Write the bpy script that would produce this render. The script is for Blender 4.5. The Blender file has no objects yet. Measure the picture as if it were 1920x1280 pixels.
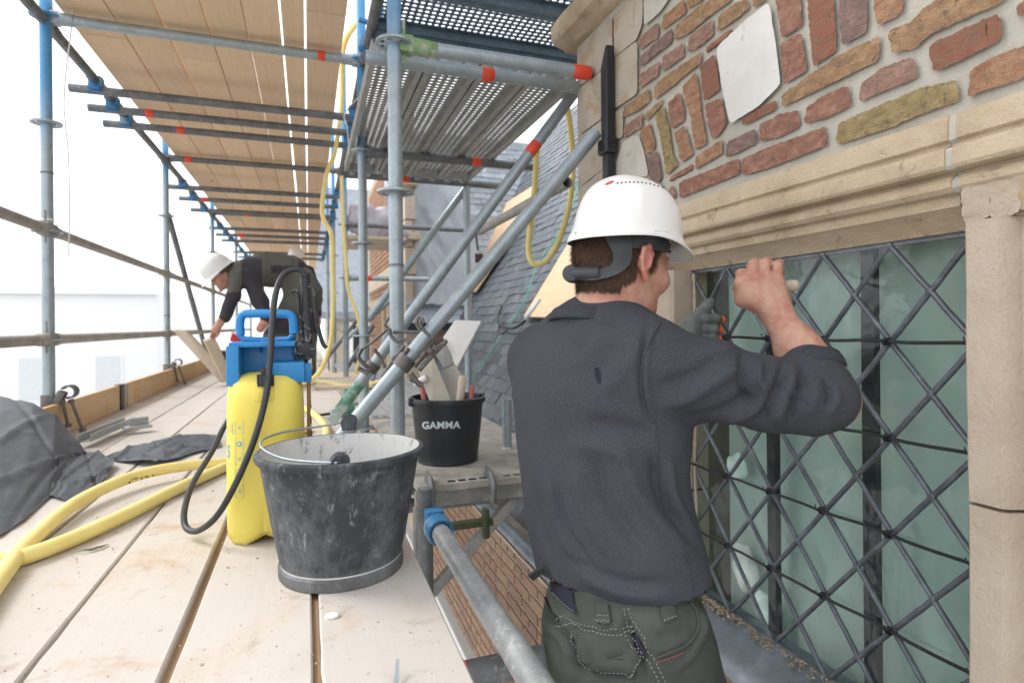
import bpy, bmesh, math, random
import numpy as np
from mathutils import Vector, Matrix, noise
from mathutils.bvhtree import BVHTree
random.seed(7)
R = math.radians
SC = bpy.context.scene
COL = SC.collection

# ------------------------------------------------------------------ camera
FPX, CX, CY = 1078.0, 960.0, 608.0          # focal length and principal point measured on the 1920 px photograph
ROLL, YAW = R(0.55), R(19.5)
FW = Vector((math.sin(YAW), math.cos(YAW), 0))
R0 = Vector((math.cos(YAW), -math.sin(YAW), 0))
UP0 = Vector((0, 0, 1))
RC = R0 * math.cos(ROLL) - UP0 * math.sin(ROLL)
UC = R0 * math.sin(ROLL) + UP0 * math.cos(ROLL)
cam = bpy.data.cameras.new('camera')
camo = bpy.data.objects.new('camera', cam); COL.objects.link(camo)
m = Matrix((RC, UC, -FW)).transposed().to_4x4()
camo.matrix_world = m
cam.sensor_width = 36; cam.lens = 36 * FPX / 1920
cam.shift_y = -(640 - CY) / 1920
cam.clip_start = 0.05; cam.clip_end = 600
cam.dof.use_dof = True; cam.dof.focus_distance = 1.22; cam.dof.aperture_fstop = 4.5
SC.camera = camo

# ------------------------------------------------------------------ light: pale overcast daylight
W = bpy.data.worlds.new('World'); SC.world = W; W.use_nodes = True
nt = W.node_tree; nt.nodes.clear()
wo = nt.nodes.new('ShaderNodeOutputWorld'); bg = nt.nodes.new('ShaderNodeBackground')
sky = nt.nodes.new('ShaderNodeTexSky'); sky.sky_type = 'NISHITA'; sky.sun_disc = False
SUN_EL, SUN_AZ = 48, -62                     # high, from the open left side
sky.sun_elevation = R(SUN_EL); sky.sun_rotation = R(SUN_AZ)
sky.air_density = 1.0; sky.dust_density = 4.0; sky.ozone_density = 1.0
hs = nt.nodes.new('ShaderNodeHueSaturation'); hs.inputs['Saturation'].default_value = 0.22
mx = nt.nodes.new('ShaderNodeMix'); mx.data_type = 'RGBA'; mx.inputs[0].default_value = 0.45
mx.inputs[7].default_value = (15.0, 15.6, 16.4, 1)      # the even white of the cloud layer
nt.links.new(sky.outputs[0], hs.inputs['Color'])
nt.links.new(hs.outputs[0], mx.inputs[6])
nt.links.new(mx.outputs[2], bg.inputs[0]); bg.inputs[1].default_value = 0.12
nt.links.new(bg.outputs[0], wo.inputs[0])
sun = bpy.data.lights.new('sun', 'SUN'); sun.energy = 1.2; sun.angle = R(20); sun.color = (1, .96, .9)
suno = bpy.data.objects.new('sun', sun); COL.objects.link(suno)
sd = Vector((math.sin(R(SUN_AZ)) * math.cos(R(SUN_EL)), math.cos(R(SUN_AZ)) * math.cos(R(SUN_EL)), math.sin(R(SUN_EL))))
suno.rotation_euler = sd.to_track_quat('Z', 'Y').to_euler()
SC.view_settings.view_transform = 'Standard'; SC.view_settings.look = 'None'
SC.view_settings.gamma = 1; SC.view_settings.use_curve_mapping = False
SC.view_settings.exposure = 0.75
SC.cycles.max_bounces = 8; SC.cycles.diffuse_bounces = 5; SC.cycles.transparent_max_bounces = 16

# ------------------------------------------------------------------ helpers
def ray(px, py):
    return FW + RC * ((px - CX) / FPX) - UC * ((py - CY) / FPX)
def at(px, py, t=None, x=None, y=None, z=None):
    """photograph pixel -> point in the place, at a forward distance t or on the plane x= / y= / z="""
    d = ray(px, py)
    if t is not None: return d * t
    if x is not None: return d * (x / d.x)
    if y is not None: return d * (y / d.y)
    return d * (z / d.z)
def px_of(p):
    t = p.dot(FW)
    return CX + FPX * p.dot(RC) / t, CY - FPX * p.dot(UC) / t, t

def V(*a): return Vector(a)
def sm(me, angle=None):
    for p in me.polygons: p.use_smooth = True
BASE = {}
def obj(name, bm, mat, parent=None, smooth=False, label=None, auto=None):
    me = bpy.data.meshes.new(name)
    if isinstance(bm, bmesh.types.BMesh):
        bm.to_mesh(me); bm.free()
    else:
        me.from_pydata(*bm)
    o = bpy.data.objects.new(name, me); COL.objects.link(o)
    if parent is not None:
        off = BASE[parent.name]
        me.transform(off.inverted()); o.parent = parent; BASE[o.name] = off
    else:
        BASE[o.name] = Matrix.Identity(4)
    if mat is not None:
        for mm in (mat if isinstance(mat, (list, tuple)) else [mat]): me.materials.append(mm)
    if smooth:
        sm(me)
        if auto:
            try: me.set_sharp_from_angle(angle=R(auto))
            except Exception: pass
    me.update()
    if label: o['label'] = label
    return o
def thing(name, label, cat, loc=(0, 0, 0), group=None):
    o = bpy.data.objects.new(name, None); COL.objects.link(o)
    o.empty_display_size = .1; o.location = loc
    o['label'] = label; o['category'] = cat
    if group: o['group'] = group
    BASE[o.name] = Matrix.Translation(Vector(loc))
    return o
def tag(o, label, cat, group=None):
    o['label'] = label; o['category'] = cat
    if group: o['group'] = group
    return o
def recenter(o, p):
    """move the origin of a single-mesh thing to p"""
    p = Vector(p); o.data.transform(Matrix.Translation(-p)); o.location = p; BASE[o.name] = Matrix.Translation(p); return o
def struct(o): o['kind'] = 'structure'; return o
def dup(root, loc=None, label=None, rotz=None):
    c = root.copy(); COL.objects.link(c)
    if loc is not None: c.location = loc
    if rotz is not None: c.rotation_euler.z = rotz
    if label: c['label'] = label
    for ch in list(root.children):
        a = ch.copy(); COL.objects.link(a); a.parent = c
        for g in list(ch.children):
            b = g.copy(); COL.objects.link(b); b.parent = a
    return c

def bmn(): return bmesh.new()
def add_box(bm, c, s, rot=None, bev=0):
    """box centred at c with size s, optional 3x3 rotation, optional bevel"""
    M = Matrix.Translation(Vector(c)) @ ((rot.to_4x4()) if rot is not None else Matrix.Identity(4)) @ Matrix.Diagonal((s[0], s[1], s[2], 1))
    r = bmesh.ops.create_cube(bm, size=1, matrix=M)
    if bev:
        es = list({e for v in r['verts'] for e in v.link_edges})
        bmesh.ops.bevel(bm, geom=es, offset=bev, segments=2, affect='EDGES', profile=.6)
    return bm
def bx(x0, x1, y0, y1, z0, z1, bev=0):
    return add_box(bmn(), ((x0+x1)/2, (y0+y1)/2, (z0+z1)/2), (abs(x1-x0), abs(y1-y0), abs(z1-z0)), None, bev)
def frame_of(d):
    d = d.normalized(); a = Vector((0, 0, 1)) if abs(d.z) < .9 else Vector((1, 0, 0))
    u = d.cross(a).normalized(); v = d.cross(u).normalized(); return u, v
def add_cyl(bm, p0, p1, r0, r1=None, n=20, caps=True):
    p0 = Vector(p0); p1 = Vector(p1); r1 = r0 if r1 is None else r1
    u, v = frame_of(p1 - p0); A = []; B = []
    for i in range(n):
        a = 2*math.pi*i/n; w = u*math.cos(a) + v*math.sin(a)
        A.append(bm.verts.new(p0 + w*r0)); B.append(bm.verts.new(p1 + w*r1))
    for i in range(n):
        j = (i+1) % n; bm.faces.new((A[i], A[j], B[j], B[i]))
    if caps: bm.faces.new(A[::-1]); bm.faces.new(B)
    return bm
def add_pipe(bm, p0, p1, ro, wall=.0035, n=24):
    """open ended scaffold tube"""
    p0 = Vector(p0); p1 = Vector(p1); u, v = frame_of(p1 - p0); ri = ro - wall; L = []
    dd = (p1-p0).normalized()
    ends = [(p0 + dd*.04, ri), (p0, ri), (p0, ro), (p1, ro), (p1, ri), (p1 - dd*.04, ri)]
    for p, r in ends:
        L.append([bm.verts.new(p + (u*math.cos(2*math.pi*i/n) + v*math.sin(2*math.pi*i/n))*r) for i in range(n)])
    for a, b in zip(L[:-1], L[1:]):
        for i in range(n):
            j = (i+1) % n; bm.faces.new((a[i], a[j], b[j], b[i]))
    return bm
def catmull(pts, n=8):
    P = [Vector(p) for p in pts]; P = [P[0]*2-P[1]] + P + [P[-1]*2-P[-2]]; out = []
    for i in range(1, len(P)-2):
        a, b, c, d = P[i-1:i+3]
        for k in range(n):
            t = k/n
            out.append(.5*((2*b) + (c-a)*t + (2*a-5*b+4*c-d)*t*t + (3*b-a-3*c+d)*t**3))
    out.append(P[-2]); return out
def add_sweep(bm, pts, r, n=10, rf=None, closed=False, flat=1.0, upv=None):
    """tube along a polyline, parallel-transported frame; flat<1 squashes it along upv"""
    P = [Vector(p) for p in pts]; L = []; u = None
    for i, p in enumerate(P):
        d = (P[min(i+1, len(P)-1)] - P[max(i-1, 0)]).normalized()
        if u is None: u, v = frame_of(d)
        u = (u - d*u.dot(d)).normalized(); v = d.cross(u)
        rr = rf(i/(len(P)-1)) if rf else r
        L.append([bm.verts.new(p + u*math.cos(2*math.pi*k/n)*rr + v*math.sin(2*math.pi*k/n)*rr*flat) for k in range(n)])
    for a, b in zip(L[:-1], L[1:]):
        for i in range(n):
            j = (i+1) % n; bm.faces.new((a[i], a[j], b[j], b[i]))
    bm.faces.new(L[0][::-1]); bm.faces.new(L[-1]); return bm
def add_lathe(bm, prof, c, n=48, axis=None, sx=1, sy=1, wob=None):
    """prof: list of (r, z) ; rings round the z axis at c"""
    c = Vector(c); L = []
    u, v, w = (Vector((1, 0, 0)), Vector((0, 1, 0)), Vector((0, 0, 1))) if axis is None else (*frame_of(axis), axis.normalized())
    for r, z in prof:
        ring = []
        for i in range(n):
            a = 2*math.pi*i/n; rr = r * (wob(a, z) if wob else 1)
            ring.append(bm.verts.new(c + u*math.cos(a)*rr*sx + v*math.sin(a)*rr*sy + w*z))
        L.append(ring)
    for a, b in zip(L[:-1], L[1:]):
        for i in range(n):
            j = (i+1) % n; bm.faces.new((a[i], a[j], b[j], b[i]))
    return bm, L
def add_prism(bm, poly, h):
    """poly: list of 3D points (planar, ordered); extruded by the vector h"""
    h = Vector(h); A = [bm.verts.new(Vector(p)) for p in poly]; B = [bm.verts.new(Vector(p)+h) for p in poly]
    bm.faces.new(A[::-1]); bm.faces.new(B)
    for i in range(len(A)):
        j = (i+1) % len(A); bm.faces.new((A[i], A[j], B[j], B[i]))
    bmesh.ops.recalc_face_normals(bm, faces=bm.faces[:])
    return bm
def extrude_y(prof, y0, y1, ny=1, jit=None):
    """prof: closed list of (x,z), extruded along y"""
    bm = bmn(); L = []
    for k in range(ny+1):
        y = y0 + (y1-y0)*k/ny
        L.append([bm.verts.new((x + (jit(x, y, z) if jit else 0), y, z)) for x, z in prof])
    n = len(prof)
    for a, b in zip(L[:-1], L[1:]):
        for i in range(n):
            j = (i+1) % n; bm.faces.new((a[i], a[j], b[j], b[i]))
    bm.faces.new(L[0][::-1]); bm.faces.new(L[-1])
    bmesh.ops.recalc_face_normals(bm, faces=bm.faces[:]); return bm
def bvh_of(o):
    M = BASE[o.name]
    return BVHTree.FromPolygons([M @ v.co for v in o.data.vertices], [tuple(p.vertices) for p in o.data.polygons])
def hit(bvh, px, py, lift=0.0):
    d = ray(px, py).normalized(); l, n, i, _ = bvh.ray_cast(Vector((0, 0, 0)), d)
    if l is None: return None
    if n.dot(d) > 0: n = -n
    return l + n*lift
def hits(bvh, pts, lift=0.0):
    return [h for h in (hit(bvh, x, y, lift) for x, y in pts) if h is not None]

# ------------------------------------------------------------------ materials
def nodes_of(name):
    m = bpy.data.materials.new(name); m.use_nodes = True; t = m.node_tree
    return m, t, t.nodes['Principled BSDF']
def ramp(t, fac, stops):
    r = t.nodes.new('ShaderNodeValToRGB'); e = r.color_ramp.elements
    while len(e) < len(stops): e.new(.5)
    for q, (p, c) in zip(e, stops): q.position = p; q.color = (*c, 1) if len(c) == 3 else c
    t.links.new(fac, r.inputs[0]); return r.outputs[0]
def noise_n(t, vec, scale, detail=6, rough=.6, dist=0, st=(1, 1, 1)):
    mp = t.nodes.new('ShaderNodeMapping'); mp.inputs['Scale'].default_value = st; t.links.new(vec, mp.inputs[0])
    n = t.nodes.new('ShaderNodeTexNoise'); n.inputs['Scale'].default_value = scale; n.inputs['Detail'].default_value = detail
    n.inputs['Roughness'].default_value = rough; n.inputs['Distortion'].default_value = dist
    t.links.new(mp.outputs[0], n.inputs['Vector']); return n.outputs['Fac']
def mixc(t, fac, a, b, mode='MIX'):
    n = t.nodes.new('ShaderNodeMix'); n.data_type = 'RGBA'; n.blend_type = mode
    for k, v in ((0, fac), (6, a), (7, b)):
        if isinstance(v, (int, float)): n.inputs[k].default_value = v
        elif isinstance(v, tuple): n.inputs[k].default_value = (*v, 1)
        else: t.links.new(v, n.inputs[k])
    return n.outputs[2]
def vec_of(t, world=False, rnd=0):
    if world: return t.nodes.new('ShaderNodeNewGeometry').outputs['Position']
    v = t.nodes.new('ShaderNodeTexCoord').outputs['Object']
    if rnd:
        oi = t.nodes.new('ShaderNodeObjectInfo'); ml = t.nodes.new('ShaderNodeMath'); ml.operation = 'MULTIPLY'
        t.links.new(oi.outputs['Random'], ml.inputs[0]); ml.inputs[1].default_value = rnd
        ad = t.nodes.new('ShaderNodeVectorMath'); ad.operation = 'ADD'
        t.links.new(v, ad.inputs[0]); t.links.new(ml.outputs[0], ad.inputs[1]); v = ad.outputs[0]
    return v
def bump_n(t, b, h, strength, dist=.002, prev=None):
    n = t.nodes.new('ShaderNodeBump'); n.inputs['Strength'].default_value = strength; n.inputs['Distance'].default_value = dist
    t.links.new(h, n.inputs['Height'])
    if prev is not None: t.links.new(prev, n.inputs['Normal'])
    t.links.new(n.outputs[0], b.inputs['Normal']); return n.outputs[0]
def M(name, c1, c2=None, c3=None, scale=6, rough=.6, metal=0, bump=.15, bscale=90, bdist=.002, st=(1, 1, 1), spot=None, sscale=9, sth=.62,
      world=False, rnd=7, spec=.5, hue=0, speck=None):
    """general weathered surface: two or three tones in noise, blotches 'spot', fine relief"""
    m, t, b = nodes_of(name); v = vec_of(t, world, rnd)
    c2 = c2 or tuple(x*.8 for x in c1)
    f = noise_n(t, v, scale, 8, .62, .3, st)
    stops = [(.3, c2), (.62, c1)] if c3 is None else [(.28, c2), (.5, c1), (.7, c3)]
    col = ramp(t, f, stops)
    if spot is not None:
        s = noise_n(t, v, sscale, 9, .7, .6); sf = ramp(t, s, [(sth, (0, 0, 0)), (sth+.07, (1, 1, 1))])
        col = mixc(t, sf, col, spot)
    if speck is not None:
        s = noise_n(t, v, 700, 3, .7); sf = ramp(t, s, [(.45, (0, 0, 0)), (.75, (.8, .8, .8))])
        col = mixc(t, sf, col, speck)
    if hue:
        oi = t.nodes.new('ShaderNodeObjectInfo'); h = t.nodes.new('ShaderNodeHueSaturation')
        mr = t.nodes.new('ShaderNodeMapRange'); mr.inputs['To Min'].default_value = 1-hue; mr.inputs['To Max'].default_value = 1+hue
        t.links.new(oi.outputs['Random'], mr.inputs[0]); t.links.new(mr.outputs[0], h.inputs['Value']); t.links.new(col, h.inputs['Color']); col = h.outputs[0]
    t.links.new(col, b.inputs['Base Color'])
    rr = t.nodes.new('ShaderNodeMapRange'); rr.inputs['To Min'].default_value = max(0.03, rough-.12); rr.inputs['To Max'].default_value = min(1, rough+.12)
    t.links.new(f, rr.inputs[0]); t.links.new(rr.outputs[0], b.inputs['Roughness'])
    b.inputs['Metallic'].default_value = metal; b.inputs['Specular IOR Level'].default_value = spec
    if bump: bump_n(t, b, noise_n(t, v, bscale, 6, .65, 0, st), bump, bdist)
    return m
def wood(name, light, dark, dust=None, dustth=.45, axis='y', rnd=11, hue=.08, knots=True, rough=.75, stain=None):
    m, t, b = nodes_of(name); v = vec_of(t, False, rnd)
    st = {'y': (22, 1.1, 22), 'x': (1.1, 22, 22), 'z': (22, 22, 1.1)}[axis]
    f = noise_n(t, v, 1.6, 7, .6, 1.2, st); fine = noise_n(t, v, 9, 6, .7, .2, st)
    col = ramp(t, f, [(.3, dark), (.6, light)])
    col = mixc(t, ramp(t, fine, [(.35, (0, 0, 0)), (.75, (.5, .5, .5))]), col, tuple(c*.72 for c in light))
    if knots:
        k = noise_n(t, v, 5.5, 2, .4, .4, tuple(1 if s > 2 else .55 for s in st)); kf = ramp(t, k, [(.72, (0, 0, 0)), (.77, (.8, .8, .8))])
        col = mixc(t, kf, col, tuple(c*.55 for c in dark))
    if dust is not None:
        d = noise_n(t, v, 2.2, 10, .68, .8); df = ramp(t, d, [(dustth-.22, (0, 0, 0)), (dustth+.1, (.86, .86, .86))])
        col = mixc(t, df, col, dust)
    if stain is not None:
        s = noise_n(t, v, 4.2, 8, .7, .9); sf = ramp(t, s, [(.57, (0, 0, 0)), (.68, (.6, .6, .6))])
        col = mixc(t, sf, col, stain)
        s = noise_n(t, v, 13, 9, .75, .5); sf = ramp(t, s, [(.56, (0, 0, 0)), (.66, (.35, .35, .35))])
        col = mixc(t, sf, col, tuple(c*.62 for c in stain))
        s = noise_n(t, v, 60, 6, .7, .8); sf = ramp(t, s, [(.63, (0, 0, 0)), (.70, (.75, .75, .75))])
        col = mixc(t, sf, col, tuple(c*.5 for c in stain))
    oi = t.nodes.new('ShaderNodeObjectInfo'); h = t.nodes.new('ShaderNodeHueSaturation')
    mr = t.nodes.new('ShaderNodeMapRange'); mr.inputs['To Min'].default_value = 1-hue; mr.inputs['To Max'].default_value = 1+hue
    t.links.new(oi.outputs['Random'], mr.inputs[0]); t.links.new(mr.outputs[0], h.inputs['Value']); t.links.new(col, h.inputs['Color'])
    t.links.new(h.outputs[0], b.inputs['Base Color']); b.inputs['Roughness'].default_value = rough; b.inputs['Specular IOR Level'].default_value = .25
    n1 = bump_n(t, b, fine, .25, .001); bump_n(t, b, noise_n(t, v, 60, 8, .7), .35, .0015, n1)
    return m
def steel(name, blue=False, base=(.38, .44, .475), dark=(.27, .32, .35), spot=(.47, .52, .555), z0=.93, z1=1.12, rough=.40, metal=.45, zlo=None):
    m, t, b = nodes_of(name); v = vec_of(t, True)
    f = noise_n(t, v, 14, 8, .65, .4); g = noise_n(t, v, 55, 5, .7, .8)
    col = ramp(t, f, [(.25, dark), (.6, base)])
    col = mixc(t, ramp(t, g, [(.55, (0, 0, 0)), (.68, (.8, .8, .8))]), col, spot)
    rs = noise_n(t, v, 31, 9, .75, .7); col = mixc(t, ramp(t, rs, [(.62, (0, 0, 0)), (.70, (.55, .55, .55))]), col, (.21, .17, .14))
    b.inputs['Metallic'].default_value = metal
    if blue:
        sx = t.nodes.new('ShaderNodeSeparateXYZ'); t.links.new(v, sx.inputs[0])
        ad = t.nodes.new('ShaderNodeMath'); ad.operation = 'MULTIPLY_ADD'; t.links.new(g, ad.inputs[0]); ad.inputs[1].default_value = .16; t.links.new(sx.outputs[2], ad.inputs[2])
        mr = t.nodes.new('ShaderNodeMapRange'); mr.inputs['From Min'].default_value = z0; mr.inputs['From Max'].default_value = z1; t.links.new(ad.outputs[0], mr.inputs[0])
        fac = mr.outputs[0]
        col = mixc(t, fac, col, mixc(t, g, (.025, .18, .48), (.14, .42, .68)))
        mm = t.nodes.new('ShaderNodeMapRange'); mm.inputs['To Min'].default_value = metal; mm.inputs['To Max'].default_value = .0
        t.links.new(fac, mm.inputs[0]); t.links.new(mm.outputs[0], b.inputs['Metallic'])
    t.links.new(col, b.inputs['Base Color'])
    rr = t.nodes.new('ShaderNodeMapRange'); rr.inputs['To Min'].default_value = rough-.1; rr.inputs['To Max'].default_value = rough+.2
    t.links.new(g, rr.inputs[0]); t.links.new(rr.outputs[0], b.inputs['Roughness'])
    bump_n(t, b, g, .12, .001)
    return m
STEEL = steel('galvanised_tube')
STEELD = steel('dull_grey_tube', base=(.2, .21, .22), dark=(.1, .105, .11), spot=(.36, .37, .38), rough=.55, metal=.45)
STEELB = steel('galvanised_tube_blue_top', blue=True, z0=.9, z1=1.25)
STEELB2 = steel('galvanised_tube_blue_joint', blue=True, z0=1.22, z1=1.5)
CLAMP = steel('clamp_steel', base=(.19, .18, .17), dark=(.09, .08, .08), spot=(.38, .36, .34), rough=.55, metal=.6)
BLUEP = M('blue_paint', (.04, .21, .44), (.03, .14, .32), spot=(.28, .36, .42), sth=.55, rough=.45, bump=.1)
GREENP = M('green_paint', (.20, .33, .15), (.13, .22, .10), spot=(.36, .39, .34), sth=.5, rough=.5)
GREEND = M('worn_green_paint', (.10, .26, .19), (.06, .17, .13), spot=(.36, .42, .39), sth=.48, rough=.5)
TAPE = M('orange_tape', (.85, .09, .04), (.7, .06, .03), rough=.5, bump=.05, spot=(.35, .2, .18), sth=.68, sscale=30)
DECKW = wood('dusty_deck_board', (.56, .45, .33), (.42, .31, .21), dust=(.54, .512, .478), dustth=.38, stain=(.46, .31, .19))
TOPW = wood('clean_ceiling_board', (.80, .595, .41), (.73, .53, .35), rough=.8, hue=.07)
UNDERW = wood('underlay_board', (.36, .24, .15), (.27, .17, .10))
TOEW = wood('toe_board_wood', (.62, .4, .2), (.5, .3, .14), dust=(.6, .5, .38), dustth=.62)
PLYW = wood('plywood', (.66, .48, .32), (.56, .38, .23), axis='y', knots=False, hue=.03)
OFFW = wood('offcut_wood', (.62, .5, .36), (.5, .38, .26), dust=(.62, .56, .48), dustth=.55, axis='z')
MORTAR = M('lime_mortar', (.475, .445, .385), (.38, .35, .29), scale=9, rough=.97, bump=.9, bscale=190, bdist=.003, world=True, spot=(.40, .36, .30), sth=.64, sscale=30, speck=(.58, .56, .51))
MORTAR2 = M('old_mortar', (.42, .34, .25), (.3, .24, .17), scale=9, rough=.95, bump=.5, bscale=120, world=True)
STONE = M('sandstone', (.52, .405, .27), (.36, .265, .17), (.6, .5, .37), scale=7, rough=.95, bump=1.0, bscale=130, bdist=.005, world=True, spot=(.30, .24, .17), sth=.58, sscale=19, speck=(.58, .5, .4))
STONEL = M('pale_sandstone', (.47, .385, .30), (.38, .30, .225), (.53, .45, .36), scale=8, rough=.95, bump=.9, bscale=130, bdist=.004, world=True, spot=(.30, .21, .14), sth=.62, sscale=26, speck=(.55, .47, .38))
STONEG = M('grey_quoin_stone', (.40, .35, .28), (.31, .27, .2), (.47, .42, .36), scale=6, rough=.92, bump=.45, bscale=110, world=True, spot=(.36, .26, .14), sth=.56, sscale=7, speck=(.46, .42, .35))
PLASTER = M('white_plaster', (.65, .64, .61), (.57, .56, .53), scale=9, rough=.95, bump=.5, spot=(.5, .48, .43), sth=.62, sscale=14, bscale=60, world=True)
LEAD = M('lead_sheet', (.2, .235, .27), (.13, .155, .18), (.3, .34, .38), scale=9, rough=.45, metal=.35, bump=.2, bscale=40, world=True, spot=(.42, .45, .48), sth=.66, sscale=16)
def brick_mat(name, a, b_, c=None, soot=None):
    a, b_ = tuple(q*.86 for q in a), tuple(q*.6 for q in b_)
    return M(name, a, b_, c, scale=34, rough=.96, bump=1.0, bscale=150, bdist=.006, world=True, st=(1, 1, 1.9), spot=tuple(q*.7 for q in soot), sscale=60, sth=.55, speck=tuple(min(1, q*1.25) for q in c))
BR = {
 'r': brick_mat('red_brick', (.32, .145, .10), (.22, .095, .07), (.42, .24, .175), (.28, .17, .14)),
 'o': brick_mat('orange_brick', (.39, .195, .11), (.30, .135, .075), (.45, .29, .18), (.33, .2, .13)),
 'p': brick_mat('pink_brick', (.34, .185, .14), (.25, .13, .105), (.42, .28, .215), (.28, .2, .16)),
 'b': brick_mat('brown_brick', (.36, .21, .11), (.26, .14, .08), (.43, .29, .17), (.22, .15, .1)),
 'g': brick_mat('purple_grey_brick', (.24, .15, .125), (.17, .11, .1), (.33, .22, .19), (.2, .15, .14)),
 'y': brick_mat('olive_yellow_brick', (.34, .25, .11), (.25, .17, .08), (.42, .33, .18), (.2, .12, .09)),
 'm': brick_mat('mottled_brick', (.34, .13, .08), (.3, .24, .12), (.24, .13, .1), (.2, .17, .1)),
}
SLATE = M('slate', (.085, .10, .115), (.055, .065, .075), (.13, .15, .165), scale=9, rough=.42, bump=.3, bscale=45, rnd=9, hue=.3, world=True, st=(1, 1, 1), spot=(.22, .23, .23), sth=.7, sscale=18)
SLATEF = M('sky_sheen_slate', (.30, .33, .365), (.22, .245, .275), scale=7, rough=.4, bump=.3, bscale=45, world=True, hue=.25)  # sky reflection on the farther slates painted in as a paler grey
BLACKI = M('black_iron', (.018, .02, .024), (.012, .013, .016), rough=.4, bump=.1, spot=(.06, .06, .065), sth=.7, sscale=40)
RUBBER = M('black_rubber', (.035, .038, .04), (.025, .027, .03), rough=.45, bump=.05)
YHOSE = M('yellow_hose', (.86, .72, .28), (.80, .64, .22), scale=12, rough=.5, bump=.1, bscale=120, spot=(.62, .5, .28), sth=.7)
TARP = M('grey_membrane', (.12, .127, .145), (.085, .09, .105), (.19, .2, .22), scale=9, rough=.42, bump=.4, bscale=18, bdist=.006, world=True, spot=(.33, .34, .35), sth=.62, sscale=22)
WHITEP = M('white_board', (.82, .82, .8), (.78, .78, .76), rough=.6, bump=.05)
# ================================================================== SETTING
g = obj('ground', bx(-300, 300, -200, 400, -9.4, -9), M('paving_far', (.42, .41, .39), (.36, .35, .33), world=True, scale=.3, rough=.95)); struct(g)

# houses across the street, their burnt-out glare painted in as near-white colour
PALE = M('glare_pale_wall', (.84, .84, .85), (.80, .80, .82), scale=.6, rough=.9, bump=.1, bscale=20, world=True)
PALER = M('glare_pale_roof', (.82, .825, .835), (.79, .795, .80), scale=1, rough=.8, world=True)
PALEG = M('glare_pale_window', (.68, .70, .72), (.64, .66, .68), rough=.2, bump=0)
def street_house(x0, x1, y0, y1, zt, zr, label, wins):
    t = thing('house', label, 'house', ((x0+x1)/2, y0, -9), 'pale houses across the street')
    obj('wall', bx(x0, x1, y0, y1, -9, zt), PALE, t)
    xm = (x0+x1)/2
    bm = bmn(); add_prism(bm, [(x0-.3, y0-.2, zt), (x1+.3, y0-.2, zt), (x1+.3, (y0+y1)/2, zr), (x0-.3, (y0+y1)/2, zr)], (0, .01, -.25))
    obj('roof', bm, PALER, t)
    for (wx, wz, w, h) in wins:
        f = obj('window', bx(wx-w/2, wx+w/2, y0-.04, y0+.05, wz-h/2, wz+h/2), PALE, t)
        obj('pane', bx(wx-w/2+.08, wx+w/2-.08, y0-.055, y0-.042, wz-h/2+.08, wz+h/2-.08), PALEG, f)
street_house(-16.0, -5.2, 24, 34, 1.45, 4.0, 'house with two windows behind the guard rails, burnt-out glare painted as pale colour', [(-6.7, -1.7, .9, 1.6), (-8.9, -1.7, .9, 1.6)])
street_house(-24.0, -16.6, 24, 34, 2.6, 5.0, 'taller pale house left of the one behind the guard rails', [(-19, -1.7, 1, 1.6), (-22, -1.7, 1, 1.6)])

# ------------------------------------------------------------------ near dormer wall
XF = 1.04           # face of the wall
GX = 1.12           # plane of the leaded glass
YL, YR, ZB, ZT = 1.484, .652, -.825, .163
near = thing('brick_building', 'old brick and sandstone dormer wall with leaded window beside the working man', 'building', (1.2, 1.0, -3.0))
bm = bmn()
for (x0, y0, y1, z0, z1) in ((1.045, -.9, YR-.22, -3, .16), (1.10, YR-.23, YR-.03, -3, .16), (1.045, YL+.05, 2.10, -3, .16), (1.14, -.9, 1.655, .16, .345), (1.045, 1.655, 2.10, .16, .345), (1.045, -.9, 2.10, .345, 1.16), (1.045, YR-.03, YL+.05, -3, -.97)):
    add_box(bm, ((x0+1.355)/2, (y0+y1)/2, (z0+z1)/2), (1.355-x0, y1-y0, z1-z0))
obj('mortar_wall', bm, MORTAR, near)

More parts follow.
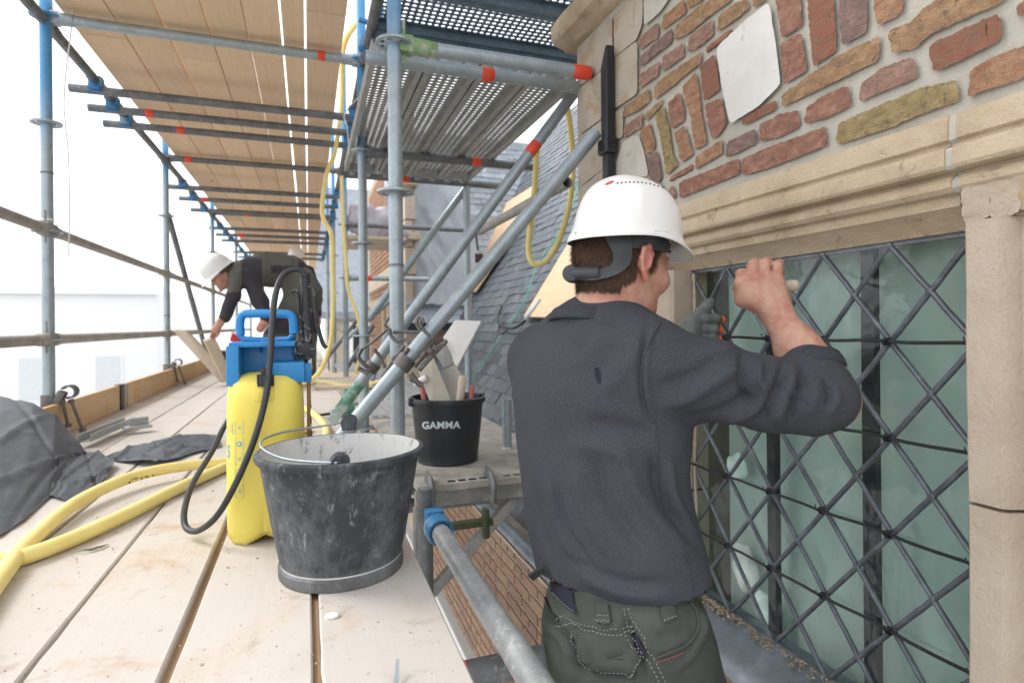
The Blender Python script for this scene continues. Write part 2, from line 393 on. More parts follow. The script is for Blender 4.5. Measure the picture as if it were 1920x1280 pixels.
def brick_poly(pts, face=XF, lift=.0035, step=.0042, jit=.0012, seed=0, rough=.0016):
    """an irregular hand-made brick: ragged edge, slightly domed face"""
    rng = random.Random(seed)
    P = [Vector((p[1], p[2])) for p in pts]          # y,z
    area = sum(P[i].x*P[(i+1) % len(P)].y - P[(i+1) % len(P)].x*P[i].y for i in range(len(P)))
    if area < 0: P = P[::-1]
    ring = []
    for i in range(len(P)):
        a, b = P[i], P[(i+1) % len(P)]; L = (b-a).length; n = max(2, int(L/step))
        for k in range(n): ring.append(a.lerp(b, k/n))
    for _ in range(2):
        ring = [(ring[i-1] + ring[i]*6 + ring[(i+1) % len(ring)])/8 for i in range(len(ring))]
    n = len(ring); out = []
    for i in range(n):
        d = (ring[(i+1) % n] - ring[i-1]).normalized(); nrm = Vector((-d.y, d.x))     # inward for CCW
        j = rng.uniform(-1, 1)*jit + noise.noise(Vector((ring[i].x*90, ring[i].y*90, seed)))*jit*1.5 + noise.noise(Vector((ring[i].x*260, ring[i].y*260, seed)))*jit*1.3
        out.append((ring[i] + nrm*j, nrm))
    bm = bmn()
    def ring_at(off, dx, r=0):
        return [bm.verts.new((face - dx - (noise.noise(Vector((p.x*70, p.y*70, seed)))*r if r else 0), (p+nn*off).x, (p+nn*off).y)) for p, nn in out]
    A = ring_at(-.0036, -.012); B = ring_at(-.0024, lift*.15); C = ring_at(-.0006, lift*.8, rough*.6)
    for a, b in ((A, B), (B, C)):
        for i in range(n):
            j = (i+1) % n; bm.faces.new((a[i], a[j], b[j], b[i]))
    # inner face: rows of points for real relief
    es = [bm.edges.get((C[i], C[(i+1) % n])) for i in range(n)]
    res = bmesh.ops.triangle_fill(bm, use_beauty=True, use_dissolve=False, edges=es)
    fs = [f for f in res['geom'] if isinstance(f, bmesh.types.BMFace)]
    eds = [e for e in {e for f in fs for e in f.edges} if e.calc_length() > .016 and not (e in es)]
    if eds:
        bmesh.ops.subdivide_edges(bm, edges=eds, cuts=2)
        bs = set(A+B+C)
        for v in bm.verts:
            if v not in bs: v.co.x = face - lift - noise.noise(Vector((v.co.y*55, v.co.z*80, seed)))*rough*2.2
    bmesh.ops.recalc_face_normals(bm, faces=bm.faces[:])
    return bm
def c3(p): return (1040 + p[0]/2.977, p[1]/2.977)
def c4(p): return (1440 + p[0]/2.977, p[1]/2.977)
BRK = [
 ('o', c3, [(605,165),(612,98),(725,5),(733,72)]), ('b', c3, [(745,42),(750,-15),(850,-40),(815,10)]),
 ('p', c3, [(480,275),(484,210),(580,135),(582,205)]), ('b', c3, [(678,217),(682,150),(800,52),(880,5),(990,-60),(988,0),(860,92),(745,188)]),
 ('b', c3, [(915,170),(925,95),(1010,32),(1080,0),(1085,45),(1000,115)]), ('b', c3, [(1115,35),(1122,-10),(1190,-30),(1172,5)]),
 ('g', c3, [(485,370),(487,320),(600,217),(660,165),(655,235),(560,310)]), ('p', c3, [(748,285),(757,215),(885,120),(885,195),(800,265)]),
 ('p', c3, [(605,390),(612,325),(720,250),(725,310),(640,375)]), ('r', c3, [(850,292),(852,265),(985,165),(980,192)]),
 ('p', c3, [(478,490),(482,420),(588,352),(580,420)]), ('b', c3, [(562,552),(567,480),(640,420),(820,300),(822,345),(740,410),(660,480)]),
 ('m', c3, [(843,555),(820,375),(890,315),(905,372),(920,500)]), ('o', c3, [(795,830),(767,650),(722,490),(790,415),(805,480),(822,650),(852,800)]),
 ('r', c3, [(660,715),(640,580),(700,525),(722,600),(725,670)]), ('r', c3, [(890,770),(872,730),(850,590),(932,555),(960,680),(925,745)]),
 ('b', c3, [(390,648),(392,605),(530,500),(535,560),(470,615)]), ('p', c3, [(390,765),(397,710),(420,692),(495,640),(490,705)]),
 ('b', c3, [(512,675),(517,635),(610,560),(590,600)]), ('y', c3, [(632,970),(602,780),(568,650),(610,600),(640,720),(660,870),(690,920)]),
 ('o', c3, [(517,860),(485,735),(535,695),(562,800),(560,830)]), ('o', c3, [(714,900),(675,745),(725,712),(752,780),(772,862)]),
 ('g', c3, [(580,1020),(540,990),(525,885),(575,850),(600,990)]), ('m', c3, [(1056,695),(1062,665),(1130,620),(1235,572),(1240,605)]),
 ('g', c3, [(962,868),(972,800),(1120,730),(1130,790),(1030,845)]), ('o', c3, [(794,940),(797,880),(935,788),(940,850)]),
 ('r', c3, [(705,1098),(705,1022),(1032,895),(1035,965)]), ('r', c3, [(645,1010),(652,990),(765,922),(765,945)]), ('p', c3, [(663,1110),(637,1075),(660,1040),(680,1090)]),
 ('r', c4, [(88,207),(58,20),(50,-60),(178,-70),(190,140)]), ('m', c4, [(268,360),(240,100),(232,-60),(362,-60),(372,60),(380,280)]),
 ('g', c4, [(430,240),(415,170),(412,-60),(548,-60),(548,180)]), ('o', c4, [(625,133),(606,40),(603,-50),(750,-50),(746,70)]),
 ('r', c4, [(102,462),(80,250),(187,195),(215,395)]), ('b', c4, [(87,590),(92,530),(400,320),(625,215),(618,330),(400,440)]),
 ('b', c4, [(707,287),(685,180),(800,140),(900,40),(1000,-30),(1330,-90),(1320,0),(1050,120),(900,190),(830,260)]),
 ('m', c4, [(945,388),(912,290),(930,250),(1290,92),(1298,220),(1100,320)]), ('p', c4, [(525,560),(532,470),(640,395),(810,330),(830,430),(700,480)]),
 ('r', c4, [(217,683),(227,610),(300,550),(450,490),(460,590),(330,650)]), ('y', c4, [(397,798),(407,700),(530,640),(870,500),(1050,465),(1062,560),(850,630),(700,700)]),
 ('o', c4, [(1132,528),(1147,400),(1250,340),(1500,245),(1900,90),(1900,220),(1500,400)]), ('r', c4, [(1425,92),(1413,28),(1700,-90),(1700,-20)]),
]
pr = [c3((1152,780)), c3((1155,700)), c3((1240,662)), c4((60,650)), c4((170,627)), c4((175,705)), c4((60,762))]
pr2 = [c3((1058,972)), c3((1058,893)), c4((0,835)), c4((180,770)), c4((320,718)), c4((326,808)), c4((150,880)), c4((0,935))]
sd_ = 1
for key, cf, pts in BRK:
    P = [at(*cf(p), x=XF) for p in pts]
    obj('brick', brick_poly(P, seed=sd_), BR[key], near, True, auto=50); sd_ += 1
for key, pts in (('r', pr), ('r', pr2)):
    obj('brick', brick_poly([at(*p, x=XF) for p in pts], seed=sd_), BR[key], near, True, auto=50); sd_ += 1
# bricks outside the picture, a plain bond so the wall goes on to the right and up
rng = random.Random(3)
for i in range(12):
    z = .36 + i*.068
    for k in range(5):
        y = .42 - k*.245 - (.12 if i % 2 else 0)
        u = (px_of(Vector((XF, y, z+.03))))
        if y > -.85 and (u[2] < .12 or u[0] > 2010 or u[1] < -70):
            obj('brick', brick_poly([(0, y, z), (0, y-.22, z), (0, y-.22, z+.054), (0, y, z+.054)], seed=900+i*7+k), BR[rng.choice('rpbomg')], near, True, auto=50)
for i in range(10):                     # the bond goes on above the picture, up to the cornice
    z = .46 + i*.068
    for k in range(6):
        y = .50 + k*.245 + (.12 if i % 2 else 0); corners = [px_of(Vector((XF, y + a, z + b)))[1] for a in (0, .22) for b in (0, .054)]
        if y + .22 < 1.62 and max(corners) < -45:
            obj('brick', brick_poly([(0, y, z), (0, y+.22, z), (0, y+.22, z+.054), (0, y, z+.054)], seed=2900+i*7+k), BR[rng.choice('rpbomg')], near, True, auto=50)
for i in range(26):                     # courses under the sill line, right of the opening
    z = -2.9 + i*.08
    for k in range(3):
        y = .3 - k*.26 - (.12 if i % 2 else 0)
        obj('brick', brick_poly([(0, y, z), (0, y-.24, z), (0, y-.24, z+.064), (0, y, z+.064)], step=.02, seed=1900+i*7+k), BR[rng.choice('rpbo')], near, True, auto=50)

# plaster patches and quoins
PALEST = M('pale_worn_stone', (.54, .51, .46), (.44, .41, .36), scale=9, rough=.95, bump=.7, bscale=90, bdist=.003, world=True, spot=(.36, .33, .28), sth=.6, sscale=20)
def slab(name, cf, pts, mat, lift=.006, seed=0, jit=.001, rough=.0012, label=None):
    return obj(name, brick_poly([at(*cf(p), x=XF) for p in pts], lift=lift, jit=jit, seed=seed, rough=rough, step=.012), mat, near, True, auto=50, label=label)
slab('stone_block', c3, [(995,685),(950,480),(920,272),(1060,140),(1205,27),(1240,240),(1270,470),(1150,590)], PLASTER, .008, 61, .0008, .0002, label='big smooth white plaster stone among the bricks')
slab('stone_block', c3, [(340,985),(355,900),(390,790),(470,757),(500,850),(525,980)], PALEST, .003, 62, .0008, .0003)
for i, q in enumerate([[(137,485),(137,268),(250,170),(326,100),(326,343),(255,395)], [(144,750),(140,502),(258,410),(326,362),(326,620),(258,665)],
          [(150,1035),(146,768),(326,637),(326,900)], [(155,1300),(150,1052),(326,915),(326,1300)],
          [(337,318),(340,97),(395,27),(495,-20),(495,130),(465,217)], [(334,608),(334,335),(465,237),(465,520)], [(508,140),(507,10),(530,-60),(690,-80),(600,60)],
          [(335,780),(335,640),(385,610),(385,760)], [(340,1300),(335,1010),(600,1035),(640,1120),(690,1300)]]):
    slab('stone_block', c3, q, STONEG if i != 6 else PALEST, .005, 70+i, .0008)
# quoins below, hidden by the man from here but part of the wall
for i in range(8):
    z1 = .02 - i*.34
    for (y0, y1) in ((1.60, 1.82), (1.84, 2.09)):
        obj('stone_block', brick_poly([(0, y0, z1-.33), (0, y1, z1-.33), (0, y1, z1), (0, y0, z1)], step=.03, seed=300+i), STONEG, near, True, auto=50)
# end face of the dormer (faces the roof)
obj('end_wall', bx(1.046, 3.2, 2.101, 2.125, -2, 1.16), STONEG, near)

# cornice at the eaves
prof = [(XF+.1, 1.125), (XF-.02, 1.125), (XF-.035, 1.135), (XF-.075, 1.15), (XF-.085, 1.165), (XF-.085, 1.215), (XF-.07, 1.24), (XF+.1, 1.25)]
obj('cornice', extrude_y(prof, -.9, 2.18, 60, lambda x, y, z: noise.noise(Vector((x*9, y*9, z*9)))*.006), STONE, near, True, auto=35)

# moulded lintel in two blocks
def lint(x, y, z): return noise.noise(Vector((x*14, y*14, z*14)))*.0022
LP = [(XF-.006, .349), (XF-.009, .335), (XF-.009, .307), (XF-.001, .302), (XF-.001, .297), (XF-.016, .292), (XF-.018, .285), (XF-.018, .262), (XF-.014, .256), (XF+.012, .253), (XF+.012, .249),
      (XF+.004, .246), (XF-.003, .237), (XF-.002, .227), (XF+.006, .219), (XF+.020, .216), (XF+.022, .213), (XF+.022, .197), (XF+.03, .193), (GX-.016, .166), (GX-.012, .160), (GX+.03, .160), (GX+.12, .17), (GX+.12, .349)]
obj('lintel', extrude_y(LP, .6755, 1.66, 70, lint), STONE, near, True, auto=30)
LP2 = [(x, z) for x, z in LP[:16]] + [(XF+.022, .232), (GX+.12, .232), (GX+.12, .349)]
obj('lintel', extrude_y(LP2, -.9, .662, 60, lint), STONE, near, True, auto=30)
obj('mortar_joint', extrude_y([(x + .002, z - .001) for x, z in LP[:17]] + [(GX+.11, .214), (GX+.11, .348)], .6618, .6757, 2), MORTAR, near)
# little stones over the right jamb
for i, (y0, y1, z0, z1, mm) in enumerate(((.622, .657, .168, .230, STONEL), (.580, .617, .168, .230, STONEL), (.53, .575, .172, .226, STONEG), (.44, .52, .172, .226, STONEL))):
    obj('stone_block', brick_poly([(0, y0, z0), (0, y1, z0), (0, y1, z1), (0, y0, z1)], face=XF+.010, lift=.008, seed=500+i), mm, near, True, auto=50)
obj('mortar_joint', bx(XF+.014, 1.139, -.9, .6555, .1635, .231), MORTAR2, near)
# jambs
def jit2(x, y, z): return noise.noise(Vector((x*11, y*11, z*5)))*.0025
def jamb(poly, z0, z1, mm, nz=24):
    bm = bmn(); L = []
    for k in range(nz+1):
        z = z0 + (z1-z0)*k/nz
        L.append([bm.verts.new((x + jit2(x, y, z), y + jit2(y, x, z+4), z)) for x, y in poly])
    n = len(poly)
    for a, b in zip(L[:-1], L[1:]):
        for i in range(n):
            j = (i+1) % n; bm.faces.new((a[i], a[j], b[j], b[i]))
    bm.faces.new(L[0][::-1]); bm.faces.new(L[-1]); bmesh.ops.recalc_face_normals(bm, faces=bm.faces[:]); return bm
RJ = [(GX+.05, YR), (XF-.004, YR), (XF-.008, YR-.004), (XF-.008, YR-.050), (XF+.002, YR-.058), (XF+.022, YR-.066), (XF+.03, YR-.08), (XF+.034, YR-.14), (XF+.02, YR-.16), (XF-.006, YR-.17), (XF-.006, YR-.24), (GX+.05, YR-.24)]
obj('jamb', jamb(RJ, -.30, .163, STONEL), STONEL, near, True, auto=35)
obj('jamb', jamb(RJ, -.96, -.306, STONEL), STONEL, near, True, auto=35)
LJ = [(GX+.05, YL), (XF+.01, YL), (XF+.0, YL+.008), (XF-.004, YL+.015), (XF-.004, YL+.11), (GX+.05, YL+.11)]
for z0, z1 in ((-.96, -.52), (-.512, -.06), (-.052, .16)):
    obj('jamb', jamb(LJ, z0, z1, STONEL, 14), STONEL, near, True, auto=35)
# sill: lead dressed over stone
SP = [(GX+.03, -.812), (GX-.005, -.818), (GX-.03, -.832), (XF-.02, -.856), (XF-.05, -.872), (XF-.055, -.892), (XF-.045, -.9), (GX+.03, -.9)]
def ljit(x, y, z): return noise.noise(Vector((x*12, y*16, z*8)))*.006
obj('lead_sill', extrude_y(SP, .3, YL-.002, 60, ljit), LEAD, near, True, auto=50)
obj('sill', extrude_y([(GX+.1, -.905), (XF-.035, -.905), (XF-.03, -.95), (XF-.01, -.965), (GX+.1, -.965)], .2, 1.62, 60, lambda x, y, z: noise.noise(Vector((x*40, y*40, z*40)))*.005), M('dirty_sill_stone', (.22, .15, .09), (.12, .085, .055), (.32, .24, .16), scale=16, rough=.95, bump=.8, bscale=90, bdist=.004, world=True), near, True, auto=40)
obj('render_panel', bx(XF-.006, XF+.02, .2, 1.6, -1.9, -.97), PLASTER, near)
bm = bmn()                     # crumbs of old mortar along the foot of the glass
rng = random.Random(5)
for i in range(420):
    y = rng.uniform(.7, 1.47); s = rng.uniform(.0015, .005) * (1.6 if y > 1.3 else 1)
    p = Vector((GX - .012 - rng.random()**2*.03, y, -.815 + rng.uniform(-.002, .003)))
    if p.x < GX-.03: p.z -= .006
    add_box(bm, p, (s*1.4, s, s*.8), Matrix.Rotation(rng.uniform(0, 6), 3, 'Z') @ Matrix.Rotation(rng.uniform(0, 2), 3, 'X'))
o = obj('mortar_crumbs', bm, M('crumbs', (.34, .27, .18), (.2, .15, .1), (.5, .44, .35), scale=60, rough=1, world=True), near); o['kind'] = 'stuff'

# ------------------------------------------------------------------ leaded window
DY, DZ = .1611, .196
YC, ZC = .757*GX, -.042                         # a node of the lattice
win = obj('window', bx(GX+.006, GX+.03, YR-.02, YR-.002, ZB, ZT), LEAD, near)
LEADC = M('lead_came', (.13, .145, .165), (.085, .095, .11), (.2, .22, .25), scale=22, rough=.42, metal=.4, bump=.25, bscale=120, bdist=.001, world=True, spot=(.34, .35, .37), sth=.7, sscale=30)
def pane_mat():
    m, t, b = nodes_of('old_green_glass'); t.nodes.remove(b); out = t.nodes['Material Output']
    tr = t.nodes.new('ShaderNodeBsdfTransparent'); gl = t.nodes.new('ShaderNodeBsdfGlossy'); gl.inputs['Roughness'].default_value = .06
    v = vec_of(t, True); f = noise_n(t, v, 7, 3, .5, .4); bn = t.nodes.new('ShaderNodeBump'); bn.inputs['Strength'].default_value = .35; bn.inputs['Distance'].default_value = .01
    t.links.new(f, bn.inputs['Height']); t.links.new(bn.outputs[0], gl.inputs['Normal'])
    d = noise_n(t, v, 16, 8, .7, .6)
    t.links.new(ramp(t, d, [(.3, (.92, .985, .97)), (.7, (.87, .965, .94))]), tr.inputs[0])
    fr = t.nodes.new('ShaderNodeFresnel'); gg = t.nodes.new('ShaderNodeNewGeometry'); mr = t.nodes.new('ShaderNodeMapRange'); mr.inputs['To Min'].default_value = 1.5; mr.inputs['To Max'].default_value = 1/1.5
    t.links.new(gg.outputs['Backfacing'], mr.inputs[0]); t.links.new(mr.outputs[0], fr.inputs[0]); t.links.new(bn.outputs[0], fr.inputs['Normal'])
    ms = t.nodes.new('ShaderNodeMixShader'); t.links.new(fr.outputs[0], ms.inputs[0]); t.links.new(tr.outputs[0], ms.inputs[1]); t.links.new(gl.outputs[0], ms.inputs[2])
    df = t.nodes.new('ShaderNodeBsdfDiffuse'); df.inputs[0].default_value = (.5, .52, .5, 1)
    m2 = t.nodes.new('ShaderNodeMixShader'); sp = ramp(t, noise_n(t, v, 11, 10, .75, 1.0), [(.62, (.004, .004, .004)), (.78, (.16, .16, .16))])
    t.links.new(sp, m2.inputs[0]); t.links.new(ms.outputs[0], m2.inputs[1]); t.links.new(df.outputs[0], m2.inputs[2]); t.links.new(m2.outputs[0], out.inputs[0]); return m
PANE = pane_mat()
def clip_poly(P, y0, y1, z0, z1):
    def cut(Q, f, c, s):
        out = []
        for i in range(len(Q)):
            a, b = Q[i], Q[(i+1) % len(Q)]; fa, fb = s*(a[f]-c), s*(b[f]-c)
            if fa >= 0: out.append(a)
            if (fa >= 0) != (fb >= 0):
                k = fa/(fa-fb); out.append((a[0]+(b[0]-a[0])*k, a[1]+(b[1]-a[1])*k))
        return out
    for f, c, s in ((0, y0, 1), (0, y1, -1), (1, z0, 1), (1, z1, -1)):
        P = cut(P, f, c, s)
        if not P: return P
    return P
rng = random.Random(11)
for a in range(-14, 15):
    for b in range(-14, 15):
        if (a+b) % 2 == 0: continue
        cy, cz = YC + a*DY/2, ZC + b*DZ/2
        Q = clip_poly([(cy-DY/2, cz), (cy, cz-DZ/2), (cy+DY/2, cz), (cy, cz+DZ/2)], YR, YL, ZB, ZT)
        if len(Q) < 3: continue
        ay, az = rng.gauss(0, .022), rng.gauss(0, .022)
        bm = bmn(); bm.faces.new([bm.verts.new((GX + (y-cy)*ay + (z-cz)*az, y, z)) for y, z in Q[::-1]])
        bm.normal_update()
        if list(bm.faces)[0].normal.x > 0: bmesh.ops.reverse_faces(bm, faces=bm.faces[:])
        obj('pane', bm, PANE, win)
def seg_clip(y0, z0, y1, z1):
    lo, hi = 0, 1; dy, dz = y1-y0, z1-z0
    for p, q in ((-dy, y0-YR), (dy, YL-y0), (-dz, z0-ZB), (dz, ZT-z0)):
        if abs(p) < 1e-9:
            if q < 0: return None
        else:
            r = q/p
            if p < 0: lo = max(lo, r)
            else: hi = min(hi, r)
    return None if lo >= hi else (y0+dy*lo, z0+dz*lo, y0+dy*hi, z0+dz*hi)
for sgn in (1, -1):
    for k in range(-16, 17):
        c = seg_clip(YC + k*DY - 20*DY/2, ZC - sgn*20*DZ/2, YC + k*DY + 20*DY/2, ZC + sgn*20*DZ/2)
        if not c: continue
        y0, z0, y1, z1 = c; L = math.hypot(y1-y0, z1-z0)
        if L < .03: continue
        n = max(3, int(L/.02)); bm = bmn()
        pts = [(GX - .001 - (.0012 if sgn > 0 else 0) + noise.noise(Vector((y0+(y1-y0)*i/n, z0+(z1-z0)*i/n, k)) * 25)*.0009, y0+(y1-y0)*i/n + noise.noise(Vector((i*.4, k*3, 1)))*.0012, z0+(z1-z0)*i/n + noise.noise(Vector((i*.4, k*3, 9)))*.0012) for i in range(n+1)]
        d = (Vector((0, y1-y0, z1-z0))).normalized(); s = Vector((0, -d.z, d.y)); x = Vector((1, 0, 0)); rows = []
        for p in pts:
            p = Vector(p); rows.append([bm.verts.new(p + s*a_ + x*b_) for a_, b_ in ((-.0050, .004), (-.0050, -.0010), (-.0032, -.0034), (-.0007, -.0046), (.0007, -.0046), (.0032, -.0034), (.0050, -.0010), (.0050, .004))])
        for r0_, r1_ in zip(rows[:-1], rows[1:]):
            for i in range(7): bm.faces.new((r0_[i], r0_[i+1], r1_[i+1], r1_[i]))
        bmesh.ops.recalc_face_normals(bm, faces=bm.faces[:])
        obj('lead_came', bm, LEADC, win, True, auto=60)
# solder blobs on the crossings and tied iron bars
for a in range(-6, 7):
    for b in range(-12, 8):
        if (a+b) % 2: continue
        y, z = YC + a*DY/2, ZC + b*DZ/2
        if YR < y < YL and ZB < z < ZT:
            bm = bmn(); bmesh.ops.create_icosphere(bm, subdivisions=2, radius=1, matrix=Matrix.Translation((GX-.004, y, z)) @ Matrix.Diagonal((.0040, .0068+rng.random()*.002, .0068+rng.random()*.002, 1)))
            obj('solder_joint', bm, LEADC, win, True)
for b in range(-8, 3, 2):
    z = ZC + b*DZ/2
    if not ZB < z < ZT-.05: continue
    bm = bmn(); add_sweep(bm, [(GX-.012 - .002*math.sin(i), YR + (YL-YR)*i/16, z + .0015*math.sin(i*1.7)) for i in range(17)], .0036, 8)
    obj('iron_bar', bm, BLACKI, win, True)
    for a in range(-6, 7):
        y = YC + a*DY/2
        if (a+b) % 2 == 0 and YR < y < YL:
            bm = bmn()
            for q in range(3):
                add_sweep(bm, [(GX-.003, y-.006+q*.004, z+.006), (GX-.014, y-.002+q*.003, z+.007), (GX-.019, y+.002+q*.002, z), (GX-.014, y+q*.003, z-.007), (GX-.003, y-.004+q*.004, z-.006)], .0014, 6)
            add_sweep(bm, [(GX-.017, y, z), (GX-.024, y+.006, z+.004), (GX-.021, y+.010, z+.012)], .0014, 6)
            obj('wire_tie', bm, BLACKI, win, True)
# secondary frame behind: dark uprights and a pale green panel in the room
for y, w in ((.918, .030), (1.198, .028)):
    obj('upright', bx(GX+.022, GX+.04, y-w/2, y+w/2, -1.0, .3), BLACKI, win)
GREENP2 = M('green_room_panel', (.78, .92, .865), (.73, .88, .82), (.82, .94, .89), scale=2.2, rough=.2, bump=.1, world=True)
def panelf(u, v):
    y = .3 + u*1.13; z = -1.0 + v*1.35
    return Vector((GX + .085 + .016*noise.noise(Vector((y*9, z*1.1, 3))) + .008*noise.noise(Vector((y*24, z*2, 7))), y, z))
bm = bmn(); Gp = [[bm.verts.new(panelf(i/90, j/24)) for i in range(91)] for j in range(25)]
for j in range(24):
    for i in range(90): bm.faces.new((Gp[j][i], Gp[j][i+1], Gp[j+1][i+1], Gp[j+1][i]))
bmesh.ops.solidify(bm, geom=bm.faces[:], thickness=.003)
obj('panel', bm, GREENP2, win, True)
for (py_, pz_, r_, mm) in ((1.33, -.70, .07, 'w'), (1.25, -.78, .05, 'g'), (1.36, -.42, .05, 'g')):      # plastic stuff stored behind the glass
    bm = bmn(); bmesh.ops.create_icosphere(bm, subdivisions=4, radius=1, matrix=Matrix.Translation((GX+.052, py_, pz_)) @ Matrix.Diagonal((.018, r_*.7, r_, 1)))
    for v in bm.verts: v.co += (v.co - Vector((GX+.052, py_, pz_)))*(.5*noise.noise(v.co*22))
    obj('plastic_bag', bm, WHITEP if mm == 'w' else GREENP2, win, True)
obj('panel', bx(GX+.03, GX+.45, 1.50, 1.52, -1.0, .35), M('dark_olive_reveal', (.12, .12, .08), (.08, .08, .06), world=True), win)
bm = bmn(); add_sweep(bm, catmull([(GX-.008, YL-.012 - .004*math.sin(i*1.3), .15-.97*i/14) for i in range(15)], 4), .006, 8, rf=lambda s: .005 + .0035*noise.noise(Vector((s*40, 0, 0))))
obj('putty_bead', bm, STONEL, win, True)
obj('lead_edge', bx(GX-.003, GX+.006, YR, YL, ZT-.012, ZT+.002), LEADC, win)
obj('lead_edge', bx(GX-.003, GX+.006, YR, YL, ZB-.002, ZB+.012), LEADC, win)
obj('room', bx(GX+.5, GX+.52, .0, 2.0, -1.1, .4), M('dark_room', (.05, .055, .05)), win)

# downpipe at the corner of the wall
dp = thing('downpipe', 'black square downpipe with pointed head on the pale quoins', 'pipe', (1.0, 1.93, -2))
P1 = at(1140, 330, x=XF-.03); yd = P1.y
bm = bx(XF-.046, XF-.010, yd-.021, yd+.021, .60, .93, .006)
for v in bm.verts:
    if v.co.z > .9: v.co.z = .98 - (v.co.y - (yd-.021))*1.8
obj('pipe', bm, BLACKI, dp)
obj('collar', bx(XF-.055, XF-.006, yd-.032, yd+.032, .60, .655, .008), BLACKI, dp)
obj('pipe', bx(XF-.043, XF-.013, yd-.018, yd+.018, -2, .61, .004), BLACKI, dp)

# ------------------------------------------------------------------ slated main roof
AL = R(58); RX0, RZ0 = 1.05, -1.06
RN = Vector((-math.sin(AL), 0, math.cos(AL))); RU = Vector((math.cos(AL), 0, math.sin(AL)))
def roof_at(px, py, lift=.0):
    d = ray(px, py); o0 = Vector((RX0, 0, RZ0)) + RN*lift
    return d * (o0.dot(RN) / d.dot(RN))
def slates(parent, origin, U, Rr, N, width, expo, nu, nv, mat, keep, seed, part_n, clip=None, wname='slate'):
    """courses of slates: origin + Rr along the course + U up the slope"""
    rng = random.Random(seed); L = []
    for i in range(nv):
        for k in range(nu):
            r = (k + (.5 if i % 2 else 0))*width; s = i*expo
            c = origin + Rr*r + U*s
            if clip and not clip(c): continue
            L.append((c.length, c, rng.random(), rng.random(), rng.random()))
    L.sort(key=lambda e: e[0])
    def one(bm, c, a, b, d):
        w = width*.975; h = expo*1.9; th = .006 + a*.004; base = c + N*(.012 + a*.006) + Rr*((b-.5)*.006) + U*((d-.5)*.008)
        p = [base - Rr*w/2, base + Rr*w/2, base + Rr*w/2*.995 + U*h - N*.012, base - Rr*w/2*.995 + U*h - N*.012]
        if a > .6: p[0] = p[0] + U*.008*b
        if b > .7: p[1] = p[1] + U*.01*d
        add_prism(bm, [q - N*th for q in p], N*th)
    for e in L[:part_n]:
        bm = bmn(); one(bm, *e[1:]); obj(wname, bm, mat, parent)
    if len(L) > part_n:
        bm = bmn()
        for e in L[part_n:]: 
            w = e
            one(bm, *w[1:])
        o = obj('far_slates', bm, mat, parent); o['kind'] = 'stuff'
def add_prism_fast(bm, poly, h): pass
roof = thing('slate_roof', 'steep dark slate roof rising behind the man to the right of the scaffold', 'roof', (1.05, 4, -1.06))
bm = bmn(); add_prism(bm, [Vector((RX0, 2.13, RZ0)), Vector((RX0, 11, RZ0)), Vector((RX0, 11, RZ0)) + RU*5, Vector((RX0, 2.13, RZ0)) + RU*5], RN*-.05)
obj('roof_deck', bm, M('roof_boards', (.05, .05, .05)), roof)
def mclip(c):
    if c.y > 9: return False
    px, py, t = px_of(c)
    return 640 < px < 1180 and py < 1100
slates(roof, Vector((RX0, 2.24, RZ0)), RU, Vector((0, 1, 0)), RN, .19, .105, 36, 46, SLATE, None, 4, 300, mclip)

def sheet(name, corners, thick, mat, label, cat):
    N_ = (corners[1]-corners[0]).cross(corners[2]-corners[0]).normalized()
    bm = bmn(); add_prism(bm, corners, N_*thick); o = obj(name, bm, mat); tag(o, label, cat); recenter(o, sum(corners, Vector())/len(corners)); return o
sheet('plywood_sheet', [roof_at(*p, .05) for p in ((985, 595), (1130, 600), (1190, 330), (1140, 340))], .018, PLYW, 'plain plywood sheet leaning on the slates right behind the white helmet', 'plywood')
sheet('plywood_sheet', [roof_at(*p, .05) for p in ((858, 545), (893, 548), (945, 470), (1006, 362), (1004, 348), (950, 382), (905, 470))], .018, PLYW, 'long tapered plywood strip along the roof valley', 'plywood')
sheet('lead_flashing', [roof_at(*p, .04) for p in ((850, 548), (862, 549), (888, 490), (950, 372), (938, 366), (878, 488))], .008, M('white_lead', (.5, .54, .58), (.4, .44, .48), rough=.4), 'pale lead flashing strip in the roof valley left of the plywood', 'flashing')

# eaves: moss-stained gutter with a dressed lead edge, stone fascia below
gut = thing('gutter', 'lead-edged stone gutter along the foot of the slate roof', 'gutter', (1.0, 3.5, -1.2))
def gj(x, y, z): return noise.noise(Vector((x*6, y*6, z*6)))*.006
obj('gutter_bed', extrude_y([(1.0, -1.06), (1.14, -1.03), (1.14, -1.12), (1.0, -1.12)], 1.9, 9, 60, gj), M('mossy_gutter', (.22, .2, .15), (.14, .13, .1), (.3, .28, .22), scale=8, rough=.95, bump=.6, world=True), gut)
obj('lead_roll', extrude_y([(.955 + .028*math.cos(a)*1.2, -1.055 + .022*math.sin(a)) for a in [i*math.pi/7 for i in range(14)]], 1.9, 9, 90, gj), LEAD, gut, True)
rng = random.Random(8); y = 1.9
while y < 9:
    l = rng.uniform(.28, .42)
    obj('fascia_stone', extrude_y([(.995, -1.075), (1.1, -1.075), (1.1, -1.165), (1.01, -1.165)], y, y+l-.02, 4, gj), M('dark_fascia', (.12, .095, .08), (.08, .065, .06), (.2, .17, .14), scale=9, rough=.9, world=True) if y < 2.1 else bpy.data.materials['dark_fascia'], gut); y += l
obj('fascia_bed', bx(1.02, 1.12, 1.9, 9, -1.17, -1.07), MORTAR2, gut)
obj('drip_flashing', extrude_y([(1.0, -1.17), (1.01, -1.17), (1.06, -1.235), (1.05, -1.235)], 1.9, 9, 60, gj), LEAD, gut)
obj('plaster_band', bx(1.07, 1.13, 1.9, 9, -1.27, -1.235), M('tan_render', (.48, .36, .24), (.4, .29, .19), world=True), gut)

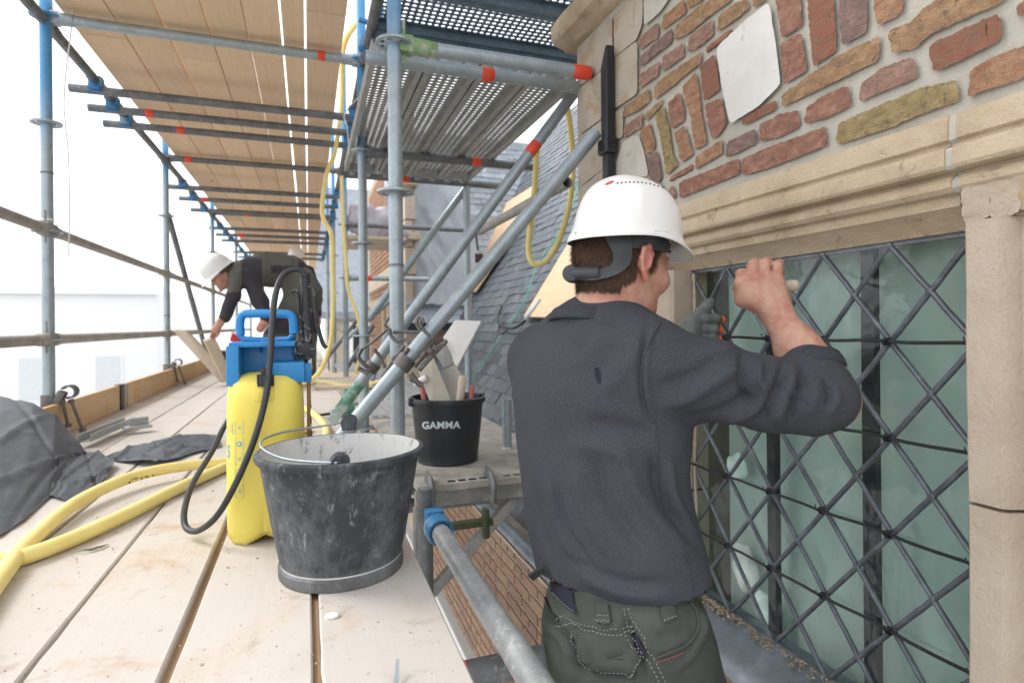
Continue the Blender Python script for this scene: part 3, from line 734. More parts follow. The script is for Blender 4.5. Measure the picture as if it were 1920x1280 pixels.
# brick wall under the gutter
lw = thing('brick_wall', 'old red-brown brick wall below the gutter under the scaffold', 'wall', (1.2, 4, -3.2))
obj('mortar_wall', bx(1.105, 1.4, 1.9, 9, -4.2, -1.235), MORTAR2, lw)
LB = {k: brick_mat('lower_'+k, a, b, c, s) for k, (a, b, c, s) in {'a': ((.33, .19, .125), (.25, .14, .095), (.4, .26, .18), (.24, .17, .12)), 'b': ((.36, .225, .145), (.28, .17, .11), (.42, .29, .2), (.24, .17, .12)), 'c': ((.28, .17, .125), (.22, .13, .095), (.34, .23, .17), (.2, .15, .12))}.items()}
rng = random.Random(21); cand = []
for i in range(34):
    z = -1.345 - i*.072
    y = 1.95 - (.12 if i % 2 else 0)
    while y < 8.6:
        l = .215 if rng.random() < .75 else .105
        c = Vector((1.1, y+l/2, z)); px, py, t = px_of(c)
        if 780 < px < 1120 and 880 < py < 1330: cand.append((c.length, y, z, l))
        y += l + .016
cand.sort(); far = bmn()
for n_, (d_, y, z, l) in enumerate(cand):
    pts = [(0, y+rng.uniform(-.004, .004), z), (0, y+l, z+rng.uniform(-.004, .004)), (0, y+l+rng.uniform(-.004, .004), z+.055), (0, y, z+.055+rng.uniform(-.004, .004))]
    if n_ < 300:
        bm = bmn(); add_box(bm, (1.104, y+l/2, z+.0275), (.016, l+rng.uniform(-.006, .003), .055+rng.uniform(-.005, .003)), Matrix.Rotation(rng.uniform(-.012, .012), 3, 'X'), .004); obj('brick', bm, LB[rng.choice('aabbc')], lw)
    else: add_box(far, (1.106, y+l/2, z+.027), (.016, l, .055))
if len(far.verts):
    o = obj('far_bricks', far, LB['a'], lw); o['kind'] = 'stuff'

# ------------------------------------------------------------------ second dormer beyond the roof
WY = 6.9
far_d = thing('brick_building', 'farther brick dormer with stone quoins and slate side roof beyond the poles', 'building', (1.3, 7.5, -1.1))
obj('mortar_wall', bx(1.13, 1.22, WY+.01, 11.6, -3.0, 2.6), MORTAR2, far_d)
obj('mortar_wall', bx(1.131, 2.3, WY+.01, WY+.3, -1.6, 0.0), MORTAR2, far_d)
rng = random.Random(33); cand = []
for i in range(58):                                # front, facing the scaffold
    z = -1.9 + i*.075; y = WY + .34 - (.12 if i % 2 else 0)
    while y < 11.2:
        l = .22 if rng.random() < .7 else .11
        inwin = 7.75 < y+l/2 < 9.1 and -1.1 < z < .35
        band = .62 < z < .86 or .3 < z < .45
        if not inwin and not band and z < 2.4: cand.append((Vector((1.12, y, z)).length + (0 if z > -.7 else 4), 0, y, z, l))
        y += l + .018
for i in range(22):                                # side, facing us
    z = -1.6 + i*.075; x = 1.36 - (.12 if i % 2 else 0)
    while x < 2.2:
        l = .22 if rng.random() < .7 else .11
        if z < -.1: cand.append((Vector((x, WY, z)).length - 2 + (0 if z > -.8 else 6), 1, x, z, l))
        x += l + .018
cand.sort(); rest = {'r': bmn(), 'b': bmn()}
def farbrick(bm, kind, a, z, l):
    if kind == 0: add_box(bm, (1.124, a+l/2, z+.028), (.03, l, .057), None)
    else: add_box(bm, (a+l/2, WY+.004, z+.028), (l, .03, .057), None)
for n_, (d_, kind, a, z, l) in enumerate(cand):
    key = rng.choice('robp')
    if n_ < 300:
        bm = bmn(); farbrick(bm, kind, a, z, l); obj('brick', bm, BR[key], far_d)
    else: farbrick(rest[rng.choice('rb')], kind, a, z, l)
for key, bm in rest.items():
    o = obj('more_bricks', bm, BR[key], far_d); o['kind'] = 'stuff'
for i in range(13):                                # corner quoins
    z = -1.7 + i*.33; w = .32 if i % 2 else .22
    obj('quoin', bx(1.095, 1.095+(w*.4 if z > -.3 else w), WY-.02, WY+w, z, z+.315, .008), STONEL, far_d)
obj('stone_band', bx(1.1, 1.14, WY+.3, 11.3, .62, .85, .005), STONEL, far_d)
obj('stone_band', bx(1.1, 1.14, WY+.3, 11.3, .31, .43, .005), STONE, far_d)
obj('capital', bx(1.03, 1.27, WY-.10, WY+.36, 1.02, 1.10, .01), STONE, far_d)
obj('capital', bx(1.0, 1.25, WY-.12, WY+.4, 1.66, 1.8, .01), STONE, far_d)
for y0, y1 in ((7.7, 7.83), (8.35, 8.47), (9.0, 9.13)):
    obj('mullion', bx(1.08, 1.2, y0, y1, -1.15, .31, .01), STONE, far_d)
for y0, y1 in ((7.83, 8.35), (8.47, 9.0)):
    f = obj('window', bx(1.17, 1.19, y0, y1, -1.1, .3), M('dark_glass', (.03, .035, .035), rough=.15, bump=0) if 'dark_glass' not in bpy.data.materials else bpy.data.materials['dark_glass'], far_d)
    for k in range(4):
        y = y0 + (y1-y0)*(k+.5)/4; obj('lead_came', bx(1.155, 1.168, y-.008, y+.008, -1.1, .3), LEADC, f)
obj('eaves_board', bx(1.1, 2.4, WY-.1, WY+.3, -.06, .02), BLACKI, far_d)
# its slated slope facing us
A2 = R(57); U2 = Vector((0, math.cos(A2), math.sin(A2))); N2 = Vector((0, -math.sin(A2), math.cos(A2))); O2 = Vector((1.15, WY-.1, .02))
wr = obj('side_roof', (lambda b: add_prism(b, [O2, O2+Vector((3.2, 0, 0)), O2+Vector((3.2, 0, 0))+U2*3.4, O2+U2*3.4], N2*-.06))(bmn()), M('roof_boards2', (.05, .05, .05)), far_d)
rng = random.Random(44); cand = []
for i in range(30):
    for k in range(16):
        c = O2 + Vector(((k + (.5 if i % 2 else 0))*.2 + .1, 0, 0)) + U2*i*.112
        if c.x > RX0 + (c.z - RZ0)/math.tan(AL) + .15: continue
        cand.append((c, rng.random(), rng.random()))
cand.sort(key=lambda e: e[0].length); tail = bmn()
for n_, (c, a, b) in enumerate(cand):
    w = .194; base = c + N2*(.015 + a*.006); X = Vector((1, 0, 0))
    p = [base - X*w/2, base + X*w/2, base + X*w/2 + U2*.21 - N2*.012, base - X*w/2 + U2*.21 - N2*.012]
    if n_ < 300: bm = bmn(); add_prism(bm, p, N2*-.008); obj('slate', bm, SLATEF, wr)
    else: add_prism(tail, p, N2*-.008)
if len(tail.verts): o = obj('far_slates', tail, SLATEF, wr); o['kind'] = 'stuff'
else: tail.free()
# reinforced plastic sheet tied over the slates
def grid_sheet(name, fn, nu, nv, thick, mat, label=None, cat=None, parent=None):
    bm = bmn(); G = [[bm.verts.new(fn(i/nu, j/nv)) for i in range(nu+1)] for j in range(nv+1)]
    for j in range(nv):
        for i in range(nu): bm.faces.new((G[j][i], G[j][i+1], G[j+1][i+1], G[j+1][i]))
    if thick: bmesh.ops.solidify(bm, geom=bm.faces[:], thickness=thick)
    bmesh.ops.recalc_face_normals(bm, faces=bm.faces[:])
    o = obj(name, bm, mat, parent, True, auto=60)
    if label: tag(o, label, cat); recenter(o, fn(.5, .5))
    return o
def tarpf(u, v):
    p = O2 + Vector((-.12 + u*1.05 + .05*math.sin(v*7), 0, 0)) + U2*(.22 + v*2.6)
    return p + N2*(.08 + .08*noise.noise(Vector((u*3.5 + v*1.5, v*1.6, 2))) + .07*abs(noise.noise(Vector((u*7 + v*4, v*3, 5)))))
grid_sheet('plastic_sheet', tarpf, 40, 60, .003, M('pale_blue_plastic', (.58, .62, .67), (.48, .52, .58), (.68, .72, .76), scale=3, rough=.35, bump=.2, world=True), 'pale blue-grey plastic sheet draped over the far dormer roof', 'tarpaulin')
dp2 = tag(obj('downpipe', bx(1.04, 1.1, 7.42, 7.5, -.6, .9, .01), BLACKI), 'short black downpipe on the far brick dormer', 'pipe'); recenter(dp2, (1.07, 7.46, -.6))
# pale house end closing the view behind the scaffold
eh = thing('house', 'stone house gable with slate roof at the far end of the scaffold', 'house', (3, 17, -9))
obj('wall', bx(.6, 8, 17, 24, -9, .4), STONEG, eh)
bm = bmn(); add_prism(bm, [Vector((.2, 16.8, .4)), Vector((8.4, 16.8, .4)), Vector((8.4, 20, 4.6)), Vector((.2, 20, 4.6))], (0, .02, -.2)); obj('roof', bm, SLATEF, eh)
for wx in (1.6, 3.2):
    f = obj('window', bx(wx-.5, wx+.5, 16.95, 17.02, -1.3, .1), WHITEP, eh); obj('pane', bx(wx-.4, wx+.4, 16.93, 16.948, -1.2, 0), bpy.data.materials['dark_glass'], f)
# ================================================================== SCAFFOLD
TR = .02415                                     # tube radius
LX, RXP = -1.14, .287                           # lines of the outer and inner poles
ROS = [1.452, .955, .452, -.053, -.56]          # rosettes every half metre
def rosette_bm(c):
    bm = bmn(); n = 48; rings = []
    for r, z in ((TR, .005), (TR+.012, .005), (.060, .004), (.062, 0), (.060, -.004), (TR+.012, -.005), (TR, -.005)):
        rings.append([bm.verts.new(Vector(c) + Vector((r*math.cos(2*math.pi*i/n), r*math.sin(2*math.pi*i/n), z))) for i in range(n)])
    for k, (a, b) in enumerate(zip(rings[:-1], rings[1:])):
        for i in range(n):
            if k in (1, 4) and (i % 6) in (1, 2, 3): continue      # the wedge slots
            j = (i+1) % n; bm.faces.new((a[i], a[j], b[j], b[i]))
    # inner and outer rims so the slots read as cut out of a solid disc
    a, b = rings[1], rings[5]
    for i in range(n): bm.faces.new((a[i], a[(i+1) % n], b[(i+1) % n], b[i]))
    a, b = [], []
    add_lathe(bm, [(.048, .0045), (.062, .004), (.062, -.004), (.048, -.0045), (.048, .0045)], c, 48)
    return bm
def pole(x, y, z0, z1, mat, label, ros, joint=None, dx=0):
    t = thing('scaffold_pole', label, 'scaffold pole', (x, y, z0), 'upright scaffold poles')
    bm = bmn(); add_pipe(bm, (x, y, z0), (x, y, z1), TR); obj('tube', bm, mat, t, True, auto=40)
    for z in ros: obj('rosette', rosette_bm((x, y, z)), STEEL if mat is not STEELB or z < 1 else STEELB, t, True, auto=30)
    if joint:
        bm = bmn(); add_cyl(bm, (x, y, joint), (x, y, joint+.008), TR+.002, TR+.002, 24); obj('joint_ring', bm, STEELD, t, True, auto=40)
    return t
pole(LX, 3.24, -1.6, 2.6, STEELB, 'nearest left scaffold pole, blue-painted at the top', ROS, .72)
pole(LX, 5.62, -1.6, 2.6, STEELB2, 'second left scaffold pole, grey-blue with a blue tip under the boards', ROS, .1)
pole(LX, 8.15, -1.6, 2.6, STEELB2, 'third left scaffold pole behind the bent worker\'s helmet', ROS)
pole(LX, 10.7, -1.6, 2.6, STEELB2, 'fourth left scaffold pole, thin and far, above the bent worker', ROS)
pole(LX, 13.2, -1.6, 2.6, STEELB2, 'fifth left scaffold pole near the end of the walkway', ROS)
pole(.283, 1.97, -1.6, 2.6, STEELB, 'thick nearest galvanised scaffold pole left of the buckets', [.955, .452, -.56], .2)
pole(RXP, 3.25, -1.6, 2.6, STEELB, 'second middle scaffold pole, bright blue below the ceiling joint', ROS, -.2)
pole(.33, 5.62, -1.6, 2.6, STEELB2, 'third middle scaffold pole beside the hanging yellow hose', ROS)
pole(.33, 8.15, -1.6, 2.6, STEELB2, 'fourth middle scaffold pole behind the yellow hose', ROS)
pole(.33, 10.7, -1.6, 2.6, STEELB2, 'fifth middle scaffold pole, thin and blue, beside the far worker', ROS)
pole(1.04, 3.85, -1.2, 1.0, STEEL, 'short thin pole standing on the roof edge under the steel deck', [])
def tube(p0, p1, label, mat=STEEL, name='scaffold_tube', cat='scaffold tube', group=None, r=TR, tapes=(), heads=None, hm=None):
    p0 = Vector(p0); p1 = Vector(p1)
    t = thing(name, label, cat, p0, group)
    bm = bmn(); add_pipe(bm, p0, p1, r); obj('tube', bm, mat, t, True, auto=40)
    d = (p1-p0).normalized(); L = (p1-p0).length
    for a, w in tapes:
        bm = bmn(); add_lathe(bm, [(r+.0002, -.002), (r+.0016, 0), (r+.0018, w*.5), (r+.0015, w), (r+.0002, w+.002)], p0 + d*(a*L), 24, axis=d)
        obj('tape_band', bm, TAPE, t, True)
    if heads:
        for q, s in (((p0, 1), (p1, -1)) if heads == 'both' else ((p0, 1),) if heads == 'start' else ((p1, -1),)):
            bm = bmn(); add_cyl(bm, q, q + d*s*.07, r+.006, r+.003, 20)
            add_box(bm, q - d*s*.012, (.05, .05, .06), d.to_track_quat('X', 'Z').to_matrix(), .008)
            add_box(bm, q - d*s*.02 + Vector((0, 0, .012)), (.012, .006, .15), d.to_track_quat('X', 'Z').to_matrix(), .002)
            obj('wedge_head', bm, hm or mat, t, True, auto=40)
    return t
# rails along the outer side
BAYS = [3.24, 5.62, 8.15, 10.7, 13.2]
RAILM = M('wooden_grey_rail', (.36, .34, .31), (.26, .25, .23), (.46, .44, .4), scale=14, rough=.6, metal=.3, bump=.2, world=True, spot=(.5, .46, .35), sth=.66)
for nm, z in (('top guard rail', .46), ('lower guard rail', -.05)):
    ends = [-.4] + BAYS
    for i in range(len(ends)-1):
        where = ['left of the nearest left pole', 'between the first and second left poles', 'between the second and third left poles', 'between the third and fourth left poles', 'beyond the fourth left pole'][i]
        tube((LX, ends[i]+.045, z), (LX, ends[i+1]-.045, z), f'grey {nm} {where}', RAILM, 'guard_rail', 'guard rail', 'guard rails on the open side', heads='both' if i else 'end')
for i in range(len(BAYS)-1):
    where = ['first bay', 'second bay', 'third bay', 'last bay'][i]
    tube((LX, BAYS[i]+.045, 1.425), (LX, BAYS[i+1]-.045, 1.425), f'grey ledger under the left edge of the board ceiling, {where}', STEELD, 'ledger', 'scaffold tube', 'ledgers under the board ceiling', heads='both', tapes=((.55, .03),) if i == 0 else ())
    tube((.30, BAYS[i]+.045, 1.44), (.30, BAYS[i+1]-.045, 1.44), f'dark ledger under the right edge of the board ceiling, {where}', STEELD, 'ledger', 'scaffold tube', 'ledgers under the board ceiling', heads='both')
tube((.30, .6, 1.44), (.30, 3.2, 1.44), 'dark ledger running overhead beside the blue pole top, nearest bay', STEELD, 'ledger', 'scaffold tube', 'ledgers under the board ceiling', heads='end')
tube((LX, .6, 1.425), (LX, 3.2, 1.425), 'grey ledger overhead at the top left corner, nearest bay', STEELD, 'ledger', 'scaffold tube', 'ledgers under the board ceiling')
tube((LX, 5.7, .98), (LX, 7.95, -.52), 'diagonal brace in the second bay of the open side', STEELD, 'brace', 'scaffold tube')
# transoms
def transom(y, z, label, tp=(), at_pole=False, xl=-1.27, xr=.28, mat=STEELD):
    t = tube((xl if not at_pole else LX+.04, y, z), (xr, y, z), label, mat, 'transom', 'scaffold tube', 'cross tubes under the board ceiling', tapes=tp, heads='both' if at_pole else None)
    if not at_pole:
        for xx in (LX, .30):
            bm = bmn(); add_box(bm, (xx, y, z+.03), (.07, .065, .095), None, .012)
            add_cyl(bm, (xx-.028, y-.05, z), (xx+.028, y-.05, z), .009, n=8); add_cyl(bm, (xx-.03, y-.04, z+.06), (xx-.03, y+.045, z+.06), .01, n=8)
            add_cyl(bm, (xx-.12, y-.01, z+.0), (xx-.03, y-.01, z), .008, n=8)
            obj('coupler', bm, BLUEP, t, True, auto=35)
    return t
transom(3.25, 1.452, 'nearest cross tube under the ceiling boards, scratched light grey', ((.86, .035),), True, xr=.25, mat=STEEL)
# extra cross tubes seen on the underside, in depth order
TY = [(3.92, 1.37, 0), (4.22, 1.365, (.20, .04)), (4.5, 1.36, (.28, .04)), (5.62, 1.452, (.08, .05)), (6.33, 1.36, 0), (6.87, 1.36, (.14, .05)), (7.5, 1.36, 0), (8.15, 1.452, (.25, .05)), (8.8, 1.36, 0), (9.4, 1.36, (.2, .06)),
      (10.0, 1.36, 0), (10.7, 1.452, (.3, .06)), (11.5, 1.36, 0), (12.3, 1.36, (.5, .06)), (13.2, 1.452, 0)]
ORD = ['second', 'third', 'fourth', 'fifth', 'sixth', 'seventh', 'eighth', 'ninth', 'tenth', 'eleventh', 'twelfth', 'thirteenth', 'fourteenth', 'fifteenth', 'sixteenth']
for (y, z, tp), w in zip(TY, ORD):
    transom(y, z, f'{w} cross tube under the ceiling boards counted from the front' + (', with orange tape' if tp else ''), (tp,) if tp else (), abs(z-1.452) < .01)
# ceiling boards
edges = [-1.085, -.872, -.662, -.46, -.27, -.1245, -.106, .008, .0, .168]
rows = [(-1.085, -.872), (-.869, -.665), (-.661, -.462), (-.459, -.285), (-.281, -.122), (-.110, -.0045), (.004, .186)]
ROWN = ['leftmost', 'second from the left', 'third from the left', 'fourth from the left', 'fifth from the left', 'sixth from the left', 'rightmost']
rng = random.Random(14)
for r, (x0, x1) in enumerate(rows):
    y = .9 + rng.uniform(-.5, .3); k = 0
    while y < 14:
        L = rng.choice((2.45, 2.5, 3.0)); y1 = y + L
        zt = 1.50 + rng.uniform(-.002, .002)
        bm = bx(x0 + rng.uniform(0, .002), x1 - rng.uniform(0, .002), y, y1-.004, zt, zt+.032, .003)
        for v in bm.verts: v.co.x += .003*math.sin(v.co.y*1.3 + r) ; v.co.z += .002*noise.noise(Vector((v.co.x*3, v.co.y*.7, r)))
        o = obj('ceiling_board', bm, TOPW); tag(o, f'tan scaffold board in the {ROWN[r]} row of the ceiling, number {["one", "two", "three", "four", "five", "six", "seven"][k]} from the front', 'board', 'boards of the upper scaffold deck'); recenter(o, ((x0+x1)/2, (y+y1)/2, zt))
        y = y1; k += 1
# deck boards underfoot
DZ0 = -.5
drows = [(.013, .215), (-.190, .0015), (-.3885, -.2065), (-.592, -.3965), (-.792, -.5975), (-.992, -.7985), (-1.105, -.999)]
DROWN = ['rightmost', 'second from the right', 'third from the right', 'fourth from the right', 'fifth from the right', 'sixth from the right', 'leftmost']
rng = random.Random(15)
def plank(x0, x1, y0, y1, z, th, seed, wob=.0012):
    bm = bmn(); ny = max(2, int((y1-y0)/.06)); L = []; rg = random.Random(seed)
    nick = {rg.randrange(1, ny): rg.uniform(.001, .004) for _ in range(int((y1-y0)*2.2))}
    for i in range(ny+1):
        y = y0 + (y1-y0)*i/ny
        a = x0 + noise.noise(Vector((y*5, seed, 0)))*wob + nick.get(i, 0); b = x1 + noise.noise(Vector((y*5, seed, 9)))*wob
        zz = z + noise.noise(Vector((y*.9, seed, 4)))*.003
        ring = [(a, zz-th), (b, zz-th), (b, zz-.003), (b-.003, zz), ((a+b)/2, zz + noise.noise(Vector((y*2, seed, 7)))*.0012), (a+.003, zz), (a, zz-.003)]
        L.append([bm.verts.new((p[0], y, p[1])) for p in ring])
    for p, q in zip(L[:-1], L[1:]):
        for i in range(7):
            j = (i+1) % 7; bm.faces.new((p[i], p[j], q[j], q[i]))
    bm.faces.new(L[0][::-1]); bm.faces.new(L[-1]); bmesh.ops.recalc_face_normals(bm, faces=bm.faces[:]); return bm
starts = [-.7, -1.1, -1.5, -.9, -1.3, -1.0, -.8]
firsts = [1.93, 3.4, 1.92, 2.95, 2.2, 2.7, 3.0]
for r, (x0, x1) in enumerate(drows):
    y = starts[r]; k = 0
    while y < 14:
        y1 = firsts[r] if k == 0 else y + rng.choice((2.5, 3.0, 2.0))
        o = obj('deck_board', plank(x0, x1, y+.002, y1-.003, DZ0 + rng.uniform(-.0015, .0015), .03, r*31+k), DECKW, None, True, auto=40)
        tag(o, f'dusty deck board in the {DROWN[r]} row, number {["one", "two", "three", "four", "five", "six", "seven", "eight"][k]} from the front', 'board', 'boards of the working deck'); recenter(o, ((x0+x1)/2, (y+y1)/2, DZ0))
        y = y1; k += 1
for x0, x1, w in ((-1.1, -.75, 'left'), (-.74, -.3, 'middle'), (-.29, .2, 'right')):
    o = obj('underlay_board', bx(x0, x1, -1.2, 6, DZ0-.064, DZ0-.0335), UNDERW); tag(o, f'brown {w} underlay board showing through the gaps of the deck', 'board'); recenter(o, ((x0+x1)/2, 2, DZ0-.06))
for y, w in ((.98, 'nearest'), (1.97, 'middle'), (3.25, 'farther')):
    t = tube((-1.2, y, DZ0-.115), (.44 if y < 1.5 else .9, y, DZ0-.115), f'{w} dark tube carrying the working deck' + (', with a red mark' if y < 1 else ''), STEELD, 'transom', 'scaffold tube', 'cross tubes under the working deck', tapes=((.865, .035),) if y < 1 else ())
for (x0, x1, z, w) in ((.0018, .0127, -.511, 'narrow'), (-.2062, -.1903, -.514, 'wide')):
    o = obj('filler_lath', bx(x0, x1, -.7, 1.95, z-.02, z), UNDERW); tag(o, f'{w} brown lath wedged in the gap of the deck boards', 'lath'); recenter(o, ((x0+x1)/2, .6, z))
# toe boards
for i, (y0, y1) in enumerate(((3.02, 4.38), (4.40, 6.6), (6.62, 9.2), (9.22, 13))):
    bm = bx(-1.112, -1.086, y0, y1, DZ0+.001, DZ0+.152, .003)
    for v in bm.verts: v.co.x += .006*math.sin(v.co.y*1.4)
    t = thing('toe_board', ['orange-tan toe board beside the dark membrane at the nearest left pole', 'toe board before the leaning offcuts', 'toe board behind the leaning offcuts', 'far toe board at the end of the walkway'][i], 'toe board', (-1.1, (y0+y1)/2, DZ0), 'toe boards along the open side')
    obj('plank', bm, TOEW, t)
    if i == 0:
        obj('strap', bx(-1.118, -1.078, 4.10, 4.17, DZ0+.001, DZ0+.156, .004), RUBBER, t)
        obj('strap', bx(-1.118, -1.079, 4.235, 4.245, DZ0+.001, DZ0+.154, .002), STEEL, t)

# clamps hanging on the poles by the toe board
def swivel(c, s=1.0, seed=0, label='', hang=True):
    rg = random.Random(seed); t = thing('scaffold_clamp', label, 'clamp', c, 'loose scaffold couplers'); c = Vector(c)
    def arc(cc, r, a0, a1, axis, w, th):
        bm = bmn(); n = 14; u, v = frame_of(axis); ax = axis.normalized(); L = []
        for i in range(n+1):
            a = a0 + (a1-a0)*i/n; d = u*math.cos(a) + v*math.sin(a)
            L.append([bm.verts.new(cc + d*rr + ax*ww) for rr, ww in ((r, -w/2), (r+th, -w/2), (r+th, w/2), (r, w/2))])
        for p, q in zip(L[:-1], L[1:]):
            for i in range(4):
                j = (i+1) % 4; bm.faces.new((p[i], p[j], q[j], q[i]))
        bm.faces.new(L[0][::-1]); bm.faces.new(L[-1]); bmesh.ops.recalc_face_normals(bm, faces=bm.faces[:]); return bm
    Y = Vector((0, 1, 0)); Z = Vector((0, 0, 1))
    obj('cap', arc(c + V(.0, 0, 0), TR+.001, 0, 3.6, Z, .05*s, .007), CLAMP, t, True, auto=40)
    obj('cap', arc(c + V(.072*s, -.01, .035*s), TR+.001, -2.6, 2.0, Y, .045*s, .007), CLAMP, t, True, auto=40)
    obj('body', add_box(bmn(), c + V(.038*s, -.005, .01*s), (.03*s, .04*s, .06*s), Matrix.Rotation(.4, 3, 'Y'), .007), CLAMP, t, True, auto=40)
    for k in range(2):
        bm = bmn(); q = c + V((.05+.03*k)*s, -.012, -.01*s); e = q + V((.02+.02*k)*s, -.005, -(.1+.02*k)*s)
        add_cyl(bm, q, e, .0058*s, n=10); add_cyl(bm, e, e + (q-e).normalized()*.018, .0125*s, n=6); add_cyl(bm, q-(e-q)*.12, q, .011*s, n=6)
        obj('bolt', bm, CLAMP, t, True, auto=40)
    return t
swivel((LX+.0, 3.24, -.335), 1.15, 1, 'open swivel clamp on the nearest left pole above the toe board')
swivel((LX+.0, 5.62, -.34), 1.15, 2, 'open swivel clamp on the second left pole above the toe board')
# ------------------------------------------------------------------ right side: perforated decks, braces
def perforated(x0, x1, y0, y1, z, along='y', pitch=.0295, hole=.0108, hole_mat=STEELD):
    """steel deck plank seen from below: punched plate with rolled side rails"""
    bm = bmn(); W_ = x1-x0; Ln = y1-y0; rail = .022
    if along == 'x': W_, Ln = Ln, W_
    nu = int((W_-2*rail)/pitch); nv = int((Ln-.06)/pitch); pu = (W_-2*rail)/nu; pv = (Ln-.06)/nv
    def P(u, v, zz): return (x0+u, y0+v, zz) if along == 'y' else (x0+v, y0+u, zz)
    cache = {}
    def vert(u, v):
        k = (round(u, 5), round(v, 5))
        if k not in cache: cache[k] = bm.verts.new(P(u, v, z))
        return cache[k]
    for i in range(nu):
        for j in range(nv):
            u0 = rail + i*pu; v0 = .03 + j*pv; sq = [vert(u0, v0), vert(u0+pu/2, v0), vert(u0+pu, v0), vert(u0+pu, v0+pv/2), vert(u0+pu, v0+pv), vert(u0+pu/2, v0+pv), vert(u0, v0+pv), vert(u0, v0+pv/2)]
            cu, cv = u0 + pu/2 + (pu*.18 if j % 2 else -pu*.18)*0, v0 + pv/2
            h = [bm.verts.new(P(cu + hole*math.cos(a), cv + hole*math.sin(a), z + .0)) for a in [math.pi*1.25 + k*math.pi/4 for k in range(8)]]
            for k in range(8): bm.faces.new((sq[k], sq[(k+1) % 8], h[(k+1) % 8], h[k]))
            hb = [bm.verts.new(Vector(P(cu + hole*.98*math.cos(a), cv + hole*.98*math.sin(a), z + .005))) for a in [math.pi*1.25 + k*math.pi/4 for k in range(8)]]
            for k in range(8): bm.faces.new((h[k], h[(k+1) % 8], hb[(k+1) % 8], hb[k]))
    def q(u0, u1, v0, v1, z0, z1):
        a = Vector(P(u0, v0, z0)); b = Vector(P(u1, v1, z1)); add_box(bm, (a+b)/2, (abs(b.x-a.x), abs(b.y-a.y), abs(z1-z0)))
    q(.0, rail*.3, 0, Ln, z-.050, z+.012); q(W_-rail*.3, W_, 0, Ln, z-.050, z+.012)
    q(rail*.3, rail, 0, Ln, z-.050, z-.044); q(W_-rail, W_-rail*.3, 0, Ln, z-.050, z-.044)
    q(rail*.3, rail, 0.001, Ln-.001, z-.002, z+.002); q(W_-rail, W_-rail*.3, 0.001, Ln-.001, z-.002, z+.002)
    q(rail*.3, W_-rail*.3, .002, .03, z-.046, z+.003); q(rail*.3, W_-rail*.3, Ln-.03, Ln-.002, z-.046, z+.003)
    return bm
PERF = steel('perforated_steel', base=(.42, .43, .42), dark=(.28, .28, .27), spot=(.52, .52, .5), rough=.5, metal=.4)
LOWN = ['leftmost', 'second from the left', 'third from the left', 'rightmost']
for k in range(4):
    x0 = .225 + k*.208
    t = thing('steel_deck_plank', f'perforated steel plank over the diagonal braces, {LOWN[k]} of four', 'scaffold plank', (x0+.1, 2.95, 1.03), 'perforated planks of the lower side deck')
    obj('plate', perforated(x0, x0+.2, 2.14, 3.8, 1.03), PERF, t)
    for y in (2.14, 3.79):
        for dx in (.05, .15):
            bm = bmn(); add_box(bm, (x0+dx, y - .02 if y < 3 else y+.02, .99), (.035, .05, .05), None, .01); obj('hook', bm, STEEL, t)
PERFB = steel('blue_grey_perforated_steel', base=(.16, .22, .27), dark=(.08, .12, .15), spot=(.3, .35, .38), rough=.45, metal=.4)
for k, (y0, y1) in enumerate(((2.50, 2.86), (2.12, 2.47), (1.74, 2.09), (1.36, 1.71))):
    t = thing('steel_deck_plank', f'blue-grey perforated plank high above the wall cornice, {["farthest", "second farthest", "third farthest", "nearest"][k]} of four', 'scaffold plank', (.9, (y0+y1)/2, 1.49), 'perforated planks of the high side deck')
    obj('plate', perforated(.30, 1.9, y0, y1, 1.49, 'x', pitch=.033, hole=.0125), PERFB, t)
tube((.31, 2.93, 1.42), (2.0, 2.93, 1.42), 'blue-grey tube carrying the far edge of the high side deck', STEELB2, 'transom', 'scaffold tube')
o = obj('channel_beam', bx(.30, 2.0, 2.885, 2.90, 1.36, 1.49, .003), PERFB); tag(o, 'dark channel beam closing the high side deck', 'beam'); recenter(o, (1.1, 2.9, 1.42))
# tubes between the poles and the wall
t = tube((.335, 1.97, .955), (1.02, 1.97, .955), 'thick near transom with green end, from the nearest pole to the wall', STEEL, 'transom', 'scaffold tube', tapes=((.90, .07),), heads='start', hm=GREENP)
bm = bmn(); add_cyl(bm, (.345, 1.97, .955), (.43, 1.97, .955), TR+.0012, n=24); obj('paint_band', bm, GREENP, t, True, auto=40)
tube((.20, 2.10, .985), (1.06, 2.10, .965), 'blue-grey ledger just under the near edge of the perforated deck', STEELB2, 'transom', 'scaffold tube', tapes=((.52, .035),)) if False else tube((.20, 2.10, .955), (1.06, 2.10, .955), 'grey tube just under the near edge of the lower perforated deck', STEEL, 'transom', 'scaffold tube', tapes=((.50, .045),))
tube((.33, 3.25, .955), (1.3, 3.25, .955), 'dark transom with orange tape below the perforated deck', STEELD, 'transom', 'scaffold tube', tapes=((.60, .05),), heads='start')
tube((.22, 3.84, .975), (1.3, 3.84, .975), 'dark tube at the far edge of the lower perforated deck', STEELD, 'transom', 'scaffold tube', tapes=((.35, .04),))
tube((.38, 5.62, .955), (1.5, 5.62, .955), 'dark rail crossing in front of the plastic sheet', STEELD, 'transom', 'scaffold tube', heads='start')
bt = tube((.38, 5.62, .452), (1.12, 5.62, .452), 'pale transom with blue and red tape behind the middle poles', STEEL, 'transom', 'scaffold tube', tapes=((.2, .045),), heads='start')
for a in (.12, .5):
    bm = bmn(); add_lathe(bm, [(TR+.0003, 0), (TR+.002, .002), (TR+.002, .045), (TR+.0003, .047)], Vector((.38+a*.74, 5.62, .452)), 24, axis=Vector((1, 0, 0))); obj('blue_tape_band', bm, BLUEP, bt, True)
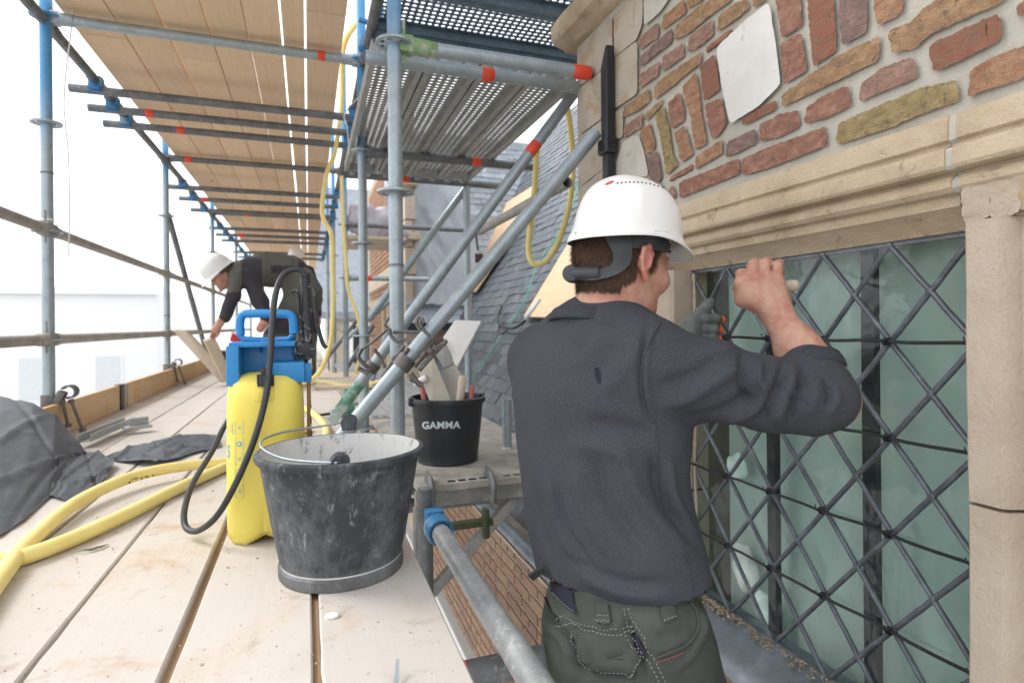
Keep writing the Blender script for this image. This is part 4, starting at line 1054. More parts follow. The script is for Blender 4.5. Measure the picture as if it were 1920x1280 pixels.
tube((.335, 1.97, -.56), (.95, 1.97, -.56), 'dark tube under the side bracket', STEELD, 'transom', 'scaffold tube')
B1a, B1b = at(566, 925, t=1.76), at(1090, 282, t=2.06)
B1a.z = -.485
tube(B1a, B1b + (B1b-B1a)*.06, 'thick pale diagonal brace rising from behind the dirty bucket to the wall', STEEL, 'brace', 'scaffold tube')
B2a, B2b = at(650, 752, t=2.5), at(1078, 172, t=2.5)
t = tube(B2a, B2b, 'second diagonal brace with green foot, behind the thick one', STEEL, 'brace', 'scaffold tube', tapes=((.80, .055),))
dd = (B2a-B2b).normalized()
bm = bmn(); add_cyl(bm, B2a - dd*.11, B2a, TR+.0012, n=24); obj('paint_band', bm, GREEND, t, True, auto=40)
bm = bmn(); q = dd.to_track_quat('X', 'Y').to_matrix(); add_box(bm, B2a + dd*.05, (.13, .045, .012), q, .004); add_box(bm, B2a + dd*.02, (.06, .05, .04), q, .008)
obj('flattened_end', bm, GREEND, t, True, auto=35)
tube(at(690, 600, t=3.9), at(877, 348, t=4.0), 'third, thinner diagonal brace ending under the far deck edge', STEEL, 'brace', 'scaffold tube')
tube(at(690, 735, t=5.2), at(752, 545, t=5.3), 'short pale brace behind the nearest pole', STEEL, 'brace', 'scaffold tube')
for (a, b, tt, w) in (((645, 640), (735, 560), 6.0, 'upper'), ((650, 690), (700, 610), 6.5, 'middle'), ((590, 700), (690, 575), 7.2, 'lower')):
    tube(at(*a, t=tt), at(*b, t=tt), f'{w} far diagonal brace low between the middle poles', STEELD if w != 'upper' else STEEL, 'brace', 'scaffold tube')
tube(at(898, 434, x=1.0), Vector((1.0, 2.13, .575)), 'brownish grey tube with pink mark running to the wall corner', RAILM, 'ledger', 'scaffold tube', tapes=((.78, .03),))
o = obj('bracket_plate', add_box(bmn(), at(898, 484, t=3.5), (.05, .012, .055), None, .004), M('maroon_steel', (.16, .09, .1), (.1, .06, .07), metal=.3)); tag(o, 'maroon square bracket plate on the roof behind the brace', 'bracket'); recenter(o, at(898, 484, t=3.5))
o = obj('tie_rod', add_sweep(bmn(), [at(892, 438, t=3.5), at(896, 470, t=3.5)], .007, 10), CLAMP); tag(o, 'short dark tie rod above the maroon bracket', 'rod')
# blue bracket at the top of the second middle pole
bt = thing('coupling_bracket', 'bright blue bracket hanging on the scaffold by the ceiling corner', 'bracket', (.36, 3.1, 1.4))
p = at(705, 60, t=3.0)
obj('plate', add_box(bmn(), p, (.055, .03, .26), Matrix.Rotation(.12, 3, 'Y'), .006), BLUEP, bt)
obj('hook', add_box(bmn(), p + V(-.03, -.02, .03), (.12, .03, .018), Matrix.Rotation(.15, 3, 'Y'), .004), BLUEP, bt)
obj('hook', add_box(bmn(), p + V(-.02, -.02, -.12), (.14, .03, .02), Matrix.Rotation(.15, 3, 'Y'), .004), BLUEP, bt)
obj('ring', add_lathe(bmn(), [(.035, -.03), (.045, -.03), (.045, .03), (.035, .03), (.035, -.03)], p + V(-.045, .02, -.06), 24)[0], BLUEP, bt, True, auto=40)

# handrail ledger at the edge of the deck, near
hr = tube((.317, -.35, -.545), (.317, 1.49, -.535), 'big scratched galvanised tube along the deck edge beside the man, blue socket at its end', steel('scratched_near_tube', base=(.46, .48, .49), dark=(.27, .28, .28), spot=(.66, .66, .64), rough=.45, metal=.45), 'edge_tube', 'scaffold tube')
c0 = Vector((.317, 1.49, -.535))
bm = bmn(); add_lathe(bm, [(TR+.002, -.03), (TR+.009, -.033), (TR+.012, -.02), (TR+.012, .018), (TR+.004, .03), (TR+.004, .05)], c0, 32, axis=Vector((0, 1, 0)))
add_box(bm, c0 + V(0, .055, 0), (.05, .05, .075), None, .01); obj('blue_socket', bm, BLUEP, hr, True, auto=40)
bm = bmn(); add_cyl(bm, (.30, 1.58, -1.55), (.30, 1.58, -.45), .021, n=20); o = tag(obj('short_pole', bm, STEELD, None, True, auto=40), 'dark vertical tube under the blue socket', 'scaffold pole'); recenter(o, (.3, 1.58, -1.5))
o = obj('wedge_clamp', add_box(add_box(bmn(), (.44, 1.68, -.60), (.17, .03, .02), None, .004), (.50, 1.67, -.60), (.022, .03, .09), None, .008), M('olive_steel', (.09, .1, .05), (.05, .06, .03), metal=.4)); tag(o, 'small olive wedge clamp beside the blue socket', 'clamp'); recenter(o, (.47, 1.68, -.6))
# side bracket and its small platform for the branded bucket
sb = thing('side_bracket', 'grey steel bracket with angled stay carrying the small platform', 'bracket', (.33, 1.9, -1.1))
GB = M('dusty_grey_steel', (.3, .3, .29), (.2, .2, .195), (.4, .4, .39), scale=14, rough=.6, metal=.35, world=True)
obj('arm', add_box(bmn(), (.60, 1.86, -.565), (.56, .035, .05), None, .004), GB, sb)
obj('post', add_box(bmn(), (.335, 1.86, -.81), (.04, .035, .44), None, .004), GB, sb)
obj('stay', add_box(bmn(), (.49, 1.862, -.76), (.45, .028, .035), Matrix.Rotation(-.75, 3, 'Y'), .004), GB, sb)
t = thing('steel_deck_plank', 'small grey steel platform under the branded bucket', 'scaffold plank', (.6, 2.3, -.53))
obj('plate', bx(.32, .90, 1.80, 3.2, -.53, -.506, .004), M('cement_dirty_steel', (.34, .32, .28), (.22, .21, .19), (.48, .46, .42), scale=10, rough=.8, bump=.4, world=True), t)
for dx in (.36, .56):
    bm = bmn(); add_sweep(bm, [(dx, 1.86, -.50), (dx, 1.80, -.502), (dx, 1.785, -.52), (dx, 1.785, -.575)], .009, 8, flat=3.2); obj('claw', bm, STEELD, t, True)
for k in range(9):
    obj('slot', bx(.42+k*.035 + (.05 if k > 3 else 0), .445+k*.035 + (.05 if k > 3 else 0), 1.815, 1.832, -.5065, -.5045), BLACKI, t)
# vertical post with white paint standing beside the man
pp = thing('post', 'short galvanised post with chipped white paint behind the man\'s back', 'scaffold pole', (.80, 2.1, -.53))
pb = at(951, 850, t=2.35)
bm = bmn(); add_pipe(bm, pb + V(0, 0, -.1), pb + V(0, 0, .22), .019); obj('tube', bm, STEEL, pp, True, auto=40)
bm = bmn(); add_lathe(bm, [(.0205, -.06), (.023, -.055), (.0235, .02), (.0205, .03)], pb, 24); obj('paint', bm, M('chipped_white_paint', (.75, .75, .73), (.4, .4, .39), scale=60, rough=.7), pp, True, auto=40)
# grey ridged planks farther along on the right, and the loose stuff on them
for k, (x0, x1) in enumerate(((.33, .60), (.62, .88))):
    t = thing('steel_deck_plank', f'ridged grey steel plank on the {["left", "right"][k]} of the far side deck', 'scaffold plank', (x0, 5.6, -.52), 'ridged planks of the far side deck')
    for y0, y1 in ((3.25, 5.7), (5.72, 8.2)):
        bm = bx(x0, x1, y0, y1, -.53, -.51)
        for q in range(6): add_box(bm, (x0 + (x1-x0)*(q+.5)/6, (y0+y1)/2, -.507), ((x1-x0)/12, y1-y0-.05, .008))
        obj('plate', bm, PERF, t)
# lower level the man stands on
for k in range(4):
    o = obj('lower_deck_board', plank(.36+k*.205, .56+k*.205, -.9, 1.86, -1.48, .032, 77+k), DECKW); tag(o, f'dusty board of the lower level the man stands on, {["leftmost", "second from the left", "second from the wall", "next to the wall"][k]}', 'board', 'boards of the lower level'); recenter(o, (.46+k*.205, .5, -1.48))
o = obj('edge_board', bx(.655, .70, 1.9, 6.5, -1.6, -1.5, .004), WHITEP); tag(o, 'long whitewashed edge board below the deck', 'board'); recenter(o, (.68, 4, -1.55))
for y in (-.5, 1.5):
    tube((.2, y, -1.545), (1.1, y, -1.545), f'{"hidden front" if y < 0 else "rear"} tube carrying the lower level', STEELD, 'transom', 'scaffold tube')
# ================================================================== organic bodies: smooth-union distance field -> one continuous mesh
class Body:
    def __init__(s, k=.03): s.items = []; s.k = k
    def cap(s, a, b, ra, rb=None, k=None, flat=None, fdir=None):
        s.items.append(('c', Vector(a), Vector(b), ra, ra if rb is None else rb, k, flat, fdir)); return s
    def chain(s, pts, radii, k=None, flat=None, fdir=None):
        for i in range(len(pts)-1): s.cap(pts[i], pts[i+1], radii[i], radii[i+1], k, flat, fdir)
        return s
    def ell(s, c, rad, axes=None, k=None, sub=False):
        s.items.append(('e', Vector(c), Vector(rad), axes, sub, k)); return s
    def mesh(s, vox, name, mat, parent, extra=None, smooth=2, disp=None, label=None):
        lo = np.array([1e9]*3); hi = -lo
        for it in s.items:
            if it[0] == 'c':
                r = max(it[3], it[4]) + .02
                for p in (it[1], it[2]): lo = np.minimum(lo, np.array(p)-r); hi = np.maximum(hi, np.array(p)+r)
            elif not it[4]:
                r = max(it[2]) + .02; lo = np.minimum(lo, np.array(it[1])-r); hi = np.maximum(hi, np.array(it[1])+r)
        n = np.ceil((hi-lo)/vox).astype(int)+2
        ax = [lo[i] + np.arange(n[i])*vox for i in range(3)]
        D = np.full(n, 1.0, dtype=np.float32)
        for it in s.items:
            kk = it[5] if it[5] is not None else s.k
            if it[0] == 'c':
                _, a, b, ra, rb, _, flat, fdir = it; rr = max(ra, rb) + kk*2.2 + vox*3; c0 = np.minimum(a, b) - rr; c1 = np.maximum(a, b) + rr
            else:
                _, c, rad, axes, sub, _ = it; rr = max(rad) + kk*2.2 + vox*3; c0 = np.array(c)-rr; c1 = np.array(c)+rr
            i0 = np.clip(((c0-lo)/vox).astype(int), 0, n-1); i1 = np.clip(((c1-lo)/vox).astype(int)+2, 1, n)
            sl = tuple(slice(i0[q], i1[q]) for q in range(3))
            X, Y, Z = np.meshgrid(*(ax[q][sl[q]] for q in range(3)), indexing='ij')
            if it[0] == 'c':
                px_, py_, pz_ = X-a.x, Y-a.y, Z-a.z; ba = np.array(b-a); L2 = max(1e-12, float(ba@ba))
                h = np.clip((px_*ba[0]+py_*ba[1]+pz_*ba[2])/L2, 0, 1)
                dx, dy, dz = px_-h*ba[0], py_-h*ba[1], pz_-h*ba[2]
                if flat:
                    f = np.array(Vector(fdir).normalized()); q = dx*f[0]+dy*f[1]+dz*f[2]; g = (1/flat-1)*q
                    dx, dy, dz = dx+f[0]*g, dy+f[1]*g, dz+f[2]*g
                r_ = ra+(rb-ra)*h; dist = np.sqrt(dx*dx+dy*dy+dz*dz)
                d = (dist - r_)
                if flat: d = d*(.5+.5*flat)
            else:
                A = axes if axes else (Vector((1, 0, 0)), Vector((0, 1, 0)), Vector((0, 0, 1)))
                q = [(X-c.x)*v.x+(Y-c.y)*v.y+(Z-c.z)*v.z for v in A]
                k0 = np.sqrt(sum((q[i]/rad[i])**2 for i in range(3))); k1 = np.sqrt(sum((q[i]/rad[i]**2)**2 for i in range(3)))
                d = k0*(k0-1)/np.maximum(k1, 1e-9)
            C = D[sl]
            if it[0] == 'e' and it[4]:
                d = -d; h = np.clip(.5-.5*(d-C)/-kk if False else .5+.5*(d-C)/kk, 0, 1); D[sl] = C*(1-h)+d*h + kk*h*(1-h)
            else:
                h = np.clip(.5+.5*(C-d)/kk, 0, 1); D[sl] = C*(1-h)+d*h - kk*h*(1-h)
        # surface nets
        ins = D < 0
        c = np.zeros(n-1, dtype=np.int8)
        for i in (0, 1):
            for j in (0, 1):
                for k in (0, 1): c += ins[i:n[0]-1+i, j:n[1]-1+j, k:n[2]-1+k]
        act = (c > 0) & (c < 8); idx = -np.ones(n-1, dtype=np.int64); cells = np.argwhere(act); idx[act] = np.arange(len(cells))
        acc = np.zeros((len(cells), 3)); cnt = np.zeros(len(cells))
        corners = [(i, j, k) for i in (0, 1) for j in (0, 1) for k in (0, 1)]
        for a in corners:
            for q in range(3):
                if a[q]: continue
                b = list(a); b[q] = 1
                va = D[cells[:, 0]+a[0], cells[:, 1]+a[1], cells[:, 2]+a[2]]; vb = D[cells[:, 0]+b[0], cells[:, 1]+b[1], cells[:, 2]+b[2]]
                m_ = (va < 0) != (vb < 0); t = np.where(m_, va/np.where(m_, va-vb, 1), 0)
                p = np.array(a, float)[None, :].repeat(len(cells), 0); p[:, q] += t
                acc[m_] += p[m_]; cnt[m_] += 1
        verts = (cells + acc/np.maximum(cnt, 1)[:, None])*vox + lo
        faces = []
        for q in range(3):
            o1, o2 = (q+1) % 3, (q+2) % 3
            s0 = [slice(1, n[i]-1) for i in range(3)]; s1 = list(s0); s0[q] = slice(0, n[q]-1); s1[q] = slice(1, n[q])
            A = ins[tuple(s0)]; B = ins[tuple(s1)]; e = np.argwhere(A != B); flip = A[tuple(e.T)]
            off = np.array([1, 1, 1]); off[q] = 0; g = e + off
            def cell(d1, d2):
                h = g.copy(); h[:, o1] += d1; h[:, o2] += d2; return idx[h[:, 0], h[:, 1], h[:, 2]]
            Q = np.stack([cell(-1, -1), cell(0, -1), cell(0, 0), cell(-1, 0)], 1)
            Q[~flip] = Q[~flip][:, ::-1]; Q = Q[(Q >= 0).all(1)]; faces.append(Q)
        faces = np.concatenate(faces)
        # laplacian smoothing
        for _ in range(smooth):
            S = np.zeros_like(verts); N_ = np.zeros(len(verts))
            for a in range(4):
                b = (a+1) % 4; np.add.at(S, faces[:, a], verts[faces[:, b]]); np.add.at(S, faces[:, b], verts[faces[:, a]])
                np.add.at(N_, faces[:, a], 1); np.add.at(N_, faces[:, b], 1)
            verts = verts*.5 + .5*S/np.maximum(N_, 1)[:, None]
        if disp is not None:
            f = verts[faces]; nn = np.cross(f[:, 2]-f[:, 0], f[:, 3]-f[:, 1]); N3 = np.zeros_like(verts)
            for a in range(4): np.add.at(N3, faces[:, a], nn)
            N3 /= np.maximum(np.linalg.norm(N3, axis=1), 1e-9)[:, None]
            verts = verts + N3*disp(verts, N3)[:, None]
        me = bpy.data.meshes.new(name); me.from_pydata(verts.tolist(), [], faces.tolist()); me.update()
        o = bpy.data.objects.new(name, me); COL.objects.link(o)
        if parent is not None: me.transform(BASE[parent.name].inverted()); o.parent = parent; BASE[o.name] = BASE[parent.name]
        else: BASE[o.name] = Matrix.Identity(4)
        me.materials.append(mat); sm(me)
        if label: o['label'] = label
        return o
FWn, RCn, UCn = (np.array(v) for v in (FW, RC, UC))
def fold_disp(folds, wr=0, wscale=14, seed=0, front=True):
    """cloth folds: list of (pixel polyline, width_px, height_m); positive ridge, negative crease"""
    def f(V_, N_):
        t = V_@FWn; X = CX + FPX*(V_@RCn)/t; Y = CY - FPX*(V_@UCn)/t
        vis = np.clip(-(N_*V_).sum(1)/np.linalg.norm(V_, axis=1)*3 + .3, 0, 1); out = np.zeros(len(V_))
        for pts, w, h in folds:
            P = np.array([list(p)[:2] for p in catmull([(a, b, 0) for a, b in pts], 5)]) if len(pts) > 2 else np.array(pts, float)
            best = np.full(len(V_), 1e9); par = np.zeros(len(V_))
            m_ = (X > P[:, 0].min()-3*w) & (X < P[:, 0].max()+3*w) & (Y > P[:, 1].min()-3*w) & (Y < P[:, 1].max()+3*w)
            if not m_.any(): continue
            x, y = X[m_], Y[m_]; bb = np.full(len(x), 1e9); pp = np.zeros(len(x))
            for i in range(len(P)-1):
                a, b = P[i], P[i+1]; d = b-a; L2 = max(1e-9, d@d); s = np.clip(((x-a[0])*d[0]+(y-a[1])*d[1])/L2, 0, 1)
                dd = np.hypot(x-a[0]-s*d[0], y-a[1]-s*d[1]); q = dd < bb; bb[q] = dd[q]; pp[q] = (i+s[q])/(len(P)-1)
            fade = np.clip(np.minimum(pp, 1-pp)*4+.15, 0, 1)
            out[m_] += h*fade*np.exp(-(bb/w)**2)
        out *= vis
        if wr:
            out += np.array([noise.noise(Vector((p[0]*wscale, p[1]*wscale, p[2]*wscale*.7+seed))) + .5*noise.noise(Vector((p[0]*wscale*2.3, p[1]*wscale*2.3, p[2]*wscale*2+seed))) for p in V_])*wr
        return out
    return f
# ================================================================== THE MAN AT THE WINDOW
SWEAT = M('heather_sweatshirt', (.047, .049, .059), (.039, .041, .050), scale=5, rough=.95, bump=.5, bscale=420, bdist=.0008, speck=(.11, .118, .14), spec=.2, rnd=0)
RIBM = M('ribbed_cuff', (.038, .040, .050), (.027, .029, .038), scale=5, rough=.95, bump=.4, bscale=300, speck=(.12, .125, .14), spec=.2, rnd=0)
TROU = M('olive_work_trousers', (.062, .069, .060), (.045, .051, .044), (.085, .093, .082), scale=7, rough=.9, bump=.45, bscale=500, bdist=.0006, spec=.2, rnd=0, spot=(.14, .145, .13), sth=.7)
NAVY = M('navy_patch', (.028, .026, .04), (.02, .019, .03), rough=.9, bscale=400, spec=.2, rnd=0)
STITCH = M('pale_stitching', (.34, .35, .33), (.26, .27, .25), rough=.9, bump=0)
def skin_mat(name, a, b_, c):
    m, t, b = nodes_of(name); v = vec_of(t, True); f = noise_n(t, v, 28, 6, .6, .3)
    col = ramp(t, f, [(.38, b_), (.5, a), (.62, c)]); g = noise_n(t, v, 170, 4, .6)
    col = mixc(t, ramp(t, g, [(.62, (0, 0, 0)), (.75, (.35, .35, .35))]), col, tuple(q*.7 for q in b_))
    f2 = noise_n(t, v, 60, 6, .7, .6); col = mixc(t, ramp(t, f2, [(.52, (0, 0, 0)), (.68, (.45, .45, .45))]), col, (a[0]*1.02, a[1]*.72, a[2]*.68))
    t.links.new(col, b.inputs['Base Color']); b.inputs['Roughness'].default_value = .56; b.inputs['Specular IOR Level'].default_value = .35
    b.inputs['Subsurface Weight'].default_value = .12; b.inputs['Subsurface Radius'].default_value = (.01, .004, .002); b.inputs['Subsurface Scale'].default_value = .6
    bump_n(t, b, noise_n(t, v, 300, 5, .7), .5, .0012); return m
SKIN = skin_mat('skin', (.50, .27, .20), (.44, .20, .15), (.54, .32, .24))
HAIRM = M('brown_hair', (.10, .06, .04), (.04, .023, .016), (.21, .135, .09), scale=320, rough=.6, bump=.2, spec=.3, rnd=0)
HELM = M('white_helmet_shell', (.80, .80, .78), (.78, .78, .765), scale=3, rough=.33, bump=.04, bscale=30, rnd=0, spot=(.62, .61, .58), sth=.74, sscale=24)
HARN = M('dark_harness', (.04, .045, .052), (.028, .032, .037), (.07, .075, .082), scale=20, rough=.5, bump=.1, rnd=0)
GLOV = M('grey_glove', (.13, .14, .135), (.09, .1, .095), (.19, .2, .19), scale=22, rough=.8, bump=.5, bscale=200, rnd=0, spot=(.32, .31, .27), sth=.64, sscale=40)

man = thing('person', 'man in white helmet and dark grey sweatshirt reaching up to the leaded window', 'person', (.6, .95, -1.48))
# --- frame of the head
HC = at(1165, 492, t=1.185)
fd = Vector((.965, .21, -.15)).normalized(); hr_ = Vector((.21, -.975, 0)).normalized(); hr_ = (hr_ - fd*hr_.dot(fd)).normalized(); hu = hr_.cross(fd).normalized()
if hu.z < 0: hu = -hu
AX = (fd, hr_, hu)
def H(f, r, u): return HC + fd*f + hr_*r + hu*u
S_R = at(1228, 672, t=1.07); S_L = Vector((.50, 1.21, -.075))
ELB = at(1558, 752, t=1.045); WR = at(1462, 598, t=1.17); HAND = at(1428, 545, t=1.19)
chest = at(1122, 745, t=1.17); belly = at(1122, 930, t=1.15); hip = at(1160, 1075, t=1.12); pelv = at(1165, 1215, t=1.10)
fac = Vector((.86, .51, 0)).normalized(); sax = Vector((.51, -.86, 0)).normalized()
# --- body: head, neck, torso core, arms as one continuous skin
B = Body(.02)
B.ell(H(-.005, 0, .025), (.098, .076, .098), AX, k=.01)
B.ell(H(.02, 0, -.03), (.072, .064, .085), AX, k=.03)
B.cap(H(.03, .028, -.085), H(.075, .006, -.108), .026, .021, .03); B.cap(H(.03, -.028, -.085), H(.075, -.006, -.108), .026, .021, .03)
B.cap(H(-.01, .045, -.06), H(.035, .035, -.09), .024, .022, .03); B.cap(H(-.01, -.045, -.06), H(.035, -.035, -.09), .024, .022, .03)
B.cap(H(.088, 0, .004), H(.112, 0, -.034), .009, .0125, .014)           # nose
B.ell(H(.108, .009, -.037), (.009, .007, .006), AX, k=.008); B.ell(H(.108, -.009, -.037), (.009, .007, .006), AX, k=.008)
B.cap(H(.082, .038, .014), H(.092, .008, .012), .010, .010, .015); B.cap(H(.082, -.038, .014), H(.092, -.008, .012), .010, .010, .015)   # brow
B.ell(H(.062, .045, -.03), (.028, .02, .022), AX, k=.025); B.ell(H(.062, -.045, -.03), (.028, .02, .022), AX, k=.025)        # cheeks
B.ell(H(.092, 0, -.067), (.012, .022, .007), AX, k=.008); B.ell(H(.090, 0, -.077), (.011, .018, .007), AX, k=.008)          # lips
B.ell(H(.086, 0, -.101), (.014, .018, .015), AX, k=.014)
for s_ in (1, -1): B.ell(H(.094, .031*s_, -.004), (.012, .015, .009), AX, k=.008, sub=True)
NB = at(1118, 640, t=1.16)
B.cap(H(-.025, 0, -.06), NB, .058, .066, .03)
B.chain([chest, belly, hip], [.15, .14, .14], k=.05, flat=.6, fdir=fac)
B.cap(S_R, chest, .05, .09, .05); B.cap(S_L, chest, .05, .09, .05)
# right arm
B.chain([S_R, ELB], [.055, .043], k=.03); B.chain([ELB, ELB.lerp(WR, .3), ELB.lerp(WR, .62), WR], [.045, .049, .040, .029], k=.02)
# left arm to the gloved hand
ELL = Vector((.80, 1.36, -.19)); GL = at(1318, 632, t=1.60)
B.chain([S_L, ELL, GL], [.05, .04, .03], k=.03)
# right hand: back of the hand towards us, fingers closed over the top
hd = (at(1420, 520, t=1.20) - WR).normalized()
kn = [at(1390, 532, t=1.182), at(1409, 522, t=1.185), at(1432, 520, t=1.19), at(1455, 524, t=1.195)]
for i, k_ in enumerate(kn):
    B.cap(WR.lerp(k_, .12), k_, .024, .0165, .014)
B.cap(at(1402, 560, t=1.185), at(1455, 562, t=1.195), .021, .021, .02)
tips = [(at(1389, 513, t=1.20), at(1397, 512, t=1.235), at(1402, 530, t=1.25)), (at(1411, 497, t=1.20), at(1415, 493, t=1.235), at(1420, 515, t=1.26)),
        (at(1434, 494, t=1.205), at(1438, 491, t=1.24), at(1442, 514, t=1.265)), (at(1457, 498, t=1.21), at(1461, 495, t=1.245), at(1462, 516, t=1.268))]
for k_, (a, b, c) in zip(kn, tips): B.chain([k_, a, b, c], [.0128, .0112, .0108, .0095], k=.0022)
B.chain([at(1392, 560, t=1.19), at(1386, 540, t=1.225), at(1402, 533, t=1.25)], [.017, .0125, .0105], k=.008)   # thumb, curled behind
# legs under the trousers
kneeR = Vector((.72, .66, -.98)); kneeL = Vector((.62, 1.02, -.98)); 
B.chain([hip, pelv], [.13, .13], k=.05, flat=.7, fdir=fac)
def skin_disp(V_, N_):
    n = np.array([noise.noise(Vector((p[0]*60, p[1]*60, p[2]*60)))*.0006 for p in V_]); return n
body = B.mesh(.0036, 'body', SKIN, man, smooth=1, disp=skin_disp)
bb = bvh_of(body)
# ear
eb = Body(.004); E = H(-.008, .076, -.012); o1 = (hr_*.55 - fd*.85).normalized(); pr_ = (hr_*.8 - fd*.5).normalized()
rim = [E + pr_*.004 + fd*.012 + hu*-.004, E + pr_*.010 + fd*.014 + hu*.020, E + pr_*.017 + fd*.002 + hu*.031, E + pr_*.021 - fd*.011 + hu*.024, E + pr_*.020 - fd*.014 + hu*.005, E + pr_*.013 - fd*.006 - hu*.014, E + pr_*.008 + fd*.004 - hu*.028]
eb.chain(rim, [.0040, .0042, .0046, .0046, .0042, .0046, .0062]); eb.cap(E + pr_*.005 + hu*.018, E + pr_*.006 - hu*.014, .0095, .008, flat=.45, fdir=pr_)
eb.ell(E + pr_*.010 - fd*.005 + hu*.006, (.013, .006, .022), (fd, pr_, hu)); eb.ell(E + pr_*.019 + fd*.000 + hu*.004, (.0065, .007, .011), (fd, pr_, hu), sub=True, k=.004)
SKINE = skin_mat('ear_skin', (.55, .25, .19), (.48, .18, .14), (.58, .3, .23))
eb.mesh(.0018, 'ear', SKINE, man, smooth=1)
# eyes (mostly hidden from behind) and eyebrows
for s_ in (1, -1):
    bm = bmn(); bmesh.ops.create_uvsphere(bm, u_segments=20, v_segments=12, radius=.0118, matrix=Matrix.Translation(H(.079, .031*s_, -.004))); obj('eye', bm, M('eye_white', (.7, .68, .64), rough=.2, bump=0) if s_ > 0 else bpy.data.materials['eye_white'], man, True)
    bm = bmn(); add_sweep(bm, [H(.094, .016*s_, .018), H(.093, .032*s_, .023), H(.082, .048*s_, .018)], .0035, 8, flat=.6); obj('eyebrow', bm, HAIRM, man, True)
# --- hair: short strands over a close cap
rngh = random.Random(2); hv, hf = [], []
def head_pt(a, b, s=1.0):
    """a: angle round from the face (0) over the right side, b: height angle"""
    d = fd*math.cos(a)*math.cos(b) + hr_*math.sin(a)*math.cos(b) + hu*math.sin(b)
    e = Vector((d.dot(fd)/.098, d.dot(hr_)/.076, d.dot(hu)/.098)).length
    return H(-.005, 0, .025) + d*(s/e), d
bodyB = bb
def on_skin(p, d):
    l, n, i, q = bodyB.ray_cast(p + d*.09, -d, .2)
    return (l, n) if l is not None else (None, None)
def hairline(a, u):
    """true when a scalp point at angle a (deg, 0 face, 180 nape) and height u (m above head centre) is hairy"""
    a = abs(a)
    if a < 62: return u > .05
    if a < 80: return u > -.022 - (80-a)*-.0015 if a > 70 else u > .018
    if a < 104: return u > .022
    if a < 125: return u > -.035 - (a-104)*.0012
    return u > -.072
caps = bmn()
cnt_ = 0
while cnt_ < 15000:
    a = rngh.uniform(-math.pi, math.pi); u = rngh.uniform(-.085, .075)
    if a < -.6 and a > -2.4 and rngh.random() < .7: continue
    d = (fd*math.cos(a) + hr_*math.sin(a)).normalized(); start = HC + hu*u
    l, n, i, q = bodyB.ray_cast(start - fd*.005 + d*.16, -d, .2)
    if l is None: continue
    rel = l - HC
    if not hairline(math.degrees(a), rel.dot(hu) + rngh.uniform(-.004, .004)): continue
    if (l - E).length < .017: continue
    cnt_ += 1
    low = max(0, min(1, (rel.dot(hu)+.075)/.05))
    ln = (.010 + .013*low) * rngh.uniform(.7, 1.2)
    if abs(math.degrees(a)) < 100: ln *= .75
    down = (-hu*1.0 + d*(.34 if low < .5 else .22) + fd*(-.15) + Vector((rngh.gauss(0, .16), rngh.gauss(0, .16), rngh.gauss(0, .12)))).normalized()
    w = .00042 + .0002*rngh.random(); side = down.cross(n).normalized(); p0 = l - n*.0008; p1 = l + down*ln*.5 + n*.0045*low; p2 = l + down*ln + n*(.0035*low + .001)
    b0 = len(hv); hv += [p0-side*w, p0+side*w, p1+side*w*.9, p1-side*w*.9, p2]; hf += [(b0, b0+1, b0+2, b0+3), (b0+3, b0+2, b0+4)]
obj('hair', ([tuple(v) for v in hv], [], hf), HAIRM, man, True)
# scalp cap under the strands, so no skin shows between them
sv = {}
bm = bmn(); NA, NU = 96, 36
grid = {}
for i in range(NA):
    a = -math.pi + 2*math.pi*i/NA
    for j in range(NU+1):
        u = -.082 + .16*j/NU; d = (fd*math.cos(a) + hr_*math.sin(a)).normalized()
        l, n, _, q = bodyB.ray_cast(HC + hu*u - fd*.005 + d*.16, -d, .2)
        if l is not None and hairline(math.degrees(a), (l-HC).dot(hu)+.002) and (l-E).length > .019: grid[i, j] = bm.verts.new(l + n*.0012)
for i in range(NA):
    for j in range(NU):
        q = [grid.get(k) for k in ((i, j), ((i+1) % NA, j), ((i+1) % NA, j+1), (i, j+1))]
        if all(q):
            bm.faces.new(q)
loose = [v for v in bm.verts if not v.link_faces]; bmesh.ops.delete(bm, geom=loose, context='VERTS')
o = obj('scalp_hair', bm, M('scalp_hair_tone', (.05, .03, .02), (.035, .02, .014), rough=.8, rnd=0), man, True)

